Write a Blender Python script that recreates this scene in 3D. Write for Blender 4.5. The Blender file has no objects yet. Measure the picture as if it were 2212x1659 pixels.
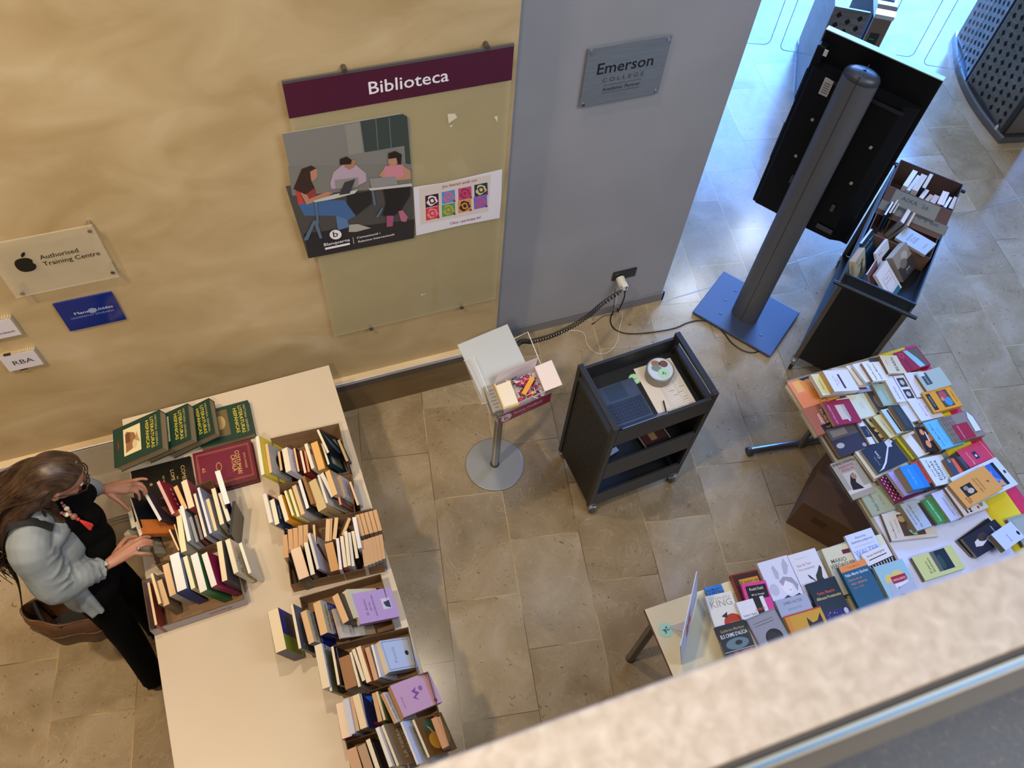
import bpy, math, random
from mathutils import Vector, Matrix
random.seed(7)
S = bpy.context.scene
COL = S.collection
PI = math.pi
# ---------------------------------------------------------------- camera
F, CX, CY, HC = 1799.17, 1106.0, 829.5, 4.6
RX = Vector((0.94320538, 0.24563063, -0.22367209))
RY = Vector((-0.32652104, 0.80951648, -0.48792119))
RZ = Vector((0.06121786, 0.53324353, 0.84374387))
ROT = Matrix((RX, RY, RZ))
cam_data = bpy.data.cameras.new('camera')
cam_data.sensor_width = 36.0
cam_data.lens = F / 2212.0 * 36.0
cam_data.clip_start = 0.02
cam_data.dof.use_dof = True
cam_data.dof.focus_distance = 4.3
cam_data.dof.aperture_fstop = 4.2
cam = bpy.data.objects.new('camera', cam_data)
COL.objects.link(cam)
cam.matrix_world = Matrix.Translation((0, 0, HC)) @ ROT.to_4x4()
S.camera = cam
# ---------------------------------------------------------------- light
S.view_settings.view_transform = 'Standard'
S.view_settings.look = 'None'
S.view_settings.gamma = 1
S.view_settings.use_curve_mapping = False
S.view_settings.exposure = 0.0
w = bpy.data.worlds.new('world'); S.world = w; w.use_nodes = True
w.node_tree.nodes['Background'].inputs[0].default_value = (0.60, 0.60, 0.64, 1)
w.node_tree.nodes['Background'].inputs[1].default_value = 0.27

def lamp(kind, name, loc, target, energy, color, **kw):
    d = bpy.data.lights.new(name, kind); d.energy = energy; d.color = color
    for k, v in kw.items(): setattr(d, k, v)
    o = bpy.data.objects.new(name, d); COL.objects.link(o); o.location = loc
    if target is not None:
        o.rotation_euler = (Vector(target) - Vector(loc)).to_track_quat('-Z', 'Y').to_euler()
    return o
WARM = (1.0, 0.84, 0.64)
lamp('SPOT', 'ceiling_spot', (0.2, 2.25, 5.7), (0.4, 1.8, 0), 190, WARM, spot_size=1.75, spot_blend=0.9, shadow_soft_size=0.07)
lamp('SPOT', 'ceiling_spot', (-1.5, 0.9, 5.7), (-1.3, 0.9, 0), 440, (1.0, 0.80, 0.56), spot_size=1.9, spot_blend=0.9, shadow_soft_size=0.10)
lamp('SPOT', 'ceiling_spot', (-0.6, -0.9, 5.7), (-0.2, 1.0, 0), 330, (1.0, 0.86, 0.70), spot_size=1.7, spot_blend=0.9, shadow_soft_size=0.08)
lamp('SPOT', 'ceiling_spot', (-2.3, 1.3, 5.6), (-1.9, 1.5, 0), 230, (1.0, 0.74, 0.46), spot_size=0.9, spot_blend=0.9, shadow_soft_size=0.10)  # added fill spot, warms and brightens the floor left of the long table
lamp('AREA', 'entrance_daylight', (9.5, 10.0, 4.0), (3.0, 3.5, 1.5), 4200, (0.10, 0.33, 1.0), shape='RECTANGLE', size=7.0, size_y=6.0)
lamp('AREA', 'skylight', (3.5, -1.0, 6.5), (3.2, 1.6, 0), 210, (0.80, 0.86, 1.0), shape='RECTANGLE', size=3.0, size_y=2.5)
lamp('AREA', 'roof_window', (1.95, 3.45, 6.3), (0.9, 1.5, 0), 60, (0.78, 0.86, 1.0), shape='RECTANGLE', size=1.5, size_y=0.9)
lamp('POINT', 'hall_lamp', (5.5, 5.5, 2.9), None, 55, (0.75, 0.85, 1.0), shadow_soft_size=0.08)
lamp('POINT', 'hall_lamp', (4.4, 4.95, 2.95), None, 40, (0.85, 0.92, 1.0), shadow_soft_size=0.07)

# ---------------------------------------------------------------- measuring helpers
def ray(px, py):
    return ROT @ Vector((px - CX, -(py - CY), -F))
def P(px, py, z=0.0):
    d = ray(px, py); return Vector((0, 0, HC)) + d * ((z - HC) / d.z)
def PY(px, py, y):
    d = ray(px, py); return Vector((0, 0, HC)) + d * (y / d.y)
def PN(px, py, p0, n):
    d = ray(px, py); o = Vector((0, 0, HC)); return o + d * ((Vector(p0) - o).dot(Vector(n)) / d.dot(Vector(n)))

# ---------------------------------------------------------------- materials
MATS = {}
def lin(c):
    return c / 12.92 if c <= 0.04045 else ((c + 0.055) / 1.055) ** 2.4
def hexc(h):
    h = h.lstrip('#'); return tuple(lin(int(h[i:i + 2], 16) / 255) for i in (0, 2, 4)) + (1,)
def paint(h, rough=0.5, metal=0.0, **kw):
    k = (h, rough, metal, tuple(sorted(kw.items())))
    if k in MATS: return MATS[k]
    m = bpy.data.materials.new('paint_' + h); m.use_nodes = True
    b = m.node_tree.nodes['Principled BSDF']
    b.inputs['Base Color'].default_value = hexc(h); b.inputs['Roughness'].default_value = rough
    b.inputs['Metallic'].default_value = metal
    if 'spec' in kw: b.inputs['Specular IOR Level'].default_value = kw['spec']
    if 'trans' in kw: b.inputs['Transmission Weight'].default_value = kw['trans']
    if 'alpha' in kw: b.inputs['Alpha'].default_value = kw['alpha']
    if 'emit' in kw:
        b.inputs['Emission Color'].default_value = hexc(h); b.inputs['Emission Strength'].default_value = kw['emit']
    MATS[k] = m; return m
def nodes(name):
    m = bpy.data.materials.new(name); m.use_nodes = True
    return m, m.node_tree, m.node_tree.nodes['Principled BSDF']
def noise_mat(name, cols, scale, rough=0.6, detail=5, dist=0.3, bump=0.0, stretch=(1, 1, 1), metal=0, pos=None, coord='Object'):
    m, t, b = nodes(name); N, L = t.nodes, t.links
    tc = N.new('ShaderNodeTexCoord'); mp = N.new('ShaderNodeMapping'); mp.inputs['Scale'].default_value = stretch
    n = N.new('ShaderNodeTexNoise'); n.inputs['Scale'].default_value = scale; n.inputs['Detail'].default_value = detail
    n.inputs['Distortion'].default_value = dist
    r = N.new('ShaderNodeValToRGB'); e = r.color_ramp.elements
    pos = pos or [0.3 + 0.4 * i / (len(cols) - 1) for i in range(len(cols))]
    e[0].position, e[0].color = pos[0], hexc(cols[0]); e[1].position, e[1].color = pos[-1], hexc(cols[-1])
    for p_, c_ in zip(pos[1:-1], cols[1:-1]):
        x = e.new(p_); x.color = hexc(c_)
    L.new(tc.outputs[coord], mp.inputs[0]); L.new(mp.outputs[0], n.inputs['Vector']); L.new(n.outputs['Fac'], r.inputs[0])
    L.new(r.outputs[0], b.inputs['Base Color']); b.inputs['Roughness'].default_value = rough; b.inputs['Metallic'].default_value = metal
    if bump:
        bp = N.new('ShaderNodeBump'); bp.inputs['Strength'].default_value = bump; bp.inputs['Distance'].default_value = 0.01
        L.new(n.outputs['Fac'], bp.inputs['Height']); L.new(bp.outputs[0], b.inputs['Normal'])
    return m

# ---------------------------------------------------------------- mesh builder
TEXT_CACHE = {}
def text_mesh(s):
    if s not in TEXT_CACHE:
        c = bpy.data.curves.new('lettering', 'FONT'); c.body = s; c.size = 1.0; c.resolution_u = 2; c.offset = 0.008
        o = bpy.data.objects.new('lettering', c); COL.objects.link(o)
        bpy.context.view_layer.update()
        me = bpy.data.meshes.new_from_object(o.evaluated_get(bpy.context.evaluated_depsgraph_get()))
        vs = [tuple(v.co) for v in me.vertices]; fs = [tuple(p.vertices) for p in me.polygons]
        bpy.data.objects.remove(o); bpy.data.curves.remove(c); bpy.data.meshes.remove(me)
        xs = [v[0] for v in vs] or [0]; ys = [v[1] for v in vs] or [0]
        TEXT_CACHE[s] = (vs, fs, min(xs), max(xs), min(ys), max(ys))
    return TEXT_CACHE[s]

class MB:
    def __init__(s): s.v, s.f, s.m, s.mats, s.sm = [], [], [], [], []
    def slot(s, mat):
        if mat not in s.mats: s.mats.append(mat)
        return s.mats.index(mat)
    def add(s, vs, fs, mat, M=None, smooth=False):
        b = len(s.v); k = s.slot(mat)
        for v in vs:
            v = Vector(v); s.v.append(M @ v if M else v)
        for f in fs:
            s.f.append([b + i for i in f]); s.m.append(k); s.sm.append(smooth)
        return s
    def box(s, x0, x1, y0, y1, z0, z1, mat, M=None):
        vs = [(x, y, z) for z in (z0, z1) for y in (y0, y1) for x in (x0, x1)]
        return s.add(vs, [(0, 2, 3, 1), (4, 5, 7, 6), (0, 1, 5, 4), (2, 6, 7, 3), (0, 4, 6, 2), (1, 3, 7, 5)], mat, M)
    def quad(s, a, b, c, d, mat, M=None): return s.add([a, b, c, d], [(0, 1, 2, 3)], mat, M)
    def prism(s, poly, z0, z1, mat, M=None, smooth=False):
        n = len(poly); vs = [(x, y, z0) for x, y in poly] + [(x, y, z1) for x, y in poly]
        s.add(vs, [tuple(range(n))[::-1], tuple(range(n, 2 * n))], mat, M)
        s.add(vs, [(i, (i + 1) % n, n + (i + 1) % n, n + i) for i in range(n)], mat, M, smooth); return s
    def tube(s, pts, r, mat, n=8, closed=False, M=None, caps=True):
        pts = [Vector(p) for p in pts]; rs = r if isinstance(r, (list, tuple)) else [r] * len(pts)
        rings = []; up = None; N = len(pts)
        for i, p in enumerate(pts):
            a = pts[i - 1] if i > 0 else (pts[-1] if closed else pts[0]); b = pts[(i + 1) % N] if (i < N - 1 or closed) else pts[-1]
            t = (b - a).normalized()
            if up is None:
                up = t.cross(Vector((0, 0, 1)))
                if up.length < 1e-3: up = t.cross(Vector((1, 0, 0)))
                up.normalize()
            else:
                up = (up - t * up.dot(t)).normalized()
            sd = t.cross(up); rings.append([p + (up * math.cos(k * 2 * PI / n) + sd * math.sin(k * 2 * PI / n)) * rs[i] for k in range(n)])
        vs = [v for r_ in rings for v in r_]; fs = []
        for i in range(N if closed else N - 1):
            j = (i + 1) % N
            for k in range(n): fs.append((i * n + k, i * n + (k + 1) % n, j * n + (k + 1) % n, j * n + k))
        s.add(vs, fs, mat, M, True)
        if caps and not closed: s.add(vs, [tuple(range(n))[::-1], tuple(range((N - 1) * n, N * n))], mat, M)
        return s
    def cyl(s, a, b, r, mat, n=20, r2=None, M=None): return s.tube([a, b], [r, r if r2 is None else r2], mat, n, M=M)
    def lathe(s, prof, mat, n=32, M=None, c=(0, 0)):
        vs = [(c[0] + r * math.cos(k * 2 * PI / n), c[1] + r * math.sin(k * 2 * PI / n), z) for r, z in prof for k in range(n)]
        fs = [(i * n + k, i * n + (k + 1) % n, (i + 1) * n + (k + 1) % n, (i + 1) * n + k) for i in range(len(prof) - 1) for k in range(n)]
        s.add(vs, fs, mat, M, True); m_ = len(prof) - 1
        s.add(vs, [tuple(range(n))[::-1], tuple(m_ * n + k for k in range(n))], mat, M); return s
    def ball(s, c, r, mat, n=12, M=None):
        r = (r, r, r) if isinstance(r, (int, float)) else r; vs = []; fs = []
        for i in range(n + 1):
            a = PI * i / n
            for k in range(n * 2):
                b = PI * k / n; vs.append((c[0] + r[0] * math.sin(a) * math.cos(b), c[1] + r[1] * math.sin(a) * math.sin(b), c[2] + r[2] * math.cos(a)))
        for i in range(n):
            for k in range(2 * n): fs.append((i * 2 * n + k, (i + 1) * 2 * n + k, (i + 1) * 2 * n + (k + 1) % (2 * n), i * 2 * n + (k + 1) % (2 * n)))
        return s.add(vs, fs, mat, M, True)
    def text(s, st, o, ux, uy, size, mat, M=None, center=True, width=None, vcenter=False):
        vs, fs, x0, x1, y0, y1 = text_mesh(st)
        if not vs: return s
        o, ux, uy = Vector(o), Vector(ux), Vector(uy)
        sx = size
        if width: sx = width / max(x1 - x0, 1e-6)
        off = -(x0 + x1) / 2 if center else -x0
        oy = -(y0 + y1) / 2 if vcenter else 0
        return s.add([o + ux * ((v[0] + off) * sx) + uy * ((v[1] + oy) * size) for v in vs], fs, mat, M)
    def build(s, name, parent=None, bevel=0, seg=2, subsurf=0, M=None, smooth_all=False):
        me = bpy.data.meshes.new(name); me.from_pydata([tuple(v) for v in s.v], [], s.f)
        for mt in s.mats: me.materials.append(mt)
        for p, k, sm in zip(me.polygons, s.m, s.sm): p.material_index = k; p.use_smooth = sm or smooth_all
        me.update(); o = bpy.data.objects.new(name, me); COL.objects.link(o)
        if parent: o.parent = parent
        if M is not None: o.matrix_basis = M
        if bevel:
            b = o.modifiers.new('bevel', 'BEVEL'); b.width = bevel; b.segments = seg; b.limit_method = 'ANGLE'; b.harden_normals = False
        if subsurf:
            b = o.modifiers.new('smooth', 'SUBSURF'); b.levels = b.render_levels = subsurf
        return o

WORLD = {}
def tag(o, label, cat, group=None, kind=None):
    o['label'] = label; o['category'] = cat
    if group: o['group'] = group
    if kind: o['kind'] = kind
    return o
def thing(name, label, cat, M=None, group=None):
    o = bpy.data.objects.new(name, None); COL.objects.link(o); o.empty_display_size = 0.05
    M = Matrix.Identity(4) if M is None else (M if isinstance(M, Matrix) else Matrix.Translation(M))
    o.matrix_basis = M; WORLD[o.name] = M
    return tag(o, label, cat, group)
def loc(mb, name, parent, M=None, **k):
    # a part given in world coordinates (or placed in the world by M)
    o = mb.build(name, parent, **k); o.matrix_parent_inverse = WORLD[parent.name].inverted()
    if M is not None: o.matrix_basis = M
    WORLD[o.name] = M if M is not None else Matrix.Identity(4)
    return o
def struct(mb, name, **k):
    o = mb.build(name, **k); o['kind'] = 'structure'; return o
def frame(o, ux, uy, uz=None):
    ux = Vector(ux).normalized(); uy = Vector(uy).normalized(); uz = Vector(uz).normalized() if uz else ux.cross(uy).normalized()
    m = Matrix((ux, uy, uz)).transposed().to_4x4(); m.translation = Vector(o); return m
# ---------------------------------------------------------------- the room
def floor_mat():
    m, t, b = nodes('marble_floor'); N, L = t.nodes, t.links
    tc = N.new('ShaderNodeTexCoord')
    mp = N.new('ShaderNodeMapping'); mp.inputs['Rotation'].default_value = (0, 0, 0)
    # U runs along the long side of the slabs, T across them
    def dotp(v, add):
        d = N.new('ShaderNodeVectorMath'); d.operation = 'DOT_PRODUCT'; d.inputs[1].default_value = v
        L.new(tc.outputs['Object'], d.inputs[0]); a = N.new('ShaderNodeMath'); a.operation = 'ADD'; a.inputs[1].default_value = add
        L.new(d.outputs['Value'], a.inputs[0]); return a
    u = dotp((0.17131, 0.98522, 0), 0.1425 + 63.5); v = dotp((0.98522, -0.17131, 0), -0.152 + 41.0)
    cb = N.new('ShaderNodeCombineXYZ'); L.new(u.outputs[0], cb.inputs[0]); L.new(v.outputs[0], cb.inputs[1])
    br = N.new('ShaderNodeTexBrick'); br.offset = 0.5; br.inputs['Scale'].default_value = 1.0
    br.inputs['Mortar Size'].default_value = 0.0022; br.inputs['Mortar Smooth'].default_value = 0.3; br.inputs['Bias'].default_value = 0
    br.inputs['Brick Width'].default_value = 0.635; br.inputs['Row Height'].default_value = 0.41
    br.inputs['Color1'].default_value = (0.0, 0, 0, 1); br.inputs['Color2'].default_value = (1, 1, 1, 1); br.inputs['Mortar'].default_value = (.5, .5, .5, 1)
    L.new(cb.outputs[0], br.inputs['Vector'])
    # per-slab offset for the veins
    sc = N.new('ShaderNodeVectorMath'); sc.operation = 'SCALE'; sc.inputs['Scale'].default_value = 9.0; L.new(br.outputs['Color'], sc.inputs[0])
    ad = N.new('ShaderNodeVectorMath'); ad.operation = 'ADD'; L.new(tc.outputs['Object'], ad.inputs[0]); L.new(sc.outputs[0], ad.inputs[1])
    n1 = N.new('ShaderNodeTexNoise'); n1.inputs['Scale'].default_value = 3.2; n1.inputs['Detail'].default_value = 8; n1.inputs['Distortion'].default_value = .8
    L.new(ad.outputs[0], n1.inputs['Vector'])
    r1 = N.new('ShaderNodeValToRGB'); e = r1.color_ramp.elements
    e[0].position, e[0].color = .25, hexc('8f8068'); e[1].position, e[1].color = .78, hexc('b4a899')
    x = e.new(.42); x.color = hexc('9c8d73'); x = e.new(.58); x.color = hexc('a89a82')
    L.new(n1.outputs['Fac'], r1.inputs[0])
    # slab tone
    r2 = N.new('ShaderNodeValToRGB'); e = r2.color_ramp.elements; e[0].color = hexc('e2d8c6'); e[1].color = hexc('fffcf6')
    L.new(br.outputs['Color'], r2.inputs[0])
    mx = N.new('ShaderNodeMix'); mx.data_type = 'RGBA'; mx.blend_type = 'MULTIPLY'; mx.inputs[0].default_value = .8
    L.new(r1.outputs[0], mx.inputs[6]); L.new(r2.outputs[0], mx.inputs[7])
    # fine veins and pits
    n2 = N.new('ShaderNodeTexNoise'); n2.inputs['Scale'].default_value = 26; n2.inputs['Detail'].default_value = 5; n2.inputs['Distortion'].default_value = 2.2
    L.new(ad.outputs[0], n2.inputs['Vector'])
    r3 = N.new('ShaderNodeValToRGB'); e = r3.color_ramp.elements
    e[0].position, e[0].color = .28, hexc('6a4c3a'); e[1].position, e[1].color = .36, (1, 1, 1, 1); L.new(n2.outputs['Fac'], r3.inputs[0])
    mx2 = N.new('ShaderNodeMix'); mx2.data_type = 'RGBA'; mx2.blend_type = 'MULTIPLY'; mx2.inputs[0].default_value = .65
    L.new(mx.outputs[2], mx2.inputs[6]); L.new(r3.outputs[0], mx2.inputs[7])
    n4 = N.new('ShaderNodeTexNoise'); n4.inputs['Scale'].default_value = 4.5; n4.inputs['Detail'].default_value = 9; n4.inputs['Distortion'].default_value = 3.0
    L.new(ad.outputs[0], n4.inputs['Vector'])
    r4 = N.new('ShaderNodeValToRGB'); e = r4.color_ramp.elements
    e[0].position, e[0].color = .485, (0, 0, 0, 1); e[1].position, e[1].color = .515, (0, 0, 0, 1); x = e.new(.5); x.color = (1, 1, 1, 1)
    L.new(n4.outputs['Fac'], r4.inputs[0])
    sc4 = N.new('ShaderNodeMath'); sc4.operation = 'MULTIPLY'; sc4.inputs[1].default_value = .22; L.new(r4.outputs[0], sc4.inputs[0])
    mx4 = N.new('ShaderNodeMix'); mx4.data_type = 'RGBA'; L.new(sc4.outputs[0], mx4.inputs[0]); L.new(mx2.outputs[2], mx4.inputs[6]); mx4.inputs[7].default_value = hexc('d2bf98')
    # joints
    mx3 = N.new('ShaderNodeMix'); mx3.data_type = 'RGBA'; L.new(br.outputs['Fac'], mx3.inputs[0]); L.new(mx4.outputs[2], mx3.inputs[6])
    n5 = N.new('ShaderNodeTexNoise'); n5.inputs['Scale'].default_value = 1.7; L.new(tc.outputs['Object'], n5.inputs['Vector'])
    r5 = N.new('ShaderNodeValToRGB'); e = r5.color_ramp.elements; e[0].position, e[0].color = .45, hexc('5d4c38'); e[1].position, e[1].color = .55, hexc('c4ab7c')
    L.new(n5.outputs['Fac'], r5.inputs[0]); L.new(r5.outputs[0], mx3.inputs[7])
    L.new(mx3.outputs[2], b.inputs['Base Color'])
    rr = N.new('ShaderNodeMapRange'); rr.inputs[3].default_value = .16; rr.inputs[4].default_value = .26; L.new(n1.outputs['Fac'], rr.inputs[0])
    L.new(rr.outputs[0], b.inputs['Roughness'])
    return m
M_FLOOR = floor_mat()
struct(MB().box(-3.2, 12, -1.5, 13, -0.1, 0, M_FLOOR), 'floor')

M_PLASTER = noise_mat('ochre_plaster', ['ad9568', 'b8a177', 'c0aa80', 'c9b590'], 2.3, .5, 5, .7, pos=[.3, .45, .58, .72], stretch=(1, 1, 1.7))
M_PANEL = noise_mat('toe_panel', ['6b5638', '7c6644'], 2.0, .5, stretch=(1, 1, 4))
M_GREYWALL = noise_mat('grey_paint', ['96979d', 'a0a1a7'], 1.6, .6, 3, .2)
M_LEDGE = noise_mat('ledge_stone', ['c3ab84', 'd8c7a4'], 2.5, .35)
M_WHITEMET = paint('c9cbd2', .3, .4)
M_DARKMET = paint('5b554f', .45, .3)
YW, YL, YG = 2.81, 2.77, 3.03
XC = 1.14
struct(MB().box(-3.2, XC, YW, YW + .18, 0.31, 6.6, M_PLASTER), 'wall_back')
struct(MB().box(-3.2, XC - .01, YW + .02, YW + .16, 0.0, 0.31, M_PANEL), 'wall_back')
struct(MB().box(XC - .01, 2.46, YG, YG + .16, 0, 6.6, M_GREYWALL), 'wall_right')
lb = MB().box(-3.2, XC - .015, YL, YW + .02, .300, .330, M_LEDGE)
lb.box(-3.2, XC - .015, YL - .006, YL, .302, .332, M_WHITEMET); struct(lb, 'trim_1', bevel=.002)
lb = MB().box(-3.2, XC - .015, YL + .001, YL + .02, .235, .300, M_DARKMET); struct(lb, 'trim_2')
lb = MB().box(-3.2, XC - .015, YL - .0, YW + .02, 0.0, .235, M_PANEL); struct(lb, 'baseboard_back')
lb = MB().box(XC, 2.475, YG - .014, YG, 0, .085, paint('77777a', .45)); lb.box(2.46, 2.475, YG - .014, YG + .17, 0, .085, paint('77777a', .45)); struct(lb, 'baseboard_right', bevel=.002)
a = P(1430, 652); b_ = P(1810, 538); c_ = P(2212, 425)
tr = MB()
for p, q in ((a, b_), (b_, c_)):
    d = (q - p).normalized(); n_ = Vector((-d.y, d.x, 0)) * .004
    tr.prism([(p + n_).xy[:], (p - n_).xy[:], (q - n_).xy[:], (q + n_).xy[:]], -.001, .0012, paint('8f8a82', .45, .3))
struct(tr, 'trim_3')
# far wall and glazed entrance out of view that the polished floor mirrors
M_HALL = paint('a8aab2', .7)
struct(MB().box(-3.4, -3.2, -1.5, 3, 0, 6.6, paint('c9a871', .6)), 'wall_left')

# ------------------------------------------------ upper gallery: stone coping, handrail channel, granite floor
M_STONE = noise_mat('coping_stone', ['94897c', '9c9286', 'a49b90', 'aca499'], 60, .5, 4, .4, pos=[.3, .45, .6, .75])
M_GRANITE = noise_mat('granite', ['090807', '120f0d', '221d19', '3c342c'], 75, .4, 6, .3, pos=[.3, .45, .6, .75])
ZC = 3.75
k = (HC - ZC)
yo = .1385 * k; yi = .0335 * k
st = MB().box(-1.2, 2.2, yi, yo, ZC - .05, ZC, M_STONE); struct(st, 'parapet_coping', bevel=.004, seg=3)
struct(MB().box(-1.2, 2.2, yi + .012, yo - .012, 2.9, ZC - .05, paint('b9ab93', .7)), 'parapet_wall')
rl = MB()
rl.box(-1.2, 2.2, yi - .008, yi - .0002, ZC - .03, ZC - .008, paint('332e2a', .6))
rl.box(-1.2, 2.2, yi - .0115, yi - .008, ZC - .03, ZC - .003, paint('8f938c', .35, .3))
rl.box(-1.2, 2.2, yi - .0150, yi - .0115, ZC - .03, ZC - .006, paint('5a8cb8', .3, .2))
rl.box(-1.2, 2.2, yi - .0175, yi - .0150, ZC - .03, ZC - .003, paint('8c887c', .35, .3))
rl.box(-1.2, 2.2, yi - .034, yi - .0175, ZC - .03, ZC - .010, paint('48433b', .5, .2))
struct(rl, 'trim_4')
struct(MB().box(-1.2, 2.2, -1.6, yi + .012, 2.85, 2.9, M_GRANITE), 'gallery_floor')
# ---------------------------------------------------------------- wall signs
UZ = Vector((0, 0, 1)); UX = Vector((1, 0, 0)); UY = Vector((0, 1, 0))
GLASS = paint('c6bb92', .04, 0, alpha=.42)
ACRYL = paint('d8cfb4', .03, 0, alpha=.30)
CHROME = paint('c8c8cc', .18, 1.0)
STEEL = paint('8f9092', .35, .9)
def wall_text(mb, s, x, z, size, y, mat, width=None, center=True):
    mb.text(s, (x, y, z), UX, UZ, size, mat, width=width, center=center)
def panel(mb, x0, x1, z0, z1, y0, y1, mat): return mb.box(x0, x1, y0, y1, z0, z1, mat)
def ipoly(mb, pts, conv, y, mat):
    vs = [PY(*conv(*p), y) for p in pts]; return mb.add(vs, [tuple(range(len(vs)))], mat)
Z7 = lambda x, y: (580 + x * .24864, 80 + y * .24864)
Z8 = lambda x, y: (600 + x * .24113, 360 + y * .24113)

t = thing('notice_board', 'large clear glass notice board with a dark maroon Biblioteca header on the ochre wall', 'notice board', (.638, YW, .785))
YP = YW - .024
loc(MB().box(.166, 1.112, YP, YP + .006, .787, 2.466, GLASS), 'glass_pane', t)
h = MB().box(.166, 1.112, YP - .0015, YP, 2.293, 2.458, paint('4a1430', .35)); wall_text(h, 'Biblioteca', .665, 2.345, .085, YP - .003, paint('e9e6ee', .5), width=.335)
loc(h, 'header_band', t)
loc(MB().box(.166, 1.112, YP - .002, YP + .008, 2.458, 2.470, STEEL), 'top_rail', t)
for x, z in ((.41, 2.475), (.995, 2.475), (.375, .779), (.905, .779)):
    loc(MB().cyl((x, YW, z), (x, YP - .008, z), .011, paint('6f6a60', .3, .8), 16), 'fixing_clip', t)

for pts in ([(1555, 668), (1620, 665), (1640, 700), (1565, 750)], [(1575, 768), (1605, 765), (1580, 788)], [(1958, 692), (1990, 685), (1990, 740)], [(1325, 2235), (1370, 2228), (1325, 2250)]):
    m = MB(); ipoly(m, pts, Z7, YP - .001, paint('d9d2b8', .5)); loc(m, 'tape_scrap', t)

# tall poster: a photograph of three students printed on paper
t = MB(); yq = YP - .010
xl, xr, zb, zt = .127, .653, 1.435, 2.205
PP = paint
def poster():
    m = MB(); y = yq
    ipoly(m, [(110, 842), (560, 775), (1135, 668), (1215, 695), (1222, 900), (1236, 1200), (1255, 1560)], Z7, y, PP('85847f', .3)) if 0 else None
    vs = [PY(*p, y) for p in ((609, 289), (720, 271), (862, 246), (883, 253), (886, 390), (893, 514), (780, 536), (667, 558), (640, 430))]
    m.add(vs, [tuple(range(len(vs)))], PP('7e7e7b', .28)); m.add([v + Vector((0, .002, 0)) for v in vs], [tuple(range(len(vs)))[::-1]], PP('dddddd', .5))
    L = [0]
    def pl(pts, c, conv=Z7):
        L[0] += 1; ipoly(m, pts, conv, y - .00025 * L[0], PP(c, .3))
    pl([(797, 733), (1165, 668), (1205, 690), (1236, 1105), (1190, 1100), (1180, 945), (835, 1002)], '3a4645')
    pl([(660, 765), (790, 738), (822, 1003), (698, 1028)], '8c8b84')
    for a in (928, 1045): pl([(a, 700), (a + 6, 700), (a + 26, 975), (a + 20, 975)], '737b79')
    pl([(70, 175), (1195, 10), (1222, 640), (275, 822)], '4b4a49', Z8)   # floor of the pictured room
    pl([(90, 0), (1190, -20), (1200, 180), (130, 260)], '7b7a75', Z8)
    pl([(235, 600), (1222, 470), (1222, 640), (275, 822)], '2b2b2f', Z8)
    # left student
    pl([(160, 190), (230, 160), (340, 200), (350, 290), (240, 350), (190, 350)], '8f3f40', Z8)
    pl([(160, 215), (190, 225), (245, 350), (185, 345)], 'c2443c', Z8)
    pl([(185, 340), (330, 300), (600, 300), (700, 440), (590, 500), (510, 440), (240, 440)], '44689a', Z8)
    pl([(520, 440), (620, 470), (640, 540), (540, 570)], '587ba6', Z8)
    pl([(175, 180), (230, 185), (280, 290), (440, 225), (500, 235), (400, 290), (260, 340)], 'b98467', Z8)
    pl([(280, 30), (350, 20), (355, 90), (320, 130), (280, 110)], 'b9866b', Z8)
    pl([(215, 20), (300, -10), (345, 15), (290, 45), (300, 130), (330, 190), (250, 250), (140, 200)], '3b2a26', Z8)
    pl([(640, 520), (720, 515), (835, 550), (700, 585), (636, 585)], 'aaa9a0', Z8)
    # middle student
    pl([(500, 50), (580, -15), (700, -15), (790, 60), (795, 130), (700, 180), (480, 200), (470, 150)], 'b3a0b2', Z8)
    pl([(590, -60), (700, -60), (690, 0), (640, 30), (595, 0)], 'a97a62', Z8)
    pl([(620, 1060), (680, 1038), (725, 1070), (715, 1105), (620, 1110)], '2a2220')
    pl([(510, 120), (720, 95), (725, 180), (520, 200)], '8d8b88', Z8)
    pl([(620, 250), (830, 220), (840, 330), (700, 440), (620, 330)], '25262a', Z8)
    # right student
    pl([(905, 80), (960, 5), (1120, -10), (1190, 40), (1195, 110), (1120, 120), (1000, 130)], 'b98a73', Z8)
    pl([(955, 0), (1000, -10), (1120, -20), (1130, 80), (1060, 110), (955, 90)], 'c98795', Z8)
    pl([(1040, 1050), (1110, 1040), (1120, 1100), (1080, 1130), (1040, 1100)], 'b98a73')
    pl([(1040, 1010), (1100, 990), (1158, 1020), (1150, 1110), (1125, 1100), (1110, 1050), (1042, 1060)], '271f20')
    pl([(820, 110), (1055, 85), (1075, 160), (840, 190)], '8e8e8f', Z8)
    pl([(945, 200), (1190, 160), (1185, 260), (1110, 380), (1030, 450), (940, 440), (970, 330)], '1f1f24', Z8)
    pl([(975, 440), (1040, 440), (1030, 535), (975, 540)], 'a0557a', Z8); pl([(1080, 400), (1120, 390), (1165, 450), (1150, 495), (1105, 490)], 'b46a88', Z8)
    # desks, frames
    pl([(320, 305), (500, 250), (720, 205), (690, 240), (500, 290), (330, 320)], 'c4c3bd', Z8); pl([(810, 195), (1200, 150), (1205, 175), (830, 215)], 'c4c3bd', Z8)
    pl([(550, 255), (600, 140), (695, 110), (645, 240)], '3a3c40', Z8)
    for q in ([(330, 320), (350, 318), (370, 510), (350, 515)], [(230, 660), (320, 480), (345, 480), (270, 660)], [(320, 490), (350, 480), (400, 640), (375, 645)], [(880, 450), (930, 370), (945, 375), (900, 455)], [(840, 215), (858, 213), (880, 345), (860, 345)]): pl(q, '5b6f86', Z8)
    # logo and lettering
    c = [(518 + 54 * math.cos(a / 20 * 2 * PI), 609 + 43 * math.sin(a / 20 * 2 * PI)) for a in range(20)]; pl(c[::-1], 'eceaf0', Z8)
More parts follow.
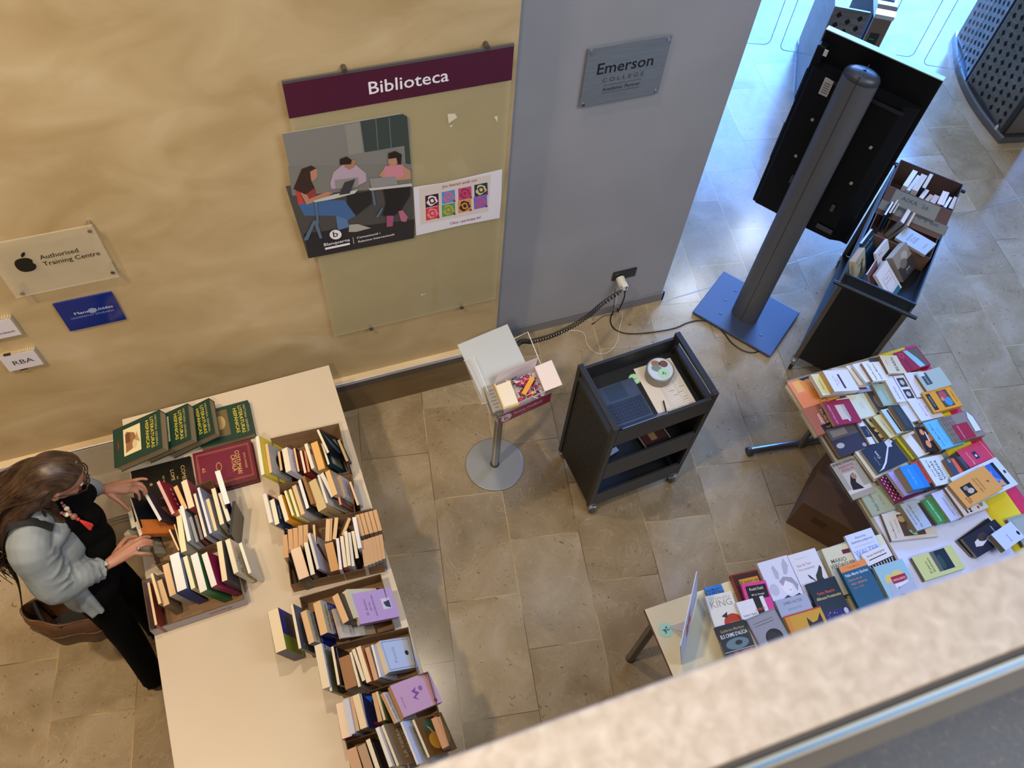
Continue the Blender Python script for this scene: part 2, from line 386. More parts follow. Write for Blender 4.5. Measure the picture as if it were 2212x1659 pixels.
    yy = y - .0005 - .00025 * L[0]
    p = PY(*Z8(521, 628), yy); m.text('b', p, UX, UZ, .055, PP('202024', .4))
    sl = (UX * 1.0).normalized()
    p = PY(*Z8(532, 690), yy); m.text('Blanquerna', p, sl, UZ, .030, PP('eceaf0', .4), width=.125)
    p = PY(*Z8(535, 712), yy); m.box(p.x - .06, p.x + .06, yy - .0003, yy, p.z - .008, p.z + .006, PP('eceaf0', .4))
    p = PY(*Z8(814, 625), yy); m.text('Comunicació i', p, sl, UZ, .020, PP('eceaf0', .4), width=.115)
    p = PY(*Z8(885, 647), yy); m.text('Relacions Internacionals', p, sl, UZ, .020, PP('eceaf0', .4), width=.18)
    p = PY(*Z8(678, 665), yy); m.box(p.x - .001, p.x + .001, yy - .0003, yy, p.z - .02, p.z + .025, PP('eceaf0', .4))
    return m
tag(poster().build('poster'), 'tall photo poster of three students with laptops, taped on the glass board', 'poster')
# small white sheet with eight roses
m = MB(); y = YP - .007
vs = [PY(*p, y) for p in ((893, 405), (960, 395), (1085, 366), (1083, 425), (1079, 471), (1000, 486), (899, 509))]
m.add(vs, [tuple(range(7))], PP('e0dee8', .5)); m.add([v + Vector((0, .002, 0)) for v in vs], [tuple(range(7))[::-1]], PP('e0dee8', .5))
ipoly(m, [(1265, 190), (1910, 70), (1885, 400), (1280, 520)], Z8, y - .0004, PP('d9cdc6', .5))
RC = [('3c1a30', 'e9dce0', 1383, 305), ('4f8fe0', 'e06a78', 1530, 272), ('c05080', 'a82850', 1678, 240), ('123a5c', 'e0c070', 1822, 207),
      ('cf3a4e', 'e88a90', 1387, 418), ('4aa05c', 'c9a040', 1531, 387), ('d0953c', '3a1a3c', 1676, 352), ('6a6ad0', 'd0556a', 1817, 318)]
for i, (bg, fg, cx, cy) in enumerate(RC):
    r = random.Random(i)
    ipoly(m, [(cx - 62, cy - 42), (cx + 56, cy - 66), (cx + 60, cy + 40), (cx - 58, cy + 66)], Z8, y - .0008, PP(bg, .5))
    ipoly(m, [(cx + (46 + 8 * math.sin(5 * a_)) * math.cos(a_), cy - 8 * math.cos(a_) + (44 + 6 * math.cos(3 * a_)) * math.sin(a_)) for a_ in [k * PI / 12 for k in range(24)]], Z8, y - .0012, PP(fg, .5))
    for s_ in (30, 16):
        ipoly(m, [(cx + s_ * math.cos(a_) * (1 + .2 * math.sin(4 * a_)), cy + s_ * math.sin(a_)) for a_ in [k * PI / 8 for k in range(16)]], Z8, y - .0014 - .0002 * (30 - s_) / 14, PP(bg if s_ == 30 else fg, .5))
    ipoly(m, [(cx + 52 + 11 * math.cos(k * PI / 5), cy + 36 + 11 * math.sin(k * PI / 5)) for k in range(10)], Z8, y - .002, PP('a52848', .5))
wall_text(m, 'Joc literari amb cor', PY(*Z8(1630, 165), y).x, PY(*Z8(1630, 160), y).z, .026, y - .001, PP('9a2040', .5), width=.175)
wall_text(m, 'Clica i participa-hi!', PY(*Z8(1680, 490), y).x, PY(*Z8(1680, 490), y).z, .024, y - .001, PP('8a2048', .5), width=.16)
tag(m.build('leaflet'), 'white printed sheet with eight coloured roses on the glass board', 'leaflet')

# acrylic and small plates at the left of the wall
t = thing('wall_plaque', 'clear acrylic plaque with a black fruit logo on steel pins', 'plaque', (-.9, YW, 1.78))
yA = YW - .055
loc(MB().box(-1.125, -.70, yA, yA + .008, 1.63, 1.96, ACRYL), 'acrylic_pane', t, bevel=.001)
for x, z in ((-.718, 1.935), (-.715, 1.67), (-1.09, 1.655)): loc(MB().cyl((x, YW, z), (x, yA - .006, z), .009, CHROME, 14), 'standoff_pin', t)
m = MB(); BK = PP('15110f', .5)
sc_ = .052; cx, cz = PY(55, 572, yA).x, PY(55, 572, yA).z
apple = []
for k_ in range(40):
    a_ = k_ / 40 * 2 * PI; r_ = 1 - .12 * math.cos(2 * a_) - .10 * max(0, math.sin(a_)) ** 8 - .10 * max(0, -math.sin(a_)) ** 10
    xx, zz_ = r_ * math.cos(a_), r_ * .98 * math.sin(a_)
    d_ = math.hypot(xx - 1.12, zz_ - .12)
    if d_ < .42: xx = 1.12 - .42 * (1.12 - xx) / max(d_, .01)
    apple.append((cx + xx * sc_ * .82, yA - .001, cz + zz_ * sc_ * .8))
m.add(apple, [tuple(range(40))], BK)
m.add([(cx + .004 + a_ * .02, yA - .001, cz + .045 + b_ * .026) for a_, b_ in ((0, 0), (.5, .15), (1, .6), (1.05, 1.1), (.5, .95), (.05, .5))], [tuple(range(6))], BK)
wall_text(m, 'Authorised', PY(88, 560, yA).x, PY(88, 560, yA).z, .036, yA - .002, PP('2c1c14', .6), width=.150, center=False)
wall_text(m, 'Training Centre', PY(95, 573, yA).x, PY(95, 574, yA).z, .036, yA - .002, PP('2c1c14', .6), width=.225, center=False)
loc(m, 'lettering', t)
m = MB().box(-1.025, -.772, YW - .014, YW - .006, 1.292, 1.497, PP('12287a', .12))
for dx in (-1.0, -.8): m.box(dx, dx + .02, YW - .006, YW, 1.38, 1.40, PP('12287a', .12))
wall_text(m, 'Mans', -.935, 1.398, .026, YW - .0150, PP('c9d2ea', .4), width=.062); wall_text(m, 'Unides', -.835, 1.398, .026, YW - .0150, PP('c9d2ea', .4), width=.075)
wall_text(m, 'UNIVERSITAT SOLIDARIA', -.895, 1.372, .017, YW - .0150, PP('8b9cc9', .4), width=.19)
m.add([(-.888 + .018 * math.cos(k * PI / 10), YW - .0152, 1.405 + .018 * math.sin(k * PI / 10)) for k in range(20)], [tuple(range(20))], PP('8ea0c4', .4))
tag(m.build('wall_plate'), 'small glossy blue plate with white lettering below the acrylic plaque', 'plaque')
def clipsign(x0, x1, z0, z1, lines, label):
    t = thing('sign_holder', label, 'sign', ((x0 + x1) / 2, YW, z0))
    loc(MB().box(x0, x1, YW - .022, YW, z0, z1, PP('b9b2a0', .3, .5)), 'holder', t, bevel=.002)
    m = MB().box(x0 + .004, x1 - .008, YW - .0235, YW - .022, z0 + .004, z1 - .004, PP('d6d2da', .5))
    for s_, x_, z_, h_, w_, c_ in lines: wall_text(m, s_, x_, z_, h_, YW - .0245, PP(c_, .5), width=w_)
    loc(m, 'name_card', t)
    m = MB()
    for k in range(18): m.box(x0 + .005 + k * (x1 - x0 - .01) / 18, x0 + .009 + k * (x1 - x0 - .01) / 18, YW - .024, YW - .002, z1, z1 + .004, PP('e6cfa0', .3, .5))
    loc(m, 'spring_edge', t)
    for zz_, xx in ((z1 - .002, x0 + .03), (z0 - .004, x0 + .05)): loc(MB().box(xx, xx + .03, YW - .025, YW - .015, zz_, zz_ + .008, PP('2a2226', .4)), 'clip', t)
clipsign(-1.37, -1.205, 1.105, 1.232, [('RBA', -1.283, 1.15, .045, .09, '4a4048')], 'small white RBA sign in a metal holder, lower left of the wall')
clipsign(-1.42, -1.205, 1.352, 1.482, [('ernbach', -1.265, 1.385, .02, .075, '4a4048'), ('na', -1.30, 1.412, .02, .022, '4a4048'), ('ta', -1.30, 1.44, .02, .02, '4a4048')], 'small white name sign cut by the left edge, above the RBA sign')

# plate on the grey wall
t = thing('wall_plaque', 'brushed grey metal Emerson College plaque screwed to the grey wall', 'plaque', (1.78, YG, 1.88))
yE = YG - .018; k_ = YG / 3.0
m = MB().box(1.575, 2.005, yE, yE + .008, 1.868, 2.20, noise_mat('brushed_plate', ['78828b', '828c95'], 6, .35, 2, 0, stretch=(1, 1, 12), metal=.3))
wall_text(m, 'Emerson', 1.785, 2.05, .088, yE - .001, PP('15131f', .4), width=.295)
wall_text(m, 'C O L L E G E', 1.785, 1.998, .034, yE - .001, PP('454b57', .4), width=.22)
wall_text(m, 'Academic Partner', 1.785, 1.945, .028, yE - .001, PP('2a2e38', .4), width=.205)
for zz_ in (1.978, 1.932): m.box(1.683, 1.888, yE - .001, yE, zz_, zz_ + .0015, PP('2a2e38', .4))
loc(m, 'plate', t, bevel=.0015)
for x in (1.592, 1.988):
    for z in (1.885, 2.183): loc(MB().cyl((x, YG, z), (x, yE - .006, z), .008, CHROME, 14), 'screw', t)

# wall socket with plugs and leads
t = thing('wall_socket', 'black double wall socket low on the grey wall', 'socket', (2.09, YG, .38))
m = MB().box(2.02, 2.19, YG - .012, YG, .355, .44, PP('121214', .3)); loc(m, 'cover_plate', t, bevel=.01, seg=3)
t = thing('plug_adapter', 'white multi-way plug adapter in the black wall socket', 'adapter', (2.075, YG - .06, .38))
m = MB().cyl((2.075, YG - .012, .375), (2.075, YG - .075, .362), .030, PP('d8d4c8', .4), 18); m.box(2.055, 2.097, YG - .10, YG - .06, .345, .392, PP('e2dfd4', .4)); loc(m, 'adapter_body', t, bevel=.003)
def smooth_path(pts, n=8):
    pts = [Vector(p) for p in pts]; out = []
    for i in range(len(pts) - 1):
        p0, p1, p2, p3 = pts[max(i - 1, 0)], pts[i], pts[i + 1], pts[min(i + 2, len(pts) - 1)]
        for k in range(n):
            u = k / n
            out.append(.5 * ((2 * p1) + (p2 - p0) * u + (2 * p0 - 5 * p1 + 4 * p2 - p3) * u * u + (3 * p1 - p0 - 3 * p2 + p3) * u ** 3))
    return out + [pts[-1]]
ZC4 = lambda x, y: (1060 + x * .28933, 560 + y * .28933)
BKC = PP('101012', .4)
t = thing('power_cable', 'black power cable running over the floor to the screen stand', 'cable', (2.075, YG - .09, .33))
pts = [(2.085, YG - .085, .335), (2.088, YG - .10, .27), (2.07, YG - .10, .12)] + [P(*ZC4(*q), .006) for q in ((945, 360), (905, 410), (895, 470), (925, 520), (990, 550), (1090, 556), (1240, 540), (1380, 512), (1480, 470), (1580, 458), (1670, 485), (1740, 550), (1800, 625), (1880, 680), (1960, 698), (2030, 675), (2050, 645))]
loc(MB().tube(smooth_path(pts, 6), .0045, BKC, 6), 'lead', t); loc(MB().cyl((2.085, YG - .085, .385), (2.086, YG - .09, .325), .017, BKC, 12, r2=.009), 'plug', t)
t = thing('charging_cable', 'thin white charging cable curled on the marble floor below the socket', 'cable', (2.07, YG - .05, .3))
pts = [(2.05, YG - .06, .33), (2.06, YG - .07, .15)] + [P(*ZC4(*q), .004) for q in ((965, 345), (982, 430), (960, 520), (948, 600), (910, 670), (840, 707), (770, 690), (718, 630), (705, 570), (670, 538), (600, 532), (548, 545))]
m = MB().tube(smooth_path(pts, 6), .0024, PP('d9d6cc', .4), 6); loc(m, 'lead', t)
a = P(*ZC4(548, 545), .004); b_ = P(*ZC4(522, 553), .004); loc(MB().cyl(a, b_, .0045, PP('eceae2', .3), 8), 'connector', t)
t = thing('usb_cable', 'short thin black cable with a small plug on the floor', 'cable', (2.04, YG - .05, .3))
pts = [(2.03, YG - .055, .33), (2.045, YG - .06, .2), (2.05, YG - .08, .06)] + [P(*ZC4(*q), .003) for q in ((948, 370), (900, 410), (840, 425), (800, 455), (770, 478))]
loc(MB().tube(smooth_path(pts, 6), .002, BKC, 6), 'lead', t); a = P(*ZC4(775, 474), .004); b_ = P(*ZC4(755, 485), .004); loc(MB().cyl(a, b_, .0045, BKC, 8), 'connector', t)
# coiled cord hanging from the socket to the magazine stand
p0, p1 = Vector((2.06, YG - .10, .36)), Vector((.99, 2.24, .93)); nn = (p1 - p0).cross(UZ).normalized()
cp = [p0] + [PN(*q, p0, nn) for q in ((1303, 655), (1270, 683), (1230, 708), (1190, 726), (1150, 737), (1122, 741))] + [p1]
cp = smooth_path(cp, 40); hel = []; N_ = len(cp)
for i, c in enumerate(cp[:-1]):
    tn = (cp[i + 1] - c).normalized()
    for s_ in range(8):
        u = (i + s_ / 8) / N_; ph = u * 2 * PI * 50; a_ = tn.cross(UZ).normalized(); b2 = tn.cross(a_)
        r_ = .0118 * min(1, (1 - u) * 40, u * 20 + .02); hel.append(c + tn * (cp[i + 1] - c).length * s_ / 8 + a_ * math.cos(ph) * r_ + b2 * math.sin(ph) * r_)
tag(MB().tube(hel, .0032, BKC, 5).build('coiled_cord'), 'black coiled cord hanging from the socket to the magazine stand', 'cord')

# ---------------------------------------------------------------- magazine stand
u = Vector((.985, .13, 0)).normalized(); v = Vector((-.13, .985, 0)).normalized()
GM = PP('a9aaa5', .42, .35)
t = thing('magazine_stand', 'grey metal magazine stand with round base and maroon Revista Feedback sign', 'stand', (.925, 2.137, 0))
loc(MB().lathe([(.178, 0), (.181, .002), (.181, .007), (.176, .009)], PP('a3a5a4', .38, .5), 56, c=(.925, 2.137)), 'base', t)
loc(MB().cyl((.925, 2.137, .008), (.925, 2.137, .98), .0235, PP('8c8a86', .25, .85), 24).lathe([(.028, .008), (.028, .02)], PP('4a4a4a', .4, .6), 24, c=(.925, 2.137)), 'pole', t)
A = P(1053, 898, 1.0); TL = P(988, 745, 1.15); TR = P(1096, 700, 1.15)
su = (TR - TL).normalized(); W_ = (TR - TL).length; sv = (TL - A); sv = (sv - su * sv.dot(su)); Hs = sv.length; sv.normalize(); A = TL - sv * Hs; sn = su.cross(sv)
Mp = frame(A, su, sv)
m = MB().box(0, W_, 0, Hs, -.003, 0, GM); loc(m, 'back_plate', t, M=Mp)
m = MB().box(0, W_, -.004, 0, -.003, .02, GM)
loc(m, 'tray', t, M=Mp)
SA, SB = P(1078.5, 899, 1.06), P(1191, 848, 1.06); sx = (SB - SA).normalized(); sl_ = (SB - SA).length
Ms = frame(SA, sx, UZ)
m = MB().box(-.003, sl_ + .003, -.090, .002, -.003, 0, PP('7d8085', .4, .4)).box(0, sl_, -.087, -.001, 0, .001, PP('7d1638', .35))
m.add([(.042 + .030 * math.cos(k * PI / 12), -.046 + .034 * math.sin(k * PI / 12), .0015) for k in range(24)], [tuple(range(24))], PP('c9b9be', .5))
m.text('b', (.042, -.066, .002), (1, 0, 0), (0, 1, 0), .052, PP('7d1638', .4), width=.022); m.text('Revista Feedback', (.168, -.046, .0018), (1, 0, 0), (0, 1, 0), .031, PP('d6a9b4', .5), width=.165)
m.text('Blanquerna', (.155, -.068, .0018), (1, 0, 0), (0, 1, 0), .013, PP('c08a98', .5), width=.045)
loc(m, 'sign_strip', t, M=Ms)
loc(MB().box(0, sl_, -.09, -.086, -.07, -.003, GM), 'sign_bracket', t, M=Ms)
CL = PP('dddcd6', .1, 0)
for pts in ([(1002, 779, 1.13), (1022, 770, 1.16), (1064, 868, 1.05), (1040, 873, 1.02)], [(1110, 732, 1.12), (1140, 717, 1.16), (1168, 786, 1.08)]):
    q = [P(*a) for a in pts]; loc(MB().tube(q, .0022, CL, 6), 'acrylic_edge', t); 
    if len(q) == 4: loc(MB().quad(*q, PP('d8d8d0', .05, 0, alpha=.18)), 'acrylic_side', t)
# open carton on the tray
ZB = lambda x, y: (1040 + x * .10248, 760 + y * .10248)
zr = 1.085; b0 = [P(*ZB(*q), zr) for q in ((270, 670), (1130, 310), (1345, 830), (480, 1205))]
t = thing('open_carton', 'small white open carton full of sweets on the magazine stand', 'box', Vector(((b0[0] + b0[2]) / 2).xy[:] + (1.0,)))
dz = Vector((0, 0, .050)); WC = PP('cfc3c4', .6); m = MB()
b1 = [p - dz for p in b0]
for i in range(4):
    j = (i + 1) % 4; m.quad(b0[i], b0[j], b1[j], b1[i], WC); inn = (b0[(i + 2) % 4] - b0[i]) * .012; in2 = (b0[(j + 2) % 4] - b0[j]) * .012
    m.quad(b0[i] + inn, b1[i] + inn, b1[j] + in2, b0[j] + in2, WC); m.quad(b0[i], b0[i] + inn, b0[j] + in2, b0[j], WC)
m.quad(*b1, WC); loc(m, 'carton_body', t)
def flap(mb, a, b, c, d, mat, th=.0015):
    n = (b - a).cross(c - a).normalized() * th
    return mb.add([a, b, c, d, a + n, b + n, c + n, d + n], [(3, 2, 1, 0), (4, 5, 6, 7), (0, 1, 5, 4), (1, 2, 6, 5), (2, 3, 7, 6), (3, 0, 4, 7)], mat)
m = flap(MB(), b0[0], b0[1], P(*ZB(1190, 120), zr + .07), P(*ZB(355, 440), zr + .07), WC); loc(m, 'back_flap', t)
m = flap(MB(), b0[1], P(*ZB(1480, 170), zr + .02), P(*ZB(1705, 690), zr + .02), b0[2], PP('ddd0cd', .6)); loc(m, 'side_flap', t)
c4 = [P(*ZB(*q), zr + .004) for q in ((300, 715), (600, 600), (780, 1075), (475, 1165))]
m = MB(); m.add(c4 + [p - dz * .9 for p in c4], [(3, 2, 1, 0), (0, 1, 5, 4), (1, 2, 6, 5), (2, 3, 7, 6), (3, 0, 4, 7)], PP('ddd3bb', .6)); tag(m.build('paper_packet'), 'white packet standing inside the open carton of sweets', 'packet')
c5 = [P(*ZB(*q), zr - .002) for q in ((258, 680), (295, 668), (470, 1170), (795, 1075), (795, 1100), (465, 1208))]
tag(MB().add(c5, [(0, 5, 2, 1), (5, 4, 3, 2)], PP('e0b020', .5)).add([p - Vector((0, 0, .012)) for p in c5], [(1, 2, 5, 0), (2, 3, 4, 5)], PP('e0b020', .5)).build('yellow_sleeve'), 'yellow card sleeve edge around the white packet in the carton', 'sleeve')
c6 = [P(*ZB(*q), zr - .01) for q in ((40, 740), (262, 672), (470, 1208), (245, 1290))]
m = MB(); m.add(c6 + [p - Vector((0, 0, .04)) for p in c6], [(3, 2, 1, 0), (0, 1, 5, 4), (1, 2, 6, 5), (2, 3, 7, 6), (3, 0, 4, 7)], PP('8d8578', .6))
nn = (c6[1] - c6[0]).normalized(); dd = (c6[3] - c6[0]).normalized()
for k in range(9): m.text('lorem ipsum dolor'[: 6 + k], c6[0] + (c6[1] - c6[0]) * .2 + dd * (.02 + .022 * k) + UZ * .0006, nn, -dd, .010, PP('5a5248', .6), center=False) if 0 else m.prism([tuple((c6[0] + nn * (.012 + .004 * (k % 3)) + dd * (.03 + .02 * k)).xy), tuple((c6[0] + nn * (.045 - .004 * (k % 2)) + dd * (.03 + .02 * k)).xy), tuple((c6[0] + nn * (.045 - .004 * (k % 2)) + dd * (.036 + .02 * k)).xy), tuple((c6[0] + nn * (.012 + .004 * (k % 3)) + dd * (.036 + .02 * k)).xy)], zr - .0099, zr - .0092, PP('6a6258', .6))
tag(m.build('folded_newspaper'), 'grey printed pack with yellow edge left of the sweets carton', 'packet')
# sweets: one wrapped lollipop copied
cen = (b0[1] + b0[2] + P(*ZB(600, 600), zr) + P(*ZB(780, 1075), zr)) / 4
sw = ['8a1f3c', 'c23a58', '5a3a6a', 'e0952a', 'a02848', '3f5f9a', 'd86a7a', '7a2a50', 'cfa9a9']
eu = (b0[1] - b0[0]).normalized(); ev = (b0[2] - b0[1]).normalized(); r = random.Random(3)
protos = []
for k, c in enumerate(sw):
    o = thing('lollipop', 'wrapped sweet in the open carton', 'sweet', cen, 'wrapped sweets in the open carton')
    m = MB().ball((0, 0, 0), (.013, .010, .006), PP(c, .15), 6); m.add([(.011, 0, 0), (.024, .009, .002), (.026, -.007, .001)], [(0, 1, 2), (2, 1, 0)], PP(c, .15)); m.add([(-.011, 0, 0), (-.024, .008, .002), (-.022, -.01, .001)], [(0, 1, 2), (2, 1, 0)], PP(c, .15))
    m.build('wrapper', o); MB().cyl((.008, 0, 0), (.045, .004, .003), .0016, PP('ece8e6', .4), 6).build('stick', o); protos.append(o)
for k in range(46):
    a_, b_2 = r.uniform(-.055, .055), r.uniform(-.068, .068)
    pr = protos[k % 9]
    if k < 9: o = pr
    else:
        o = pr.copy(); COL.objects.link(o)
        for ch in pr.children:
            if ch.name.startswith('stick') and k % 3: continue
            c = ch.copy(); COL.objects.link(c); c.parent = o
    o.location = cen + eu * a_ + ev * b_2 + UZ * (-.03 + .008 * (k // 12) + r.uniform(0, .004)); o.rotation_euler = (r.uniform(-.4, .4), r.uniform(-.4, .4), r.uniform(0, 6.3))
m = MB().box(-.055, .055, -.012, .012, 0, .004, PP('d99a3a', .3)); m.text('LOTTY', (0, -.006, .0045), (1, 0, 0), (0, 1, 0), .016, PP('b03020', .4), width=.07) if 0 else None
m.box(-.035, .03, -.004, .004, .004, .0045, PP('b03a28', .4))
tag(m.build('candy_bar', M=frame(cen + UZ * .012 - ev * -.012, (eu * .75 - ev * .66), (eu * .66 + ev * .75))), 'long orange wrapped bar lying on the sweets', 'sweet')
# ---------------------------------------------------------------- tables
def table(name, label, x0, x1, y0, y1, ang, top, edge, legs='straight', ztop=.745, th=.024):
    o = Vector((x0, y1, 0)); c, s_ = math.cos(ang), math.sin(ang)
    M = Matrix.Translation(o) @ Matrix.Rotation(ang, 4, 'Z')
    t = thing(name, label, 'table', M); w_, l_ = x1 - x0, y1 - y0
    m = MB().box(.0, w_, -l_, 0, ztop - th, ztop - .0015, edge).box(.001, w_ - .001, -l_ + .001, -.001, ztop - .0015, ztop, top)
    m.build('tabletop', t, bevel=.0012)
    LM = PP('4b463f', .35, .6)
    if legs == 'tfoot':
        for y in (-.09, -l_ + .09):
            m = MB().tube([(-.02, y + .02, .035), (w_ + .02, y - .10, .035)], .022, PP('77777a', .3, .8), 12); m.build('foot_bar', t)
            for x, yy in ((-.03, y + .02), (w_ + .03, y - .10)): MB().cyl((x - .012, yy, .032), (x + .012, yy, .032), .030, PP('3a3a3c', .5), 16).build('foot_cap', t)
            for x in (w_ * .35, w_ * .65): MB().cyl((x, y - .04, .04), (x, y - .04, ztop - th), .018, PP('77777a', .3, .8), 12).build('leg', t)
    else:
        for x in (.05, w_ - .05):
            for y in (-.06, -l_ + .06): MB().cyl((x, y, .006), (x, y, ztop - th), .024, LM, 16).cyl((x, y, 0), (x, y, .006), .026, BKC, 16).build('leg', t)
        [MB().box(.05, w_ - .05, yy, yy + .03, ztop - th - .05, ztop - th, LM).build('rail', t) for yy in (-l_ + .05, -.08)]
    return t, M
LAM = noise_mat('cream_laminate', ['c6b7a0', 'cbbda7'], 3, .35, 2, 0)
tl = table('folding_table', 'long cream laminate table along the ochre wall, loaded with cardboard boxes of books', -.985, .100, .36, 2.612, math.radians(1.4), LAM, PP('8d7352', .5))
TLM = tl[1]
ta = table('folding_table', 'cream table with brown edge below the parapet, price sticker on its corner', 1.210, 2.455, -.10, .855, 0, PP('d5cba8', .35), PP('6a4426', .5))
tb = table('folding_table', 'table with silver T-foot, covered by rows of overlapping second-hand books', 2.512, 3.372, .30, 1.80, 0, PP('9a9382', .45), PP('8a8372', .5), 'tfoot')
# paper sheet and red and yellow striped cloth on the right table
tag(MB().box(2.535, 3.30, .32, 1.02, .7452, .7462, PP('c6cdea', .7)).build('table_paper'), 'white paper sheet covering the front of the right table', 'paper')
def cloth():
    m = MB(); R_ = PP('c21440', .7); Y_ = PP('d9c51a', .7); n = 64; r = random.Random(5)
    ys = [1.80 - 1.38 * i / n for i in range(n + 1)]
    prof = [(3.13, 0), (3.20, .0), (3.26, .001), (3.30, .002), (3.375, .001), (3.388, -.02), (3.394, -.12), (3.40, -.20)]
    vs = []
    for i, y in enumerate(ys):
        for j, (x, z) in enumerate(prof):
            wv = .006 * math.sin(i * .55 + j) * (1 if j > 4 else .15); vs.append((x + (wv if j > 4 else 0), y + wv * .4, .7475 + z + max(0, wv * .3)))
    k = len(prof)
    for i in range(n):
        for j in range(k - 1):
            yy = ys[i]; 
            stripe = (3.16 < prof[j][0] + .02) if False else None
            mat = R_ if (int((prof[j][0] * 1.0 + (1.9 - yy) * .0) * 0) + (0 if j >= 3 else 1)) % 2 == 0 else Y_
            m.f.append([i * k + j, i * k + j + 1, (i + 1) * k + j + 1, (i + 1) * k + j]); m.m.append(m.slot(mat)); m.sm.append(True)
    m.v = [Vector(v) for v in vs]
    return m
o = cloth().build('striped_cloth'); tag(o, 'red and yellow striped cloth draped over the right edge of the book table', 'cloth')
sm = o.modifiers.new('solid', 'SOLIDIFY'); sm.thickness = .0015; sm.offset = 1
# cardboard carton on the floor between the two book tables
CB = noise_mat('cardboard', ['7a5c3e', '8a6b4a'], 4, .8, 3, .2, stretch=(1, 1, 6))
CBD = noise_mat('cardboard_dark', ['5d4632', '6d543c'], 4, .8, 3, .2, stretch=(1, 1, 6))
def open_box(mb, M, w_, l_, h_, mat, th=.004, inner=None):
    inner = inner or mat
    mb.box(0, w_, 0, l_, 0, th, mat, M)
    mb.box(0, w_, 0, th, th, h_, mat, M); mb.box(0, w_, l_ - th, l_, th, h_, mat, M); mb.box(0, th, th, l_ - th, th, h_, mat, M); mb.box(w_ - th, w_, th, l_ - th, th, h_, mat, M)
    return mb
g0, g1 = P(1735, 1085, .30), P(1800, 955, .30); e2 = (g1 - g0).xy.normalized(); e1 = Vector((e2.y, -e2.x))
Mb = frame((g0.x, g0.y, 0), (e1.x, e1.y, 0), (e2.x, e2.y, 0))
t = thing('cardboard_box', 'closed brown cardboard carton on the floor under the right book table', 'box', Mb)
MB().box(0, .40, 0, .44, 0, .30, CBD).build('carton', t, bevel=.003)
MB().box(.10, .18, -.001, .0, .16, .22, PP('4a3426', .7)).box(-.001, 0, .20, .28, .18, .23, PP('4a3426', .7)).build('hand_hole', t)
MB().box(0, .4, .195, .245, .3, .3008, PP('6a5238', .5)).build('tape', t)

# ---------------------------------------------------------------- book trolley with the laptop
A4 = math.radians(4.0); MC = Matrix.Translation((1.345, 1.662, 0)) @ Matrix.Rotation(A4, 4, 'Z')
t = thing('book_trolley', 'charcoal metal three-tier trolley with perforated sides carrying a laptop', 'trolley', MC)
CH = PP('1b1c1d', .5, .2); CH2 = PP('2a2b2d', .45, .2); HW, HD, HT = .612, .420, 1.022
def side(x0, x1, inner):
    m = MB(); b0_ = .085
    m.box(x0, x1, 0, .028, b0_, HT, CH2).box(x0, x1, HD - .028, HD, b0_, HT, CH2).box(x0, x1, .028, HD - .028, HT - .022, HT, CH2)
    m.box(x0, x1, .028, HD - .028, HT - .105, HT - .080, CH2).box(x0 + .008, x1 - .008, .028, HD - .028, b0_, HT - .105, CH)
    return m
side(0, .03, 1).build('side_panel', t, bevel=.0015); side(HW - .03, HW, 1).build('side_panel', t, bevel=.0015)
for xx in (.0075, HW - .0085):
    m = MB(); BKH = PP('050505', .9)
    for i in range(8):
        for j in range(5):
            y = .07 + j * .068 + (i % 2) * .02; z = .17 + i * .095
            if y < HD - .05: m.box(xx - .0002 if xx < .1 else xx, xx + .001, y - .0028, y + .0028, z - .009, z + .009, BKH)
    o = m.build('perforations', t); o['kind'] = 'stuff'
for z0_, z1_, z2_ in ((.835, .87, .985), (.44, .47, .62), (.095, .125, .235)):
    m = MB().box(.031, HW - .031, .0, .016, z0_, z2_ if z0_ > .8 else z2_, CH2).box(.031, HW - .031, HD - .016, HD, z0_, z2_, CH2).box(.031, HW - .031, .016, HD - .016, z1_ - .01, z1_, CH)
    m.build('shelf_tray', t, bevel=.0015)
for x in (.03, HW - .03):
    for y in (.012, HD - .012):
        MB().cyl((x - .012, y, .034), (x + .012, y, .034), .034, PP('55524e', .4), 18).box(x - .02, x + .02, y - .02, y + .015, .06, .085, CHROME).box(x - .018, x - .014, y - .014, y + .014, .03, .07, CHROME).box(x + .014, x + .018, y - .014, y + .014, .03, .07, CHROME).build('castor', t)
def on_tray(z): return MC @ Matrix.Translation((0, 0, z))
# laptop, seen from behind: hinge toward the viewer
ML = MC @ Matrix.Translation((.04, .035, .872))
t = thing('laptop', 'dark blue open laptop lying on the trolley top tray, keyboard towards the wall', 'laptop', ML)
LB = PP('404e66', .4, .3)
MB().box(0, .258, .035, .285, 0, .014, LB).build('body', t, bevel=.004, seg=3)
m = MB().box(.075, .185, .185, .278, .014, .0143, PP('36465f', .35, .4)); m.build('trackpad', t)
MB().box(.010, .248, .050, .172, .014, .0142, PP('16243c', .5)).build('key_well', t)
m = MB(); KY = PP('1c2c48', .45); KL = PP('5f7596', .5)
for j in range(6):
    n_ = 14 if j else 12
    if j == 5:
        xs = [(.012, .026), (.029, .043), (.046, .060), (.064, .165), (.169, .186), (.190, .205), (.209, .224), (.228, .245)]
        for a_, b_2 in xs: m.box(a_, b_2, .153, .167, .0142, .0158, KY)
    else:
        for i in range(14): m.box(.012 + i * .0168, .026 + i * .0168, .053 + j * .0198, .070 + j * .0198, .0142, .0158, KY); 
o = m.build('key', t, bevel=.0006)
m = MB()
for j in range(5):
    for i in range(1, 13): m.box(.018 + i * .0168, .0198 + i * .0168, .0605 + j * .0198, .0623 + j * .0198, .0158, .0160, KL)
o = m.build('key_legends', t)
lid = Matrix.Translation((0, .033, .012)) @ Matrix.Rotation(math.radians(118), 4, 'X')
